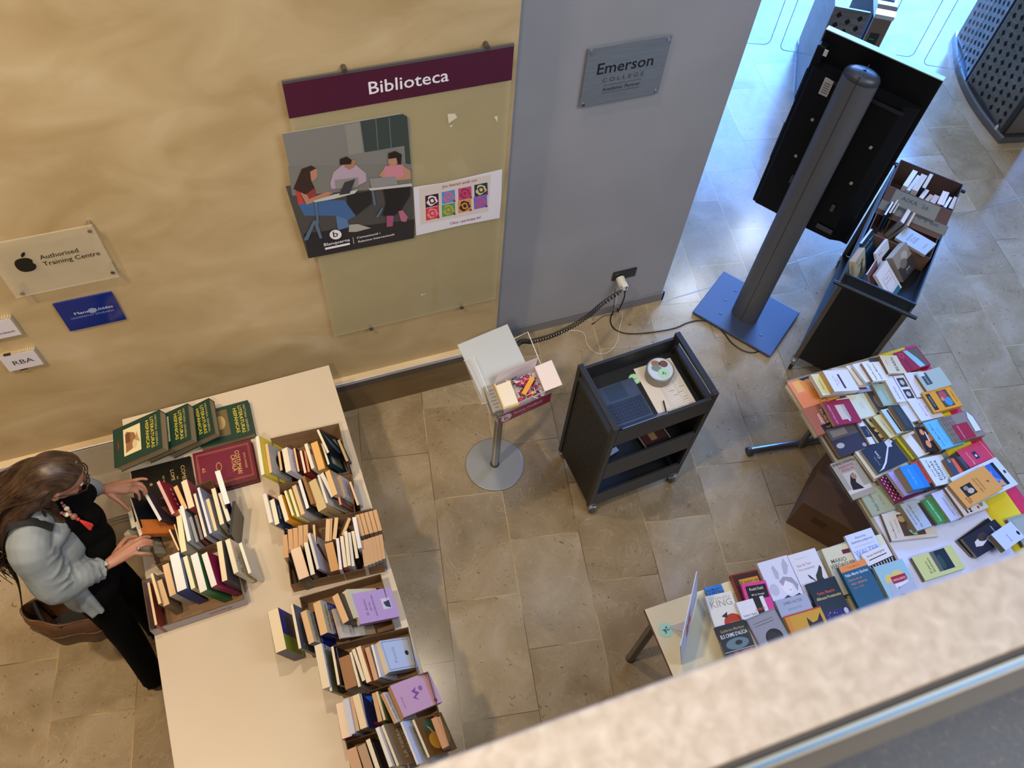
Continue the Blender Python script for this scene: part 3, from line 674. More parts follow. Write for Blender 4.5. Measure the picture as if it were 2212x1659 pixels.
m = MB().box(0, .258, 0, .17, -.004, .002, LB, lid).box(.008, .25, .012, .165, .002, .0024, PP('0d1420', .15), lid); m.build('screen_lid', t)
MB().cyl((.02, .033, .012), (.238, .033, .012), .005, PP('141c28', .3), 12).build('hinge', t)
# order sheet, tin, pen, stickers
m = MB(); Q = lambda x, y: (x, y, 0)
MS = MC @ Matrix.Translation((.325, .055, .8715)) @ Matrix.Rotation(math.radians(-1.5), 4, 'Z')
m.box(0, .225, 0, .315, 0, .0012, PP('cfc8bf', .6))
for k in range(22): m.box(.085, .215, .035 + k * .0125, .0358 + k * .0125, .0012, .0015, PP('5a564f', .6))
for x in (.085, .165): m.box(x, x + .0008, .035, .30, .0012, .0015, PP('5a564f', .6))
for k, (x, y) in enumerate(((.17, .05), (.175, .065), (.16, .10), (.185, .13), (.12, .12), (.13, .09), (.18, .018), (.12, .018))): m.box(x, x + .03, y, y + .0016, .0012, .0016, PP('2a2622', .6))
tag(m.build('order_sheet', M=MS), 'printed white list under the round tin on the trolley', 'paper')
def star(mb, r, z, mat, n=18, M=None): return mb.prism([(r * (1 + .10 * (-1) ** k) * math.cos(k * PI / n), r * (1 + .10 * (-1) ** k) * math.sin(k * PI / n)) for k in range(2 * n)], z, z + .0008, mat, M)
pc = P(1427, 797, .945); MT = Matrix.Translation((pc.x, pc.y, .8732)) @ Matrix.Rotation(math.radians(150), 4, 'Z')
t = thing('biscuit_tin', 'round grey metal tin with a photo lid on the trolley', 'tin', MT)
m = MB().lathe([(.072, 0), (.074, .003), (.074, .052), (.0755, .054), (.0755, .068), (.073, .071), (.070, .0712), (.068, .069)], PP('9a968e', .35, .5), 44); m.build('tin_body', t)
m = MB().lathe([(.0675, .0688), (.0675, .0692)], PP('b9c6d6', .12), 40); 
m.prism([(.03 + .025 * math.cos(k * PI / 8), -.03 + .02 * math.sin(k * PI / 8)) for k in range(16)], .0692, .0695, PP('8a6650', .3)); m.prism([(-.012 + .024 * math.cos(k * PI / 8), -.038 + .022 * math.sin(k * PI / 8)) for k in range(16)], .0692, .0695, PP('6a4a3e', .3)); m.prism([(.02 + .03 * math.cos(k * PI / 8), .0 + .02 * math.sin(k * PI / 8)) for k in range(16)], .0692, .0696, PP('6f8078', .3))
m.build('picture_lid', t)
m = star(MB(), .031, .0697, PP('9fc7a4', .5), M=Matrix.Translation((-.020, .022, 0))); m.text('1€', (-.020, .014, .0707), (1, 0, 0), (0, 1, 0), .024, BKC); m.build('price_sticker', t)
m = star(MB(), .032, 0, PP('a6cfa8', .5)); m.box(-.012, .010, -.002, .001, .0008, .001, BKC)
pp = P(1371, 818, .873); tag(m.build('price_sticker', M=Matrix.Translation((pp.x, pp.y, .8705))), 'green starburst sticker half under the laptop on the trolley', 'sticker')
pp = P(1461, 890, .88); tag(star(MB(), .030, 0, PP('a6cfa8', .5)).build('price_sticker', M=Matrix.Translation((pp.x, pp.y, .8732))), 'green starburst sticker at the front lip of the trolley', 'sticker')
p0, p1 = P(1433, 866, .885), P(1441, 899, .885)
t = thing('pen', 'black ballpoint pen lying on the printed list', 'pen', p0)
loc(MB().cyl(p0, p0 + (p1 - p0) * .72, .0042, BKC, 10), 'barrel', t); loc(MB().cyl(p0 + (p1 - p0) * .72, p1, .0042, CHROME, 10, r2=.003), 'tip', t); loc(MB().box(-.001, .001, 0, .03, .004, .006, BKC, frame(p0, (p1 - p0).cross(UZ) * -1, (p1 - p0))), 'pocket_clip', t)
p0, p1 = P(1417, 896, .888), P(1455, 888, .888)
t = thing('spectacle_frame', 'folded dark spectacle frame by the front lip of the trolley', 'glasses', p0); loc(MB().tube([p0, (p0 + p1) / 2 + Vector((0, .003, 0)), p1], .0028, BKC, 8), 'temple', t)
q0, q1 = P(1425, 901, .882), P(1450, 891, .882); loc(MB().box(0, (q1 - q0).length, 0, .012, 0, .001, PP('d8d6d0', .5), frame(q0, q1 - q0, (UZ.cross(q1 - q0)))), 'cloth_tag', t)
m = MB().box(0, .16, 0, .22, 0, .004, PP('3a2c2a', .4)); 
MD = MC @ Matrix.Translation((.33, .06, .4715)) @ Matrix.Rotation(math.radians(5), 4, 'Z')
t = thing('book', 'dark framed book lying on the middle shelf of the trolley', 'book', MD); MB().box(0, .17, 0, .23, 0, .022, PP('2c2224', .35)).build('cover', t); MB().box(.015, .155, .02, .2, .022, .0225, PP('4c2c2c', .3)).box(.06, .10, .03, .12, .0225, .0228, PP('9a7a4a', .3)).build('picture', t)
for x in (0, .162): MB().box(x, x + .008, 0, .23, .022, .026, PP('8a7a66', .4)).build('edge_strip', t)
t = MB().box(0, .07, 0, .028, 0, .012, PP('9aa6bc', .4)); tag(t.build('card_pack', M=MC @ Matrix.Translation((.12, .10, .4715)) @ Matrix.Rotation(.2, 4, 'Z'), bevel=.001), 'small pale packet on the middle shelf of the trolley', 'packet')

# ---------------------------------------------------------------- screen on its stand
cpos = Vector((2.989, 2.727, 0)); tu_ = Vector((.575, -.818, 0)).normalized(); tn = Vector((-tu_.y, tu_.x, 0))   # tn points away from the camera
if tn.x < 0: tn = -tn
MT = frame(cpos, tu_, tn)
t = thing('display_screen', 'large black screen seen from behind on a grey pole with dark blue square base', 'screen', MT)
BL = PP('39455e', .45, .15)
m = MB().box(-.305, .305, -.24, .235, .012, .032, BL)
m.build('base_plate', t, bevel=.006, seg=3)
for x, y in ((-.27, -.2), (.27, -.2), (-.27, .2), (.27, .2)): MB().cyl((x, y, 0), (x, y, .012), .018, BKC, 14).build('foot', t)
for x, y in ((-.15, .12), (-.17, .0), (-.14, -.13), (.17, -.12)): MB().ball((x, y, .0318), (.013, .010, .0022), BL, 8).build('dimple', t)
prof = [(.096 * math.cos(a_), .068 * math.sin(a_)) for a_ in [k * 2 * PI / 36 for k in range(36)]]
PM = PP('606265', .42, .3)
m = MB().prism([(x, y - .03) for x, y in prof], .032, 2.0, PM, smooth=True); m.box(-.0012, .0012, -.0995, -.097, .034, 2.0, PP('202224', .6)); m.build('pole', t)
m = MB(); rings = [(1, 2.0), (1.0, 2.012), (.9, 2.028), (.6, 2.04), (.1, 2.044)]
vs = [(x * s_, (y) * s_ - .03, z) for s_, z in rings for x, y in prof]; fs = [(i * 36 + k, i * 36 + (k + 1) % 36, (i + 1) * 36 + (k + 1) % 36, (i + 1) * 36 + k) for i in range(4) for k in range(36)]
m.add(vs, fs, PP('3c4048', .4, .3), None, True).box(-.001, .001, -.0995, .03, 1.99, 2.046, PP('202224', .6)); m.build('pole_cap', t)
TVB = PP('050609', .5, 0, spec=.25)
cx_ = .03; hw = .315; z0_, z1_ = .885, 2.075
m = MB().box(cx_ - hw, cx_ + hw, .105, .135, z0_, z1_, TVB); m.build('bezel', t, bevel=.004)
m = MB().box(cx_ - hw + .002, cx_ + hw - .002, .135, .137, z0_ + .002, z1_ - .002, PP('1a1c22', .08)); m.build('screen_glass', t)
m = MB().prism([(cx_ - hw + .012, .06), (cx_ - hw + .03, .035), (cx_ - .03, .035), (cx_ + hw - .10, .045), (cx_ + hw - .03, .08), (cx_ + hw - .02, .106), (cx_ - hw + .002, .106)], z0_ + .03, z1_ - .17, TVB)
m.box(cx_ - hw + .002, cx_ - hw + .05, .05, .106, z0_ + .02, z1_ - .06, TVB).box(cx_ - hw - .004, cx_ - hw + .03, .06, .106, z0_ + .35, z0_ + .62, TVB).box(cx_ - hw - .006, cx_ - hw + .02, .06, .106, z0_ + .78, z0_ + .98, TVB); m.build('rear_housing', t, bevel=.008, seg=2)
MB().box(cx_ - hw, cx_ + hw, .100, .138, z1_ - .001, z1_ + .004, PP('a3a79a', .35, .4)).build('edge_trim', t)
m = MB().box(cx_ - hw + .14, cx_ + hw - .08, .031, .036, z1_ - .215, z1_ - .195, PP('1c1e24', .4)); m.build('vent_rib', t)
for x, z, dx, dz_ in ((-.175, 1.78, .05, .10), (-.235, 1.985, .02, .035), (.14, .965, .10, .03), (.165, 1.12, .02, .05), (-.12, 1.17, .02, .06)):
    c = 'b9b7b0' if z > 1.5 else '3c4048'
    m = MB().box(x, x + dx, .030, .035, z, z + dz_, PP(c, .5))
    if dx == .05:
        for k in range(5): m.box(x + .008, x + .042, .0295, .030, z + .015 + k * .014, z + .02 + k * .014, PP('5a5a58', .6))
    m.build('rating_label' if z > 1.5 else 'socket_panel', t)
for x, z in ((-.145, 1.62), (-.145, 1.36), (.20, 1.62), (.20, 1.36)): MB().cyl((x, .036, z), (x, .028, z), .009, PP('c5c5c0', .3, .6), 12).build('mount_bolt', t)

# ---------------------------------------------------------------- second trolley with crates of books
O2 = Vector((3.06, 2.245, 0)); ex2 = Vector((.656, -.755, 0)).normalized(); ey2 = Vector((.755, .656, 0)).normalized()
M2 = frame(O2, ex2, ey2)
t = thing('library_cart', 'tall black trolley with grey uprights beside the screen, its top bin full of books', 'trolley', M2)
BLK = PP('0b0c0f', .5); FR = PP('6a645c', .4, .5); W2, L2 = .425, 1.08
for y in (0, L2 - .02):
    MB().box(.03, W2 - .03, y + .004, y + .014, .13, .965, BLK).build('end_panel', t)
    for x in (0, W2 - .03): MB().box(x, x + .03, y, y + .02, .09, .95, FR).build('upright', t, bevel=.002)
for x in (0, W2 - .008): MB().box(x, x + .008, .02, L2 - .02, .80, .975, PP('2c3844', .5)).build('side_rail', t)
MB().box(.008, W2 - .008, .02, L2 - .02, .855, .865, BLK).build('bin_floor', t)
MB().box(.008, W2 - .008, .02, L2 - .02, .12, .13, BLK).build('lower_shelf', t)
for y in (0, L2 - .012): MB().box(.0, W2, y, y + .012, .90, .985, PP('1c2530', .4)).build('bin_end', t, bevel=.003)
for y, d_ in ((0, -1), (L2, 1)):
    MB().tube([(-.035, y + d_ * .055, .945), (W2 + .035, y + d_ * .055, .945)], .0125, PP('14181f', .35), 14).build('handle', t)
    for x in (.02, W2 - .02): MB().tube([(x, y, .945), (x, y + d_ * .055, .945)], .008, PP('14181f', .35), 10).build('handle_bracket', t)
for x in (.015, W2 - .015):
    for y in (.01, L2 - .01): MB().cyl((x - .011, y, .042), (x + .011, y, .042), .042, PP('1c1c1c', .4), 20).cyl((x - .014, y, .042), (x + .014, y, .042), .018, CHROME, 14).box(x - .02, x + .02, y - .022, y + .022, .075, .10, CHROME).box(x - .02, x - .014, y - .018, y + .018, .035, .08, CHROME).box(x + .014, x + .02, y - .018, y + .018, .035, .08, CHROME).cyl((x, y, .09), (x, y, .115), .02, CHROME, 16).build('castor', t)
BRN = noise_mat('brown_board', ['4a3328', '573d30'], 4, .75, 3, .2); BRO = noise_mat('outer_board', ['5a4336', '6a5042'], 4, .75, 3, .2)
MX = M2 @ Matrix.Translation((.01, .775, .866))
t = thing('cardboard_box', 'large dark brown cardboard box at the far end of the black trolley, grey label flap', 'box', MX)
m = open_box(MB(), Matrix.Identity(4), .403, .278, .185, BRN); m.build('box_walls', t)
fl = MB(); fm = frame((0.0, -.002, .185), (1, 0, 0), (0, -.93, -.37)); fl.box(0, .403, 0, .20, 0, .004, BRN, fm); fl.build('front_flap', t)
m = MB().box(.055, .36, .004, .20, -.0012, -.0002, PP('77786f', .6), fm) if 0 else MB()
fu = frame((0, 0, .2455), (1, 0, 0), (0, .93, .37)); 
def flapq(x0, x1, y0, y1, col): return MB().add([fm @ Vector(p) for p in ((x0, y0, .0046), (x1, y0, .0046), (x1, y1, .0046), (x0, y1, .0046))], [(0, 3, 2, 1), (0, 1, 2, 3)], PP(col, .6))
lblm = MB()
def fq(x0, x1, y0, y1, mt, e=.0): lblm.box(x0, x1, y0, y1, -.0012 - e, -.0002 - e, mt, fm)
fm2 = fm
fq(.05, .33, .002, .12, PP('74756c', .6)); fq(.0, .42, .10, .165, PP('6c6d64', .6))
o1, ux_, uy_ = fm @ Vector((.10, .055, -.0024)), Vector((1, 0, 0)), fm.to_3x3() @ Vector((0, -1, 0))
lblm.text('AIXA  26', o1, ux_, uy_, .038, PP('3a3f58', .6), center=False, width=.17)
lblm.text('A dreta - 9 2 BK', fm @ Vector((.04, .130, -.0024)), ux_, uy_, .03, PP('3a3f58', .6), center=False, width=.33)
lblm.build('label', t)
MX2 = M2 @ Matrix.Translation((.02, .40, .866))
t = thing('cardboard_box', 'smaller brown open box in the middle of the black trolley bin', 'box', MX2)
m = open_box(MB(), Matrix.Identity(4), .385, .27, .115, BRO); m.build('box_walls', t)

# ---------------------------------------------------------------- turnstiles by the entrance
eg = Vector((.903, -.43, 0)).normalized(); el = Vector((.43, .903, 0)).normalized()
PERF = noise_mat('brushed_steel', ['6f6d6a', '8b8987'], 5, .32, 2, 0, stretch=(1, 1, 10), metal=.75); HOLE = PP('050506', .9)
def holes(w_, h_, pitch, s_, y, M=None):
    m = MB(); n = int(w_ / pitch); k_ = int(h_ / pitch)
    for i in range(n):
        for j in range(k_):
            x = (i + .5) * w_ / n; z = (j + .5) * h_ / k_ + (.5 * h_ / k_ if i % 2 else 0)
            if z < h_ - .03: m.add([(x, y, z - s_), (x + s_ * .8, y, z), (x, y, z + s_), (x - s_ * .8, y, z)], [(0, 1, 2, 3)], HOLE, M)
    return m
g1, g2 = P(2078, 188), P(2150, 300); fdir = (g2 - g1).normalized(); fl_ = (g2 - g1).length; fn = Vector((-fdir.y, fdir.x, 0))
if fn.x < 0: fn = -fn
MG = frame(g1, fdir, fn)   # local x along the visible side toward the camera, y into the body
t = thing('turnstile', 'steel access turnstile with perforated curved side, upper right corner', 'turnstile', MG)
HT_ = 1.02
MB().box(.012, fl_ - .01, .0, .30, .06, HT_, PERF).build('cabinet', t, bevel=.006)
holes(fl_ - .06, HT_ - .16, .078, .028, -.0012, Matrix.Translation((.035, 0, .09))).build('perforation', t)['kind'] = 'stuff'
MB().box(-.02, .012, .012, .30, .06, HT_, PP('17181c', .5)).build('joint_gap', t)
Mg2 = Matrix.Translation((-.02, .006, 0)) @ Matrix.Rotation(math.radians(-17), 4, 'Z')
MB().box(-.62, 0, .0, .28, .06, HT_, PERF, Mg2).build('cabinet_wing', t)
holes(.55, HT_ - .16, .078, .028, -.0012, Mg2 @ Matrix.Translation((-.57, 0, .09))).build('wing_perforation', t)['kind'] = 'stuff'
MB().box(fl_ - .01, fl_ + .02, -.004, .30, .06, HT_, PP('3a3a3c', .4, .5)).build('corner_post', t)
MB().box(fl_ + .02, fl_ + .03, .03, .27, .08, HT_ - .02, PP('6b5e52', .4, .3)).build('end_cover', t)
cv = []
for k in range(13):
    u = k / 12; cv.append((-.70 + u * (fl_ + .76), -.075 * math.sin(PI * u) + (.22 * (1 - u) ** 2 - .0)))
cv2 = [(x, y + .012) for x, y in cv][::-1]
MB().prism(cv + [(fl_ + .06, .30), (-.60, .40)], 0, .06, PP('7b7f86', .25, .8)).build('plinth', t, bevel=.004)
MB().prism(cv + cv2, .06, .075, PP('a5acb8', .2, .8)).build('plinth_rim', t)
MB().box(fl_ - .06, fl_ - .035, -.02, -.012, .062, .10, PP('c9ccd2', .4)).build('floor_tag', t)
# middle turnstile
p0, p1 = P(1887, 38, .92), P(1929, 46, .92)
du = (p1 - p0); du.z = 0; wd = du.length; du.normalize(); dl = Vector((-du.y, du.x, 0))
MG2 = frame((p0.x, p0.y, 0), du, dl)
t = thing('turnstile', 'steel turnstile with chrome top and green display partly hidden behind the screen', 'turnstile', MG2)
MB().box(.006, wd - .006, .0, .06, .04, .92, PP('6e5d4e', .35, .3)).build('end_cover', t, bevel=.003)
MB().box(.03, .10, -.003, 0, .70, .80, PP('0c2018', .2)).box(.035, .075, -.0035, -.003, .745, .752, PP('2f8a4a', .4)).build('card_reader', t)
cvp = [(0.0, .92), (-.004, .955), (.02, .985), (.06, 1.0), (.9, 1.02), (.9, .92)]
MB().add([(x, y, z) for x in (0, wd) for y, z in cvp], [tuple(range(6)), tuple(range(6, 12))[::-1]] + [(i, i + 6, (i + 1) % 6 + 6, (i + 1) % 6) for i in range(6)], PP('b9bcc4', .15, .95)).build('chrome_top', t)
MB().box(.02, wd - .02, .12, .30, 1.001, 1.012, PP('5a7aa0', .2, .2)).build('display_window', t)
MB().box(0.0, wd, .06, .9, .04, .92, PP('2a2220', .5)).build('core', t)
MB().box(-.30, -.03, .02, .035, .06, .94, PERF).box(-.30, -.28, .03, .9, .06, .94, PERF).build('side_skin', t)
holes(.24, .84, .078, .028, .0188, Matrix.Translation((-.285, 0, .08))).build('perforation', t)['kind'] = 'stuff'
MB().box(-.30, wd + .02, .0, .95, 0, .04, PP('7b7f86', .25, .8)).build('plinth', t)
# glass flaps
def pane(a, b, z0, z1, label):
    a, b = Vector(a), Vector(b); d = (b - a); d.z = 0; w_ = d.length; M = frame((a.x, a.y, 0), d, UZ.cross(d))
    t = thing('glass_flap', label, 'gate', M); r_ = .05
    pts = [(w_, z1), (0, z1)] + [(r_ - r_ * math.cos(k * PI / 12), z0 + r_ - r_ * math.sin(k * PI / 12)) for k in range(7)] + [(w_, z0)]
    MB().add([(x, 0, z) for x, z in pts], [tuple(range(len(pts)))], PP('cfe2f5', .03, 0, alpha=.12)).build('pane', t)
    MB().tube([(x, 0, z) for x, z in pts], .0028, PP('46607e', .2), 6, closed=True).build('polished_edge', t)
pane(P(1683, 107, .2), P(1745, 117, .2), .2, 1.15, 'clear glass gate flap joined to the middle turnstile, left of the screen')
pane(P(1661, 97, .2), P(1600, 92, .2), .2, 1.15, 'clear glass gate flap nearest the grey wall edge')
pane(P(1970, 124, .2), P(1893, 112, .2), .2, 1.15, 'clear glass gate flap on the right side of the middle turnstile')
pane(P(1992, 139, .2), P(2062, 150, .2), .2, 1.15, 'clear glass gate flap joined to the corner turnstile')
# clear plastic crates behind the table
CP = PP('c4bcae', .12, 0, alpha=.22)
t = thing('storage_crate', 'translucent plastic storage crate between the wall and the table end', 'crate', (-1.33, 2.25, 0))
x0, x1, y0, y1, hz = -1.36, -1.035, 2.24, 2.70, .42
m = MB().box(x0, x1, y0, y0 + .004, 0, hz, CP).box(x0, x1, y1 - .004, y1, 0, hz, CP).box(x0, x0 + .004, y0, y1, 0, hz, CP).box(x1 - .004, x1, y0, y1, 0, hz, CP).box(x0, x1, y0, y1, 0, .004, CP); loc(m, 'crate_body', t)
for z in (hz, hz - .035, hz - .07): loc(MB().tube([(x0, y0, z), (x1, y0, z), (x1, y1, z), (x0, y1, z)], .006, PP('d0cabc', .2, 0, alpha=.75), 8, closed=True), 'rim', t)
loc(MB().box(x0, x1, y0, y1, hz - .002, hz + .002, PP('b9b0a0', .1, 0, alpha=.25)), 'lid', t)
# ---------------------------------------------------------------- books
PGC = ['cdb890', 'd9ccab', 'e0dccf', 'b8966a', 'e6e3e0', 'c9a57c']
def book(M, w_, h_, t_, cover, page, label, art=(), hard=False, spine=None, group=None, st=None):
    b = thing('book', label, 'book', M, group); c = .0022 if hard else .0009; g = .0035 if hard else .0004
    CM = paint(cover, .32, 0, spec=.4); m = MB()
    m.box(0, w_, 0, h_, 0, c, CM).box(0, w_, 0, h_, t_ - c, t_, CM).box(0, c, 0, h_, c, t_ - c, paint(spine, .35) if spine else CM)
    L = 0
    for a in art:
        L += 1; z = t_ + .00012 * L; k = a[0]
        if k == 'r': m.add([(a[1] * w_, a[2] * h_, z), (a[3] * w_, a[2] * h_, z), (a[3] * w_, a[4] * h_, z), (a[1] * w_, a[4] * h_, z)], [(0, 1, 2, 3)], paint(a[5], .32, 0, spec=.4))
        elif k == 'e':
            m.add([(a[1] * w_ + a[3] * w_ * math.cos(q * PI / 12), a[2] * h_ + a[4] * h_ * math.sin(q * PI / 12), z) for q in range(24)], [tuple(range(24))], paint(a[5], .32, 0, spec=.4))
        elif k == 'p':
            m.add([(x * w_, y * h_, z) for x, y in a[1]], [tuple(range(len(a[1])))], paint(a[2], .32, 0, spec=.4))
        elif k == 't':
            wd = (a[6] if len(a) > 6 else .8) * w_
            vs, fs, x0, x1, y0, y1 = text_mesh(a[1]); hh = a[4]
            m.text(a[1], (a[2] * w_, a[3] * h_, z), (1, 0, 0), (0, 1, 0), hh, paint(a[5], .4), width=min(wd, (x1 - x0) * hh * 1.35))
        elif k == 'v':   # lettering running along the height
            vs, fs, x0, x1, y0, y1 = text_mesh(a[1]); hh = a[4]
            m.text(a[1], (a[2] * w_, a[3] * h_, z), (0, -1, 0), (1, 0, 0), hh, paint(a[5], .4), width=min((a[6] if len(a) > 6 else .8) * h_, (x1 - x0) * hh * 1.35))
    if st:
        vs, fs, x0, x1, y0, y1 = text_mesh(st[0]); hh = min(.012, t_ * .55)
        m.text(st[0], (-.0003, h_ * .5, t_ * .5 - hh * .35), (0, -1, 0), (0, 0, 1), hh, paint(st[1], .4), width=min(h_ * .75, (x1 - x0) * hh * 1.3))
    m.build('cover', b)
    MB().box(c, w_ - g - .0006, g + .0002, h_ - g - .0002, c, t_ - c, paint(page, .8)).build('page_block', b)
    return b
ZT = .7465
def fb(conv, a, b_, h_, t_, cover, page, label, art=(), base=0, tilt=0, hard=False, group=None, st=None, z0=None):
    # a, b_: ends of the cover's upper edge (reader's left and right); lies flat, or with its upper edge raised by tilt degrees
    tr = math.radians(tilt); zz = (ZT if z0 is None else z0) + base + .0004
    zt = zz + h_ * math.sin(tr) + t_ * math.cos(tr)
    A, B = P(*conv(*a), zt), P(*conv(*b_), zt); u = (B - A); w_ = u.length; u.normalize(); v = UZ.cross(u)
    vt = v * math.cos(tr) + UZ * math.sin(tr); n = u.cross(vt)
    o = A - vt * h_ - n * t_
    return book(frame(o, u, vt, n), w_, h_, t_, cover, page, label, art, hard, group=group, st=st)
R1 = lambda x, y: (1680 + x * .15371, 740 + y * .15371)
R2 = lambda x, y: (1872 + x * .15371, 740 + y * .15371)
R3 = lambda x, y: (1720 + x * .15371, 940 + y * .15371)
R4 = lambda x, y: (1872 + x * .15371, 940 + y * .15371)
R5 = lambda x, y: (1380 + x * .18987, 1180 + y * .18987)
R6 = lambda x, y: (1780 + x * .19530, 1120 + y * .19530)
G1 = 'books laid out on the right table'
TN = 'b9a98c'; W = 'd8d8de'; PG = 'c6bda6'
def rB(conv, bl, tl, h_, t_, cover, page, label, art=(), **k): return fb(conv, bl, tl, h_, t_, cover, page, label, art, group=G1, **k)
# ---- right table, back row
rB(R1, (345, 968), (108, 612), .22, .018, 'b9b2a2', PG, 'pale book under the orange book at the far left corner of the right table')
rB(R1, (365, 930), (135, 560), .235, .02, 'd98f45', PG, 'large orange-to-pink book at the far left corner of the right table', [('p', [(0, .55), (1, .8), (1, 1), (0, 1)], 'dd8a68'), ('r', .55, .72, .95, .9, 'dcae6a'), ('t', 'FERRAN TORRENT', .4, .50, .012, '8a5a28'), ('t', 'ESPECIES', .45, .40, .024, '8a4a28'), ('t', 'PROTEGIDES', .45, .30, .024, '8a4a28'), ('p', [(.85, .3), (1, .35), (1, .7), (.9, .62), (.93, .5)], '2e3440')], base=.0185)
rB(R1, (635, 745), (465, 450), .19, .022, 'd8d6cc', PG, 'thin book with a pale yellow panel, second in the back row of the right table', [('r', .1, .5, .97, .97, 'd8d08c'), ('t', 'Simenon', .5, .8, .014, '5a5a4a'), ('t', 'Maigret', .5, .66, .012, '5a5a4a')], base=.039, tilt=15)
rB(R1, (800, 690), (630, 395), .19, .034, 'd9dae2', 'b39564', 'white paperback with a dark maroon bar, brown pages, back row of the right table', [('r', .12, .46, .8, .54, '4a1f36'), ('t', 'No em dic', .5, .72, .012, '3a4a8a'), ('t', 'Laura', .5, .62, .012, '3a4a8a')], base=.039, tilt=17)
rB(R1, (930, 670), (752, 360), .18, .016, 'c3b8ae', 'cfc9bd', 'beige cover with a dark feather and maroon foot strip, back row of the right table', [('r', 0, 0, .08, 1, '6a1f3c'), ('p', [(.3, .95), (.55, .6), (.8, .2), (.7, .5), (.45, .85)], '6a5a66'), ('r', .1, .9, 1, 1, 'b5aaa2')], base=.02, tilt=17)
rB(R1, (1140, 705), (940, 370), .17, .016, 'a9c3e8', 'c9d2d8', 'light blue book under the two white ones in the back row', [('r', .0, .0, .12, 1, '88a8dc')], tilt=10)
rB(R1, (1150, 600), (958, 330), .16, .012, 'dcdcda', 'c9c4b4', 'white book with small grey title lying on the light blue one', [('t', 'PALOMAR', .4, .75, .012, '8a8a80')], base=.018, tilt=12)
rB(R1, (1240, 560), (1045, 305), .16, .014, 'd9dce4', 'd0cbba', 'plain white book overlapping the white book with grey title', [], base=.030, tilt=14)
rB(R1, (1345, 545), (1178, 285), .15, .018, 'dfe0dc', '8f6f55', 'white book with black handwritten title and brown pages, back row', [('r', .02, .02, .98, .06, '7a4a44'), ('t', 'Nadie supo', .5, .72, .018, '1a1a1e', .85), ('t', 'Empar Moliner', .5, .45, .018, '1a1a1e', .85)], base=.030, tilt=17)
rB(R1, (1455, 500), (1272, 225), .17, .022, '39444f', 'a99a80', 'dark slate book with a maroon strip, back row of the right table', [('r', 0, 0, .55, .38, '4a2230'), ('t', 'Antologia', .3, .3, .008, 'b0a8a0')], tilt=12)
rB(R1, (1560, 432), (1425, 180), .165, .03, 'd3ceb8', '6f5440', 'cream BEARN book with dark brown page edges, back row of the right table', [('t', 'BEARN', .5, .45, .032, '22201c', .75), ('t', 'novela', .6, .82, .010, '55504a')], base=.0, tilt=14)
rB(R1, (1820, 420), (1622, 150), .165, .038, '8e2440', 'b09468', 'thick crimson book with a blue coast photograph, far right of the back row', [('p', [(.0, .1), (.28, .55), (.98, .98), (.98, .6), (.1, .04)], '7fb4cc') if 0 else ('p', [(.05, .42), (.95, .62), (.95, .05), (.05, .05)], '5d544c'), ('p', [(.05, .42), (.95, .62), (.95, .46), (.5, .30), (.05, .20)], '84bcd0'), ('e', .78, .78, .12, .09, 'b85a70'), ('e', .78, .78, .09, .065, '8e2440'), ('t', 'BAROJA', .32, .72, .018, '5c1428', .5)], hard=True)
# ---- second row
rB(R1, (535, 1325), (333, 985), .23, .02, 'b7ad9c', PG, 'pale book under the pink photo cover at the left edge of the right table')
rB(R1, (570, 1305), (345, 940), .225, .018, 'a5685f', PG, 'large pinkish photo cover with white title, left edge of the right table', [('p', [(0, .1), (.35, 0), (1, 0), (1, .45), (.6, .6), (.5, .35), (.25, .3)], '4a3436'), ('e', .3, .25, .25, .18, 'b07468'), ('t', "L'últim", .42, .66, .03, 'efe6ea', .55), ('t', 'patriarca', .48, .54, .03, 'efe6ea', .7), ('t', 'Najat El Hachmi', .6, .42, .016, '3a2a2c', .6)], base=.0205)
rB(R1, (805, 1165), (622, 835), .185, .02, '8f2444', 'a99878', 'crimson book with a framed pale picture, second row of the right table', [('r', .18, .3, .8, .64, 'c9b9ac'), ('r', .18, .3, .8, .42, 'a9a49a'), ('t', 'UNA VIDA AL CARRER', .45, .84, .014, 'd9a9b4', .8)], base=.0395, tilt=11)
rB(R1, (1010, 1100), (820, 800), .17, .016, 'd6d8e6', 'cfccc0', 'thin white book with blue title next to the crimson one', [('t', 'Noam Chomsky', .5, .72, .012, '3a4a8a', .8), ('t', 'Secretos', .45, .6, .012, '3a4a8a', .6)], base=.018, tilt=14)
rB(R1, (1145, 1060), (960, 745), .135, .03, 'cdd2bc', 'b9b196', 'pale green book with faint lettering in the second row of the right table', [('t', 'Poesia', .5, .55, .010, '8f9a80', .3), ('t', 'completa', .5, .45, .010, '8f9a80', .3)], tilt=12)
rB(R1, (1420, 975), (1245, 690), .10, .02, '3c342f', 'a89c84', 'dark brown photo cover half hidden in the second row', [('e', .5, .6, .3, .2, '6a5f52'), ('e', .3, .3, .15, .1, '7a6f62')], tilt=18)
rB(R1, (1490, 890), (1322, 585), .13, .026, '93aaa0', '7d7866', 'grey-green book between the dark photo cover and the white one with two portraits', [('r', .1, .1, .9, .9, '9cb2a8'), ('t', 'Los trabajos', .5, .6, .012, '4a5a52', .7)], tilt=12)
rB(R1, (1680, 840), (1480, 480), .145, .034, 'd6d6dc', 'c0b9a2', 'white book with two black and white portraits and a blue line', [('r', 0, .53, 1, .56, '3a3a94'), ('r', .1, .08, .45, .44, '3c3835'), ('r', .55, .08, .9, .44, '3c3835'), ('e', .27, .27, .1, .1, 'b9b4ae'), ('e', .72, .27, .1, .1, 'b9b4ae'), ('t', 'Jordi Puntí', .35, .75, .014, '3a4a9a', .6)], tilt=10)
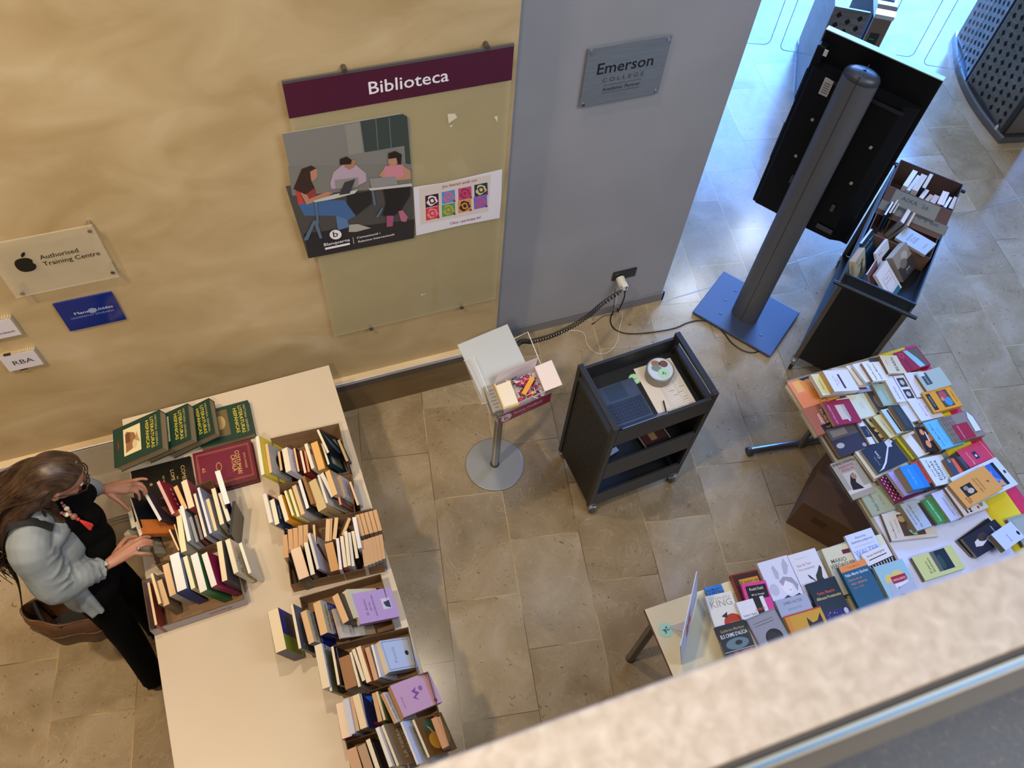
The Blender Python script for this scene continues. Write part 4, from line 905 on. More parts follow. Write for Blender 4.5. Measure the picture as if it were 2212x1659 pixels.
rB(R1, (1960, 770), (1772, 430), .18, .022, 'd5d3d6', '93755a', 'white book with brown page edges under the pale green one', [], tilt=6)
rB(R2, (855, 690), (682, 437), .165, .034, 'a3b2a6', '8d7054', 'pale green hardback with a dark title label and white sticker, right end of second row', [('r', .3, .62, .92, .86, '3c4a4c'), ('t', 'STEPHEN VIZINCZEY', .6, .72, .012, 'b9c6c2', .5), ('r', .78, .7, .99, .92, 'c3cad6')], base=.022, hard=True)
# ---- third row
fb(R1, (1400, 1425), (885, 1600), .20, .04, '2a2c3c', '8f7c60', 'hardback with a dark street photograph and yellow title, left edge of the right table', [('r', 0, .25, 1, 1, '34364a'), ('r', .25, .18, .98, .52, '55545a'), ('r', .5, .25, .9, .45, '7d7c80'), ('e', .85, .72, .1, .08, 'a9a8aa'), ('e', .3, .9, .05, .06, '9a999c'), ('e', .12, .88, .05, .06, '9a999c'), ('t', 'El quadern gris', .62, .08, .022, 'c9a94a', .55), ('t', 'Josep Pla', .2, .14, .022, 'c9a94a', .35)], group=G1, hard=True)
rB(R1, (1300, 1430), (1112, 1112), .12, .02, 'd2d4dc', 'b9b09a', 'white book with a navy band beside the dark street photograph', [('r', .3, .2, .78, 1, '26344e'), ('t', 'Steiner', .52, .7, .009, 'c9ced8', .3)], tilt=15)
rB(R1, (1420, 1430), (1165, 1068), .19, .018, 'c0ac74', PG, 'ochre cover with black tree silhouettes in the third row', [('p', [(0, .95), (0, .80), (1, .88), (1, .98)], '2a2c34'), ('p', [(.08, .8), (.14, .68), (.2, .8)], '2a2c34'), ('p', [(.3, .84), (.36, .70), (.42, .84)], '2a2c34'), ('p', [(.5, .84), (.55, .74), (.62, .84)], '2a2c34'), ('e', .84, .72, .07, .06, '2a2c34'), ('t', 'cant de la terra', .4, .5, .012, '7a6a3c')], tilt=7)
rB(R1, (1580, 1345), (1335, 1045), .16, .022, 'cbc08c', '8f7c58', 'pale yellow book with a brown photo band in the third row', [('r', .15, .42, .9, .62, '43302c'), ('t', 'Gabriel Janer', .45, .78, .014, '4a4636', .8)], base=.012, tilt=12)
rB(R1, (1680, 1280), (1448, 945), .16, .018, 'b2c6c2', 'a79c84', 'pale aqua book with a black line in the third row', [('r', .05, .70, .95, .78, '2a3440'), ('t', 'sonets', .5, .45, .010, '5a7a8a', .3)], base=.014, tilt=15)
rB(R1, (1805, 1222), (1580, 880), .085, .034, '2f3a40', '80664a', 'dark slate book with brown pages leaning in the third row', [('r', .1, .3, .9, .7, '38454c')], base=.014, tilt=24)
rB(R1, (1880, 1118), (1682, 835), .165, .02, 'ccd0dc', 'c2beb0', 'white book with lavender lettering, third row', [('t', 'Correspondència', .5, .6, .014, '7f84b4', .85), ('t', 'Joan Brossa', .5, .4, .012, '7f84b4', .7)], tilt=8)
rB(R1, (2020, 1105), (1832, 825), .165, .022, 'cfd1dc', 'bdb49c', 'white book with red lettering beside the orange painting cover', [('t', 'Montserrat', .5, .62, .014, 'a86a78', .8), ('t', 'Roig', .5, .45, .014, 'a86a78', .4)], tilt=9)
rB(R2, (905, 1035), (735, 790), .19, .018, '5a3038', '5c3a3a', 'maroon book under the orange painting cover')
rB(R2, (950, 985), (770, 705), .185, .034, 'd8962c', 'a59672', 'orange paperback with a colourful painting and dark label at the right edge of the table', [('r', .08, .78, .88, .93, '2c3234'), ('r', .1, .2, .9, .56, '4d4a3a'), ('e', .35, .34, .22, .12, '4a8ab8'), ('e', .68, .4, .2, .12, 'b04858'), ('e', .5, .48, .1, .05, 'c98a6a'), ('t', 'LA PLAZA', .5, .83, .012, 'b0a890', .5), ('t', 'Quim Monzó', .5, .07, .01, '8a5a1a', .6)], base=.0185)
# ---- fourth row
rB(R2, (1240, 1412), (1008, 1065), .21, .042, '84766c', 'a8ae9c', 'thick book with a brick wall, crimson block and white bottle shape at the right edge', [('r', 0, .0, 1, 1, '857a72')] + [('r', .03 + .2 * (i % 5), .62 + .09 * (i // 5), .19 + .2 * (i % 5), .69 + .09 * (i // 5), '6f655e') for i in range(20)] + [('r', .02, .30, .62, .78, '98283f'), ('t', 'Universitat', .32, .62, .014, 'd9a0a8', .5), ('p', [(.2, .06), (.75, .04), (.98, .12), (.75, .2), (.2, .24)], 'ccd4e4')], tilt=3)
rB(R2, (1065, 1505), (790, 1128), .175, .03, '62aede', 'a89f88', 'bright sky-blue paperback in the fourth row of the right table', [('t', 'Ana María Moix', .5, .78, .02, '3a6a94', .85), ('t', 'De mi vida', .45, .62, .016, '4a86b4', .7)], tilt=10)
rB(R2, (840, 1535), (668, 1188), .13, .038, '2c2024', 'a3927a', 'thick book with a dark cover of orange flowers in the fourth row', [('e', .3, .7, .15, .12, 'd88a5c'), ('e', .55, .5, .14, .12, 'c4704c'), ('e', .78, .75, .12, .1, 'd88a5c'), ('e', .45, .3, .1, .08, 'b85c44'), ('r', .4, .55, .8, .62, 'c9c4cc')], tilt=10)
rB(R2, (730, 1615), (490, 1310), .195, .018, 'd2d2d0', 'b3a98c', 'white book with a sepia picture in the fourth row, on the yellow one', [('r', .2, .4, .9, .72, '6d675e'), ('r', .25, .45, .8, .6, '85807a')], base=.0205, tilt=3)
rB(R2, (650, 1648), (405, 1340), .235, .02, 'bfc034', 'a8a040', 'bright yellow-green book under the white one with the sepia picture', [('t', 'Poemes', .3, .88, .014, '8a8a20', .4)])
# ---- fifth row
rB(R3, (1090, 652), (805, 270), .23, .02, 'a8a296', '8a8474', 'grey book at the bottom of the stack with the Cora book')
rB(R3, (1095, 615), (818, 228), .225, .014, 'd0d2cf', 'c0bba8', 'white book directly under the Cora book', base=.0205)
rB(R3, (1150, 545), (905, 215), .205, .02, '2a3448', 'aea58c', 'navy Cora book with a white thread and ear drawing, middle of the right table', [('t', 'Cora', .62, .64, .02, 'd8dae2', .3), ('t', 'Mireia Calafell', .42, .78, .008, '9aa2b2', .35), ('p', [(.05, .93), (.12, .8), (.28, .62), (.55, .42), (.78, .25), (.76, .22), (.52, .38), (.24, .58), (.08, .76)], 'ccd0dc'), ('p', [(.72, .28), (.95, .26), (1.0, .08), (.85, .04), (.8, .12), (.68, .14)], 'c3c7dc')], base=.0355)
fb(R3, (1135, 790), (800, 915), .22, .02, '989488', '5a5048', 'grey book with a dark portrait and red title hanging over the left table edge', [('r', .05, .76, .98, .99, 'c2bfb8'), ('r', 0, .86, 1, 1, '9c9084'), ('r', .28, .33, .80, .76, 'b4aca0'), ('p', [(.34, .82), (.78, .78), (.72, .6), (.55, .42), (.42, .38), (.36, .45), (.5, .62)], '241c1c'), ('e', .45, .47, .1, .07, '9c7458'), ('t', 'La forja', .5, .24, .022, 'b0404c', .5), ('t', 'de un ladrón', .5, .15, .022, 'b0404c', .6), ('t', 'Francisco Umbral', .5, .04, .024, '1c1a1c', .9)], group=G1, base=.0, hard=False)
rB(R3, (1072, 1140), (870, 800), .20, .016, '98a088', 'b8b49c', 'pale green gradient book below the grey portrait book', [('p', [(.0, 0), (1, 0), (1, .45), (0, .3)], '7c8460'), ('t', 'Paulo Coelho', .5, .72, .022, '38402c', .75), ('t', 'El Zahir', .5, .5, .014, '98604c', .5)])
rB(R3, (1385, 962), (1145, 612), .24, .022, '6c1f50', '968a78', 'purple book with rows of pale dots', [('e', .12 + .155 * i + (.07 if j % 2 else 0), .96 - .06 * j, .035, .012, 'd8c8a8') for i in range(6) for j in range(15)] + [('p', [(.3, .75), (.55, .55), (.35, .45), (.75, .52), (.5, .7)], 'c9ba84')], base=.0, tilt=3)
rB(R3, (1520, 856), (1283, 530), .15, .018, '9a94cc', 'a8a29c', 'lavender book squeezed under the thick blue one', [], base=.030, tilt=12)
rB(R3, (1645, 768), (1445, 442), .125, .058, '2a80cc', '938874', 'very thick bright blue paperback', [('r', 0, 0, 1, .3, '2474bc'), ('t', 'Tots els contes', .5, .6, .014, '8ac0e8', .7)], base=.030, tilt=14)
rB(R3, (1868, 775), (1592, 398), .13, .022, '2a2220', '6a5a4c', 'black book with a coral red strip beside the blue one', [('r', .2, .55, 1, .97, 'b84040'), ('t', 'TIERRAS', .6, .7, .018, '8a2a30', .5)], base=.020, tilt=12)
rB(R4, (980, 715), (735, 330), .165, .034, 'c9cdca', 'ab9a90', 'white book with large handwritten lettering, fifth row', [('t', 'Josep Maria', .6, .76, .016, '3a4250', .6), ('t', 'Espinàs', .5, .58, .03, '3a4a54', .8), ('t', 'Violeta', .5, .40, .03, '3a4a54', .8)], base=.0, tilt=13)
rB(R4, (1250, 600), (1085, 332), .13, .036, '3a4858', '846a50', 'dark blue-grey book with a salmon label', [('r', .15, .35, .95, .65, 'd0604c'), ('e', .85, .8, .1, .08, 'a07a5c')], base=.0, tilt=13)
rB(R4, (1402, 540), (1195, 268), .09, .02, '35261f', '5a4436', 'narrow dark brown book in the fifth row', [('t', 'Emilia Pardo', .5, .5, .01, '9a8a70', .7)], tilt=22)
rB(R4, (1490, 500), (1262, 225), .175, .024, 'c03c5a', '6a5048', 'pink-red book with a small navy picture in the fifth row', [('r', .35, .42, .7, .58, '2c3048'), ('e', .5, .5, .06, .04, 'ccd0dc'), ('t', 'Memòries', .5, .72, .016, 'dca0a8', .6), ('e', .08, .9, .08, .05, '3a2c34'), ('r', .0, .0, 1, .02, 'd8a060')], tilt=4)
# ---- sixth row and loose ones
rB(R4, (1480, 1000), (1165, 605), .33, .02, 'c4ccd0', 'a8a498', 'large flat art book with white borders at the right edge of the table', [('r', .12, .18, .9, .55, '3c62b4'), ('p', [(.12, .5), (.5, .45), (.9, .55), (.9, .6), (.12, .6)], 'c99a5a'), ('p', [(.3, .2), (.5, .3), (.7, .25), (.6, .5), (.4, .45)], '6a82c4'), ('p', [(.12, .18), (.35, .2), (.2, .35)], 'c4906c'), ('r', .12, .12, .9, .18, '16202a'), ('r', .45, .03, .55, .07, '30383c')], base=.037, tilt=2)
rB(R4, (1420, 1022), (1142, 690), .25, .022, 'd09650', 'a08a68', 'orange book with a small dark picture, laid askew on top of the big art book', [('r', .30, .55, .72, .83, '23252a'), ('e', .45, .66, .1, .08, 'b4a894'), ('e', .6, .72, .08, .06, '8a8478'), ('t', 'Laura', .2, .86, .016, '5a3820', .25), ('t', 'Esquivel', .25, .80, .018, '5a3820', .3), ('t', 'COMO AGUA PARA', .5, .42, .014, '8a6038', .6), ('t', 'CHOCOLATE', .5, .34, .014, '8a6038', .5), ('p', [(.4, .16), (.5, .22), (.5, .16)], '5a4a54')], base=.070, tilt=-1)
rB(R4, (712, 1345), (468, 975), .145, .034, 'a3aebc', '8e8470', 'grey-blue paperback with a dark photo strip in the front row', [('r', .0, .02, .86, .30, '34383c'), ('t', 'No existe tal lugar', .5, .66, .016, '2c3440', .85), ('t', 'MIGUEL SAPORTA', .5, .84, .01, '4a5460', .6)], tilt=8)
rB(R4, (1002, 1248), (768, 918), .13, .03, '3c8448', '8c8068', 'green paperback in the front row of the right table', [('t', 'Federico Campbell', .5, .72, .016, 'c4dcc4', .85), ('t', 'El invierno', .5, .42, .014, '9cc49c', .6)], base=.0, tilt=9)
rB(R4, (1185, 1212), (905, 820), .155, .022, 'b4bcda', 'a09884', 'pale lavender book with a dark bar, front row of the right table', [('r', .1, .28, .9, .38, '4a2430'), ('t', 'HISTORIAS', .45, .66, .016, '6a6a9a', .8), ('t', 'DE CRONOPIOS', .45, .52, .012, '6a6a9a', .8)], base=.012, tilt=8)
rB(R4, (1378, 1140), (1095, 740), .17, .046, 'cfcfd6', '806650', 'thick white paperback with brown pages and black lettering, front row', [('t', 'Mirades', .35, .62, .024, '201c20', .6), ('r', .05, .78, .7, .84, '4a2030'), ('e', .2, .2, .1, .08, '7a8a70'), ('e', .12, .35, .05, .04, 'b02840')], base=.0, tilt=6)
rB(R4, (355, 1490), (205, 1108), .25, .022, 'c4beb4', '7d6a58', 'white book with a dark painting of foliage at the front of the right table', [('r', .12, .22, .92, .70, '4a3c34'), ('e', .4, .45, .2, .12, '6a5a48'), ('e', .75, .62, .12, .08, 'a88a64'), ('p', [(.14, .48), (.3, .56), (.38, .42), (.14, .4)], '7cc0b8'), ('t', 'Rosa Montero', .4, .86, .016, '98806c', .6), ('t', 'Te trataré', .5, .76, .014, 'b09a84', .5)])
rB(R4, (2212, 1560), (1965, 1170), .25, .03, '8b948e', '7c6e58', 'grey-green hardback at the right edge, near the parapet', [('r', .1, .1, .9, .9, '98a09a'), ('p', [(.2, .8), (.8, .5), (.3, .3), (.75, .55), (.25, .85)], 'b8beb8')], hard=True)
rB(R4, (1475, 1700), (1268, 1478), .24, .018, '1f1c1e', '8a8272', 'black book under the navy one near the parapet', [('r', .1, .9, .5, .95, 'a8a8a4')])
rB(R4, (1560, 1720), (1335, 1452), .235, .02, '222638', '998f7c', 'navy book with a white figure near the parapet', [('p', [(.45, .45), (.7, .6), (.6, .8), (.4, .85), (.3, .7)], 'c9c4c0'), ('e', .62, .55, .18, .14, '403438'), ('e', .35, .4, .12, .1, 'bcb8bc'), ('t', 'Pío Valdivieso', .5, .2, .014, 'c4c6d0', .7)], base=.0185)
rB(R4, (1955, 1620), (1748, 1395), .16, .036, 'b8c2e4', '6c6450', 'thick white-blue paperback beside the navy book near the parapet', [('t', 'Rimas', .4, .5, .016, 'a04060', .4), ('e', .35, .1, .12, .05, '1c1c24')], base=.04, tilt=6)
fbq = rB(R6, (1120, 690), (968, 430), .235, .028, 'bcc080', '7a7264', 'pale green-yellow book with a night garden painting at the front of the right table', [('r', .15, .2, .98, .58, '1c2c3e'), ('r', .15, .48, .98, .58, '5a5a5c'), ('e', .5, .42, .3, .06, '2c4a48'), ('t', 'El perro', .45, .74, .018, '5a6038', .5), ('t', 'del pionero', .5, .66, .018, '5a6038', .6)])

# ---- foreground table, upright in the picture
G2 = 'books laid out on the foreground table'
def rA(conv, tl, tr, h_, t_, cover, page, label, art=(), **k): return fb(conv, tl, tr, h_, t_, cover, page, label, art, group=G2, **k)
rA(R5, (745, 475), (935, 425), .19, .014, '3c7cc4', PG, 'blue pocket book at the top left of the foreground table', [('t', 'Ross Macdonald', .5, .88, .016, '10203a', .9), ('t', 'LA PISCINA', .5, .77, .026, '10203a', .95), ('t', 'MORTAL', .5, .66, .026, '10203a', .7)])
rA(R5, (1040, 330), (1345, 262), .22, .026, '7c2a20', 'b89a6a', 'dark red and gold book at the back of the foreground table', [('r', .05, .35, .97, .97, '3c2018'), ('r', .22, .55, .92, .86, 'c48c34'), ('t', 'El balzin de', .57, .76, .02, '201410', .65), ('t', 'Ambar', .6, .64, .03, '201410', .6)], st=('EL BALZIN', 'c48c34'))
rA(R5, (750, 572), (1048, 508), .235, .028, 'd6d3c9', 'c6bda6', 'pale book with a red bus and torn CELL lettering, left of the foreground table', [('t', 'STEPHEN', .5, .88, .02, 'a9a69a', .75), ('t', 'KING', .5, .74, .045, '9c9684', .8), ('e', .72, .40, .34, .17, 'a8301c'), ('r', .55, .34, .98, .42, 'c8581c'), ('e', .35, .28, .32, .10, 'd8d5cc'), ('t', 'CELL', .3, .25, .036, '141214', .5), ('p', [(.35, .55), (.6, .62), (.55, .5)], '2a2626'), ('p', [(.6, .0), (.98, .0), (.98, .12), (.4, .08)], '7a98b8')], base=.016, tilt=3, st=('KING', '3a3a3a'))
rA(R5, (1163, 432), (1440, 385), .21, .02, 'cc3c8c', 'c9a898', 'bright pink paperback with a black title panel', [('r', .12, .62, .95, .93, '100c10'), ('t', 'Roald Dahl', .53, .82, .018, 'd8cdd4', .55), ('t', 'Mi tio Oswald', .53, .70, .012, 'd8cdd4', .5)], base=.027, tilt=3)
rA(R5, (1345, 195), (1680, 100), .245, .024, 'cdd0e6', 'b9b4a4', 'tall white book with a pencil-drawn girl and rabbit ears', [('p', [(0, 0), (1, 0), (1, .12), (.88, .24), (.62, .20), (.5, .26), (.3, .20), (0, .22)], '2a3040'), ('e', .60, .42, .17, .15, 'dcdcec'), ('p', [(.36, .62), (.45, .58), (.52, .72), (.44, .88), (.36, .84)], 'a9abc0'), ('p', [(.66, .66), (.76, .64), (.9, .80), (.84, .97), (.72, .86)], 'a9abc0'), ('p', [(.42, .55), (.6, .62), (.85, .56), (.96, .4), (.86, .28), (.82, .44), (.62, .54), (.48, .44)], '9496aa'), ('e', .18, .42, .14, .12, 'b4b6cc'), ('e', .66, .34, .03, .02, 'd89ab4'), ('t', 'La vida dels elfs', .6, .12, .02, '8a3c60', .7), ('t', 'Muriel Barbery', .62, .05, .022, 'dadce8', .65)], base=.0, tilt=4, hard=True)
rA(R5, (1690, 108), (2000, 18), .245, .022, 'd0d2de', 'b9b4a4', 'tall white book with a dark lizard standing on the cover', [('r', .2, .88, .6, .885, '8a8a94'), ('t', 'Suso de Toro', .4, .72, .02, 'c05868', .5), ('t', 'Trece campanadas', .42, .64, .016, '8a8c98', .6), ('p', [(.75, .56), (.88, .66), (.92, .6), (.82, .42), (.9, .26), (.86, .12), (.7, .10), (.66, .28), (.5, .40), (.42, .52), (.36, .54), (.4, .46), (.58, .36), (.62, .48)], '2c302c')], base=.0, tilt=4)
rA(R5, (1105, 643), (1410, 560), .215, .016, 'd6d7de', 'c6c2b8', 'white book with a black column and red lettering, centre of the foreground group', [('r', .62, .2, .86, 1, '16161a'), ('t', 'Guillem Viladot', .32, .66, .014, '3c3c44', .5), ('t', 'projecte', .74, .72, .02, 'c04830', .34), ('r', .66, .45, .82, .6, 'c9c9d0')], base=.046, tilt=3)
rA(R5, (1548, 622), (1905, 530), .21, .026, '9ca6c0', 'a3947a', 'hazy blue-grey paperback with a dark curved line', [('t', 'JAMES SALTER', .5, .86, .018, '5a6484', .6), ('t', 'AIXO ES TOT', .5, .72, .014, '6a7490', .45), ('p', [(.2, .5), (.3, .42), (.48, .38), (.6, .4), (.48, .41), (.32, .45)], '1c2438'), ('e', .74, .42, .08, .03, '1c2438')], base=.026, tilt=2)
rA(R5, (868, 922), (1200, 830), .21, .026, '14202a', 'a89a84', 'dark teal thriller cover with white title at the parapet edge', [('t', 'Guillermo Martínez', .5, .84, .018, 'a88a4c', .8), ('t', "ELS CRIMS D'ALÍCIA", .5, .72, .024, 'd9e0e4', .9), ('e', .5, .56, .38, .12, '5c7480'), ('e', .55, .57, .12, .05, '0c1418'), ('r', 0, .42, 1, .43, 'c9ced2'), ('p', [(.15, .1), (.3, .4), (.9, .4), (.8, .1)], 'a02440'), ('r', .42, .1, .56, .42, '0c0c10')], base=.046, tilt=3, st=('MARTINEZ', 'c9c9c9'))
rA(R5, (1218, 832), (1540, 700), .22, .02, '7c7c88', 'b0a894', 'grey cover with a black rose near the parapet', [('r', .04, .04, .96, .96, '8c8c98'), ('e', .56, .46, .28, .18, '15131a'), ('e', .5, .5, .16, .10, '26222c'), ('e', .66, .42, .12, .09, '2c2832'), ('r', .12, .84, .8, .85, '4c4c58'), ('r', .14, .78, .8, .79, '4c4c58'), ('e', .86, .2, .1, .07, 'c4b43c')], base=.064, tilt=2)
rA(R5, (1650, 800), (2060, 680), .22, .024, 'c09434', 'b8a47c', 'ochre book with a dark cat head at the parapet edge', [('p', [(.5, .55), (.54, .86), (.64, .72), (.78, .74), (.92, .88), (.92, .5)], '241c2c'), ('r', 0, 0, .12, 1, 'c8803c'), ('r', 0, .97, 1, 1, 'b03a30')], base=.053, tilt=2)
rA(R5, (1905, 432), (2225, 338), .235, .024, '16283c', '3c3a34', 'navy cover with stars and a moon over a blue night scene', [('r', .12, .0, 1, .38, '1c1c6c'), ('t', 'Pedro Maestre', .5, .72, .02, 'c05030', .6), ('t', 'Alféreces Provisionales', .52, .62, .02, 'c9c07c', .85), ('e', .86, .3, .07, .06, 'b4c0d8')] + [('e', .25 + .07 * (i % 7), .08 + .07 * (i % 4) + .01 * i % .05, .018, .012, ['c9b83c', 'c06a2c', '3c8a5c'][i % 3]) for i in range(16)], base=.024, tilt=3)
rA(R6, (-30, 340), (272, 268), .235, .034, 'c9c7ae', 'a08a5c', 'cream book with large grey capitals and a half face', [('r', .65, .80, .93, .89, '5c1c3c'), ('t', 'MARIO', .42, .66, .028, '4c4c40', .55), ('t', 'VERDAGUER', .5, .55, .030, '4c4c40', .9), ('e', .55, .36, .24, .16, '3c2c38'), ('e', .55, .30, .22, .14, 'b8b0a8')], tilt=4)
rA(R6, (585, 178), (640, 165), .20, .02, 'd3d0b0', '3a2c2c', 'cream edge of a book behind the zebra-striped cover') if 0 else None
rA(R6, (400, 235), (640, 168), .22, .02, 'cfcdb2', '4a3434', 'cream book with dark red edge behind the WALTER cover', [('r', .96, 0, 1, 1, '5a2c34')])
rA(R6, (228, 195), (520, 100), .21, .018, 'c3cff0', 'b4aa94', 'white-blue book with pale blue WALTER lettering', [('t', 'Amores', .5, .86, .016, '4a5480', .4), ('t', 'altamente peligrosos', .5, .77, .016, '4a5480', .8), ('r', .15, .68, .85, .685, '5a6a9a'), ('t', 'WALTER', .5, .48, .038, '6c94d8', .9), ('t', 'RISO', .5, .28, .038, '6c94d8', .6)], base=.022, tilt=8)
rA(R6, (408, 402), (678, 280), .21, .02, 'd0d0d6', '38302c', 'black and white zebra-striped cover', [('r', 0, 0, 1, .70, '16161a'), ('t', 'Ernest Hemingway', .5, .88, .014, '3c3c44', .7), ('r', .15, .80, .85, .82, '1c1c22')] + [('p', [(.04 + .11 * i, 0), (.08 + .11 * i, 0), (.12 + .09 * i, .35), (.06 + .11 * i, .68), (.03 + .11 * i, .68), (.07 + .09 * i, .35)], 'c9c6c9') for i in range(9)], base=.0405, tilt=4)
rA(R6, (160, 540), (447, 445), .235, .028, '1c5478', '1c1814', 'deep blue book with an orange top band', [('r', 0, .87, 1, 1, 'd8844c'), ('t', 'TRAMVIA', .5, .91, .012, 'a0602c', .5), ('t', 'Pablo Martín Sánchez', .5, .76, .020, 'c9d8e4', .85), ('t', 'Diario de un', .35, .66, .018, 'b07a64', .5), ('t', 'viejo cabezota', .42, .58, .018, 'b07a64', .6), ('t', 'Reus, 2066', .34, .50, .012, 'a06c58', .4), ('r', 0, 0, 1, .05, 'd0a0a0')], base=.052, tilt=4)
rA(R6, (545, 540), (862, 442), .21, .024, '8cb4c4', '5a5c54', 'light blue world map cover with a red label', [('e', .3, .62, .15, .14, 'c9b870'), ('e', .6, .7, .18, .1, 'c9b870'), ('e', .82, .5, .08, .08, 'c9b870'), ('e', .3, .35, .06, .08, 'c9cfc4'), ('r', .35, .52, .85, .68, '98203c'), ('t', 'MARGUERITE', .6, .57, .014, 'd8c0c4', .4), ('r', .38, .3, .85, .51, 'ccd2e4'), ('t', 'El árbol', .6, .36, .022, '3c4458', .35)], base=.062, tilt=3)
rA(R6, (700, 700), (980, 650), .19, .024, 'a3a9bc', '8a8478', 'pale grey book half hidden by the parapet', [('e', .4, .5, .2, .15, '4c4a90')], base=.062, tilt=2)
# price sign standing on the foreground table and its sticker
pst = P(1439, 1361, ZT); m = star(MB(), .034, 0, PP('9fd0bc', .5), 20); m.text('2€', (0, -.011, .0010), (1, 0, 0), (0, 1, 0), .03, BKC)
tag(m.build('price_sticker', M=Matrix.Translation((pst.x, pst.y, ZT - .001)) @ Matrix.Rotation(math.radians(205), 4, 'Z')), 'mint starburst 2 euro sticker on the corner of the foreground table', 'sticker')
B1_, B2_ = P(1473, 1436, ZT), P(1521, 1294, ZT); MSG = frame(B1_ + Vector((0, 0, .002)), B2_ - B1_, Vector((-.125, 0, .346)))
t = thing('price_sign', 'white card sign with a red figure standing on the foreground table', 'sign', MSG)
m = MB().box(-.0, .335, 0, .34, -.004, 0, PP('c3c9dc', .5)); m.build('card', t)
m = MB(); m.prism([(.10 + 1.1 * a_, .06 + 1.9 * b2) for a_, b2 in [(.0, .02), (.03, .01), (.05, .04), (.07, .02), (.09, .03), (.065, .07), (.09, .1), (.05, .1), (.03, .08), (.01, .1), (.0, .06)]], .0003, .0008, PP('c0504c', .5)); m.build('red_figure', t)
m = MB(); m.add([(.12, .10, -.004), (.18, .10, -.004), (.15, 0.0, -.10), (.18, .102, -.005), (.12, .102, -.005)], [(0, 1, 2), (4, 2, 3), (2, 1, 3), (0, 2, 4)], PP('b8bccc', .5)); m.build('stand_leg', t)
MB().ball((.10, .20, -.008), (.012, .012, .008), PP('d8d8dc', .5), 8).build('knob', t)
# ---------------------------------------------------------------- boxes of books on the long table
Z1 = lambda x, y: (x * .27125, 800 + y * .27125)
Z2 = lambda x, y: (x * .27125, 1150 + y * .27125)
Z3 = lambda x, y: (500 + x * .18083, 880 + y * .18083)
Z4 = lambda x, y: (500 + x * .18083, 1180 + y * .18083)
Z5 = lambda x, y: (600 + x * .18083, 1360 + y * .18083)
KB = noise_mat('kraft_board', ['8c6d4a', '9c7c58'], 5, .8, 3, .2, stretch=(1, 1, 5))
KI = noise_mat('kraft_inside', ['7c5f3f', '8c6c4a'], 5, .8, 3, .2)
KE = PP('5a4632', .9)
TZ = .7462
def bx(BL, BR, FR, h_, label, mat=KB, text=None, low=None):
    z = TZ + h_; a, b_, c = P(*BL, z), P(*BR, z), P(*FR, z); u = (b_ - a); u.z = 0; w_ = u.length; u.normalize(); v = UZ.cross(u)
    d_ = abs((c - b_).dot(v)); M = frame(a - v * d_ - UZ * h_, u, v)
    t = thing('cardboard_box', label, 'box', M); th = .004; m = MB(); hf = low if low else h_
    m.box(0, w_, 0, d_, 0, .003, KI); m.box(0, w_, d_ - th, d_, .003, h_, mat); m.box(0, w_, 0, th, .003, hf, mat); m.box(0, th, th, d_ - th, .003, h_ if not low else (h_ + hf) / 2, mat); m.box(w_ - th, w_, th, d_ - th, .003, h_, mat)
    m.build('box_walls', t)
    e = MB().box(0, w_, d_ - th, d_, h_, h_ + .0006, KE).box(w_ - th, w_, 0, d_ - th, h_, h_ + .0006, KE).box(0, th, th, d_ - th, (h_ if not low else (h_ + hf) / 2), (h_ if not low else (h_ + hf) / 2) + .0006, KE).box(0, w_ - th, 0, th, hf, hf + .0006, KE); e.build('cut_edge', t)
    if text:
        m = MB(); m.text(text, (w_ * .72, -.0006, hf * .62), (-1, 0, 0), (0, 0, -1), .03, PP('a83c4c', .6), width=.10); m.build('printed_name', t)
    return t, M, w_, d_
ORD = ['leftmost', 'second', 'third', 'fourth', 'fifth', 'sixth', 'seventh', 'eighth', 'ninth', 'tenth', 'eleventh', 'twelfth', 'thirteenth', 'fourteenth', 'fifteenth', 'sixteenth', 'seventeenth', 'eighteenth', 'nineteenth', 'twentieth']
def sb(conv, far, near, t_, l_, lean, cover, page, label, art=(), st=None, hard=False, group=None, zb=TZ + .0035):
    th = math.radians(lean); zt = zb + l_ * math.cos(th) + (t_ * math.sin(-th) if th < 0 else 0)
    A, B = P(*conv(*far), zt), P(*conv(*near), zt); u = (A - B); w_ = u.length; u.normalize(); r0 = Vector((u.y, -u.x, 0))
    up = UZ * math.cos(th) - r0 * math.sin(th); r = u.cross(up)
    return book(frame(B - up * l_, u, up, r), w_, l_, t_, cover, page, label, art, hard, group=group, st=st)
def row(box, conv, items, l_=.2, **kw):
    for i, it in enumerate(items):
        far, near, t_, lean, cover, page, desc = it[:7]; opt = it[7] if len(it) > 7 else {}
        lab = desc + ', ' + (ORD[i] if i == 0 else ORD[i] + ' from left') + ' in ' + box
        if len(lab.split()) > 16: lab = desc + ', ' + ORD[i] + ' in ' + box
        o = dict(kw); o.update(opt); L_ = o.pop('l', l_)
        sb(o.pop('conv', conv), far, near, t_, L_, lean, cover, page, lab, group='books standing in ' + box, **o)
C1, C2, C3, C4, C5 = 'd9b484', 'e3d9c0', 'dcd6cc', 'c79d70', 'e2e0de'
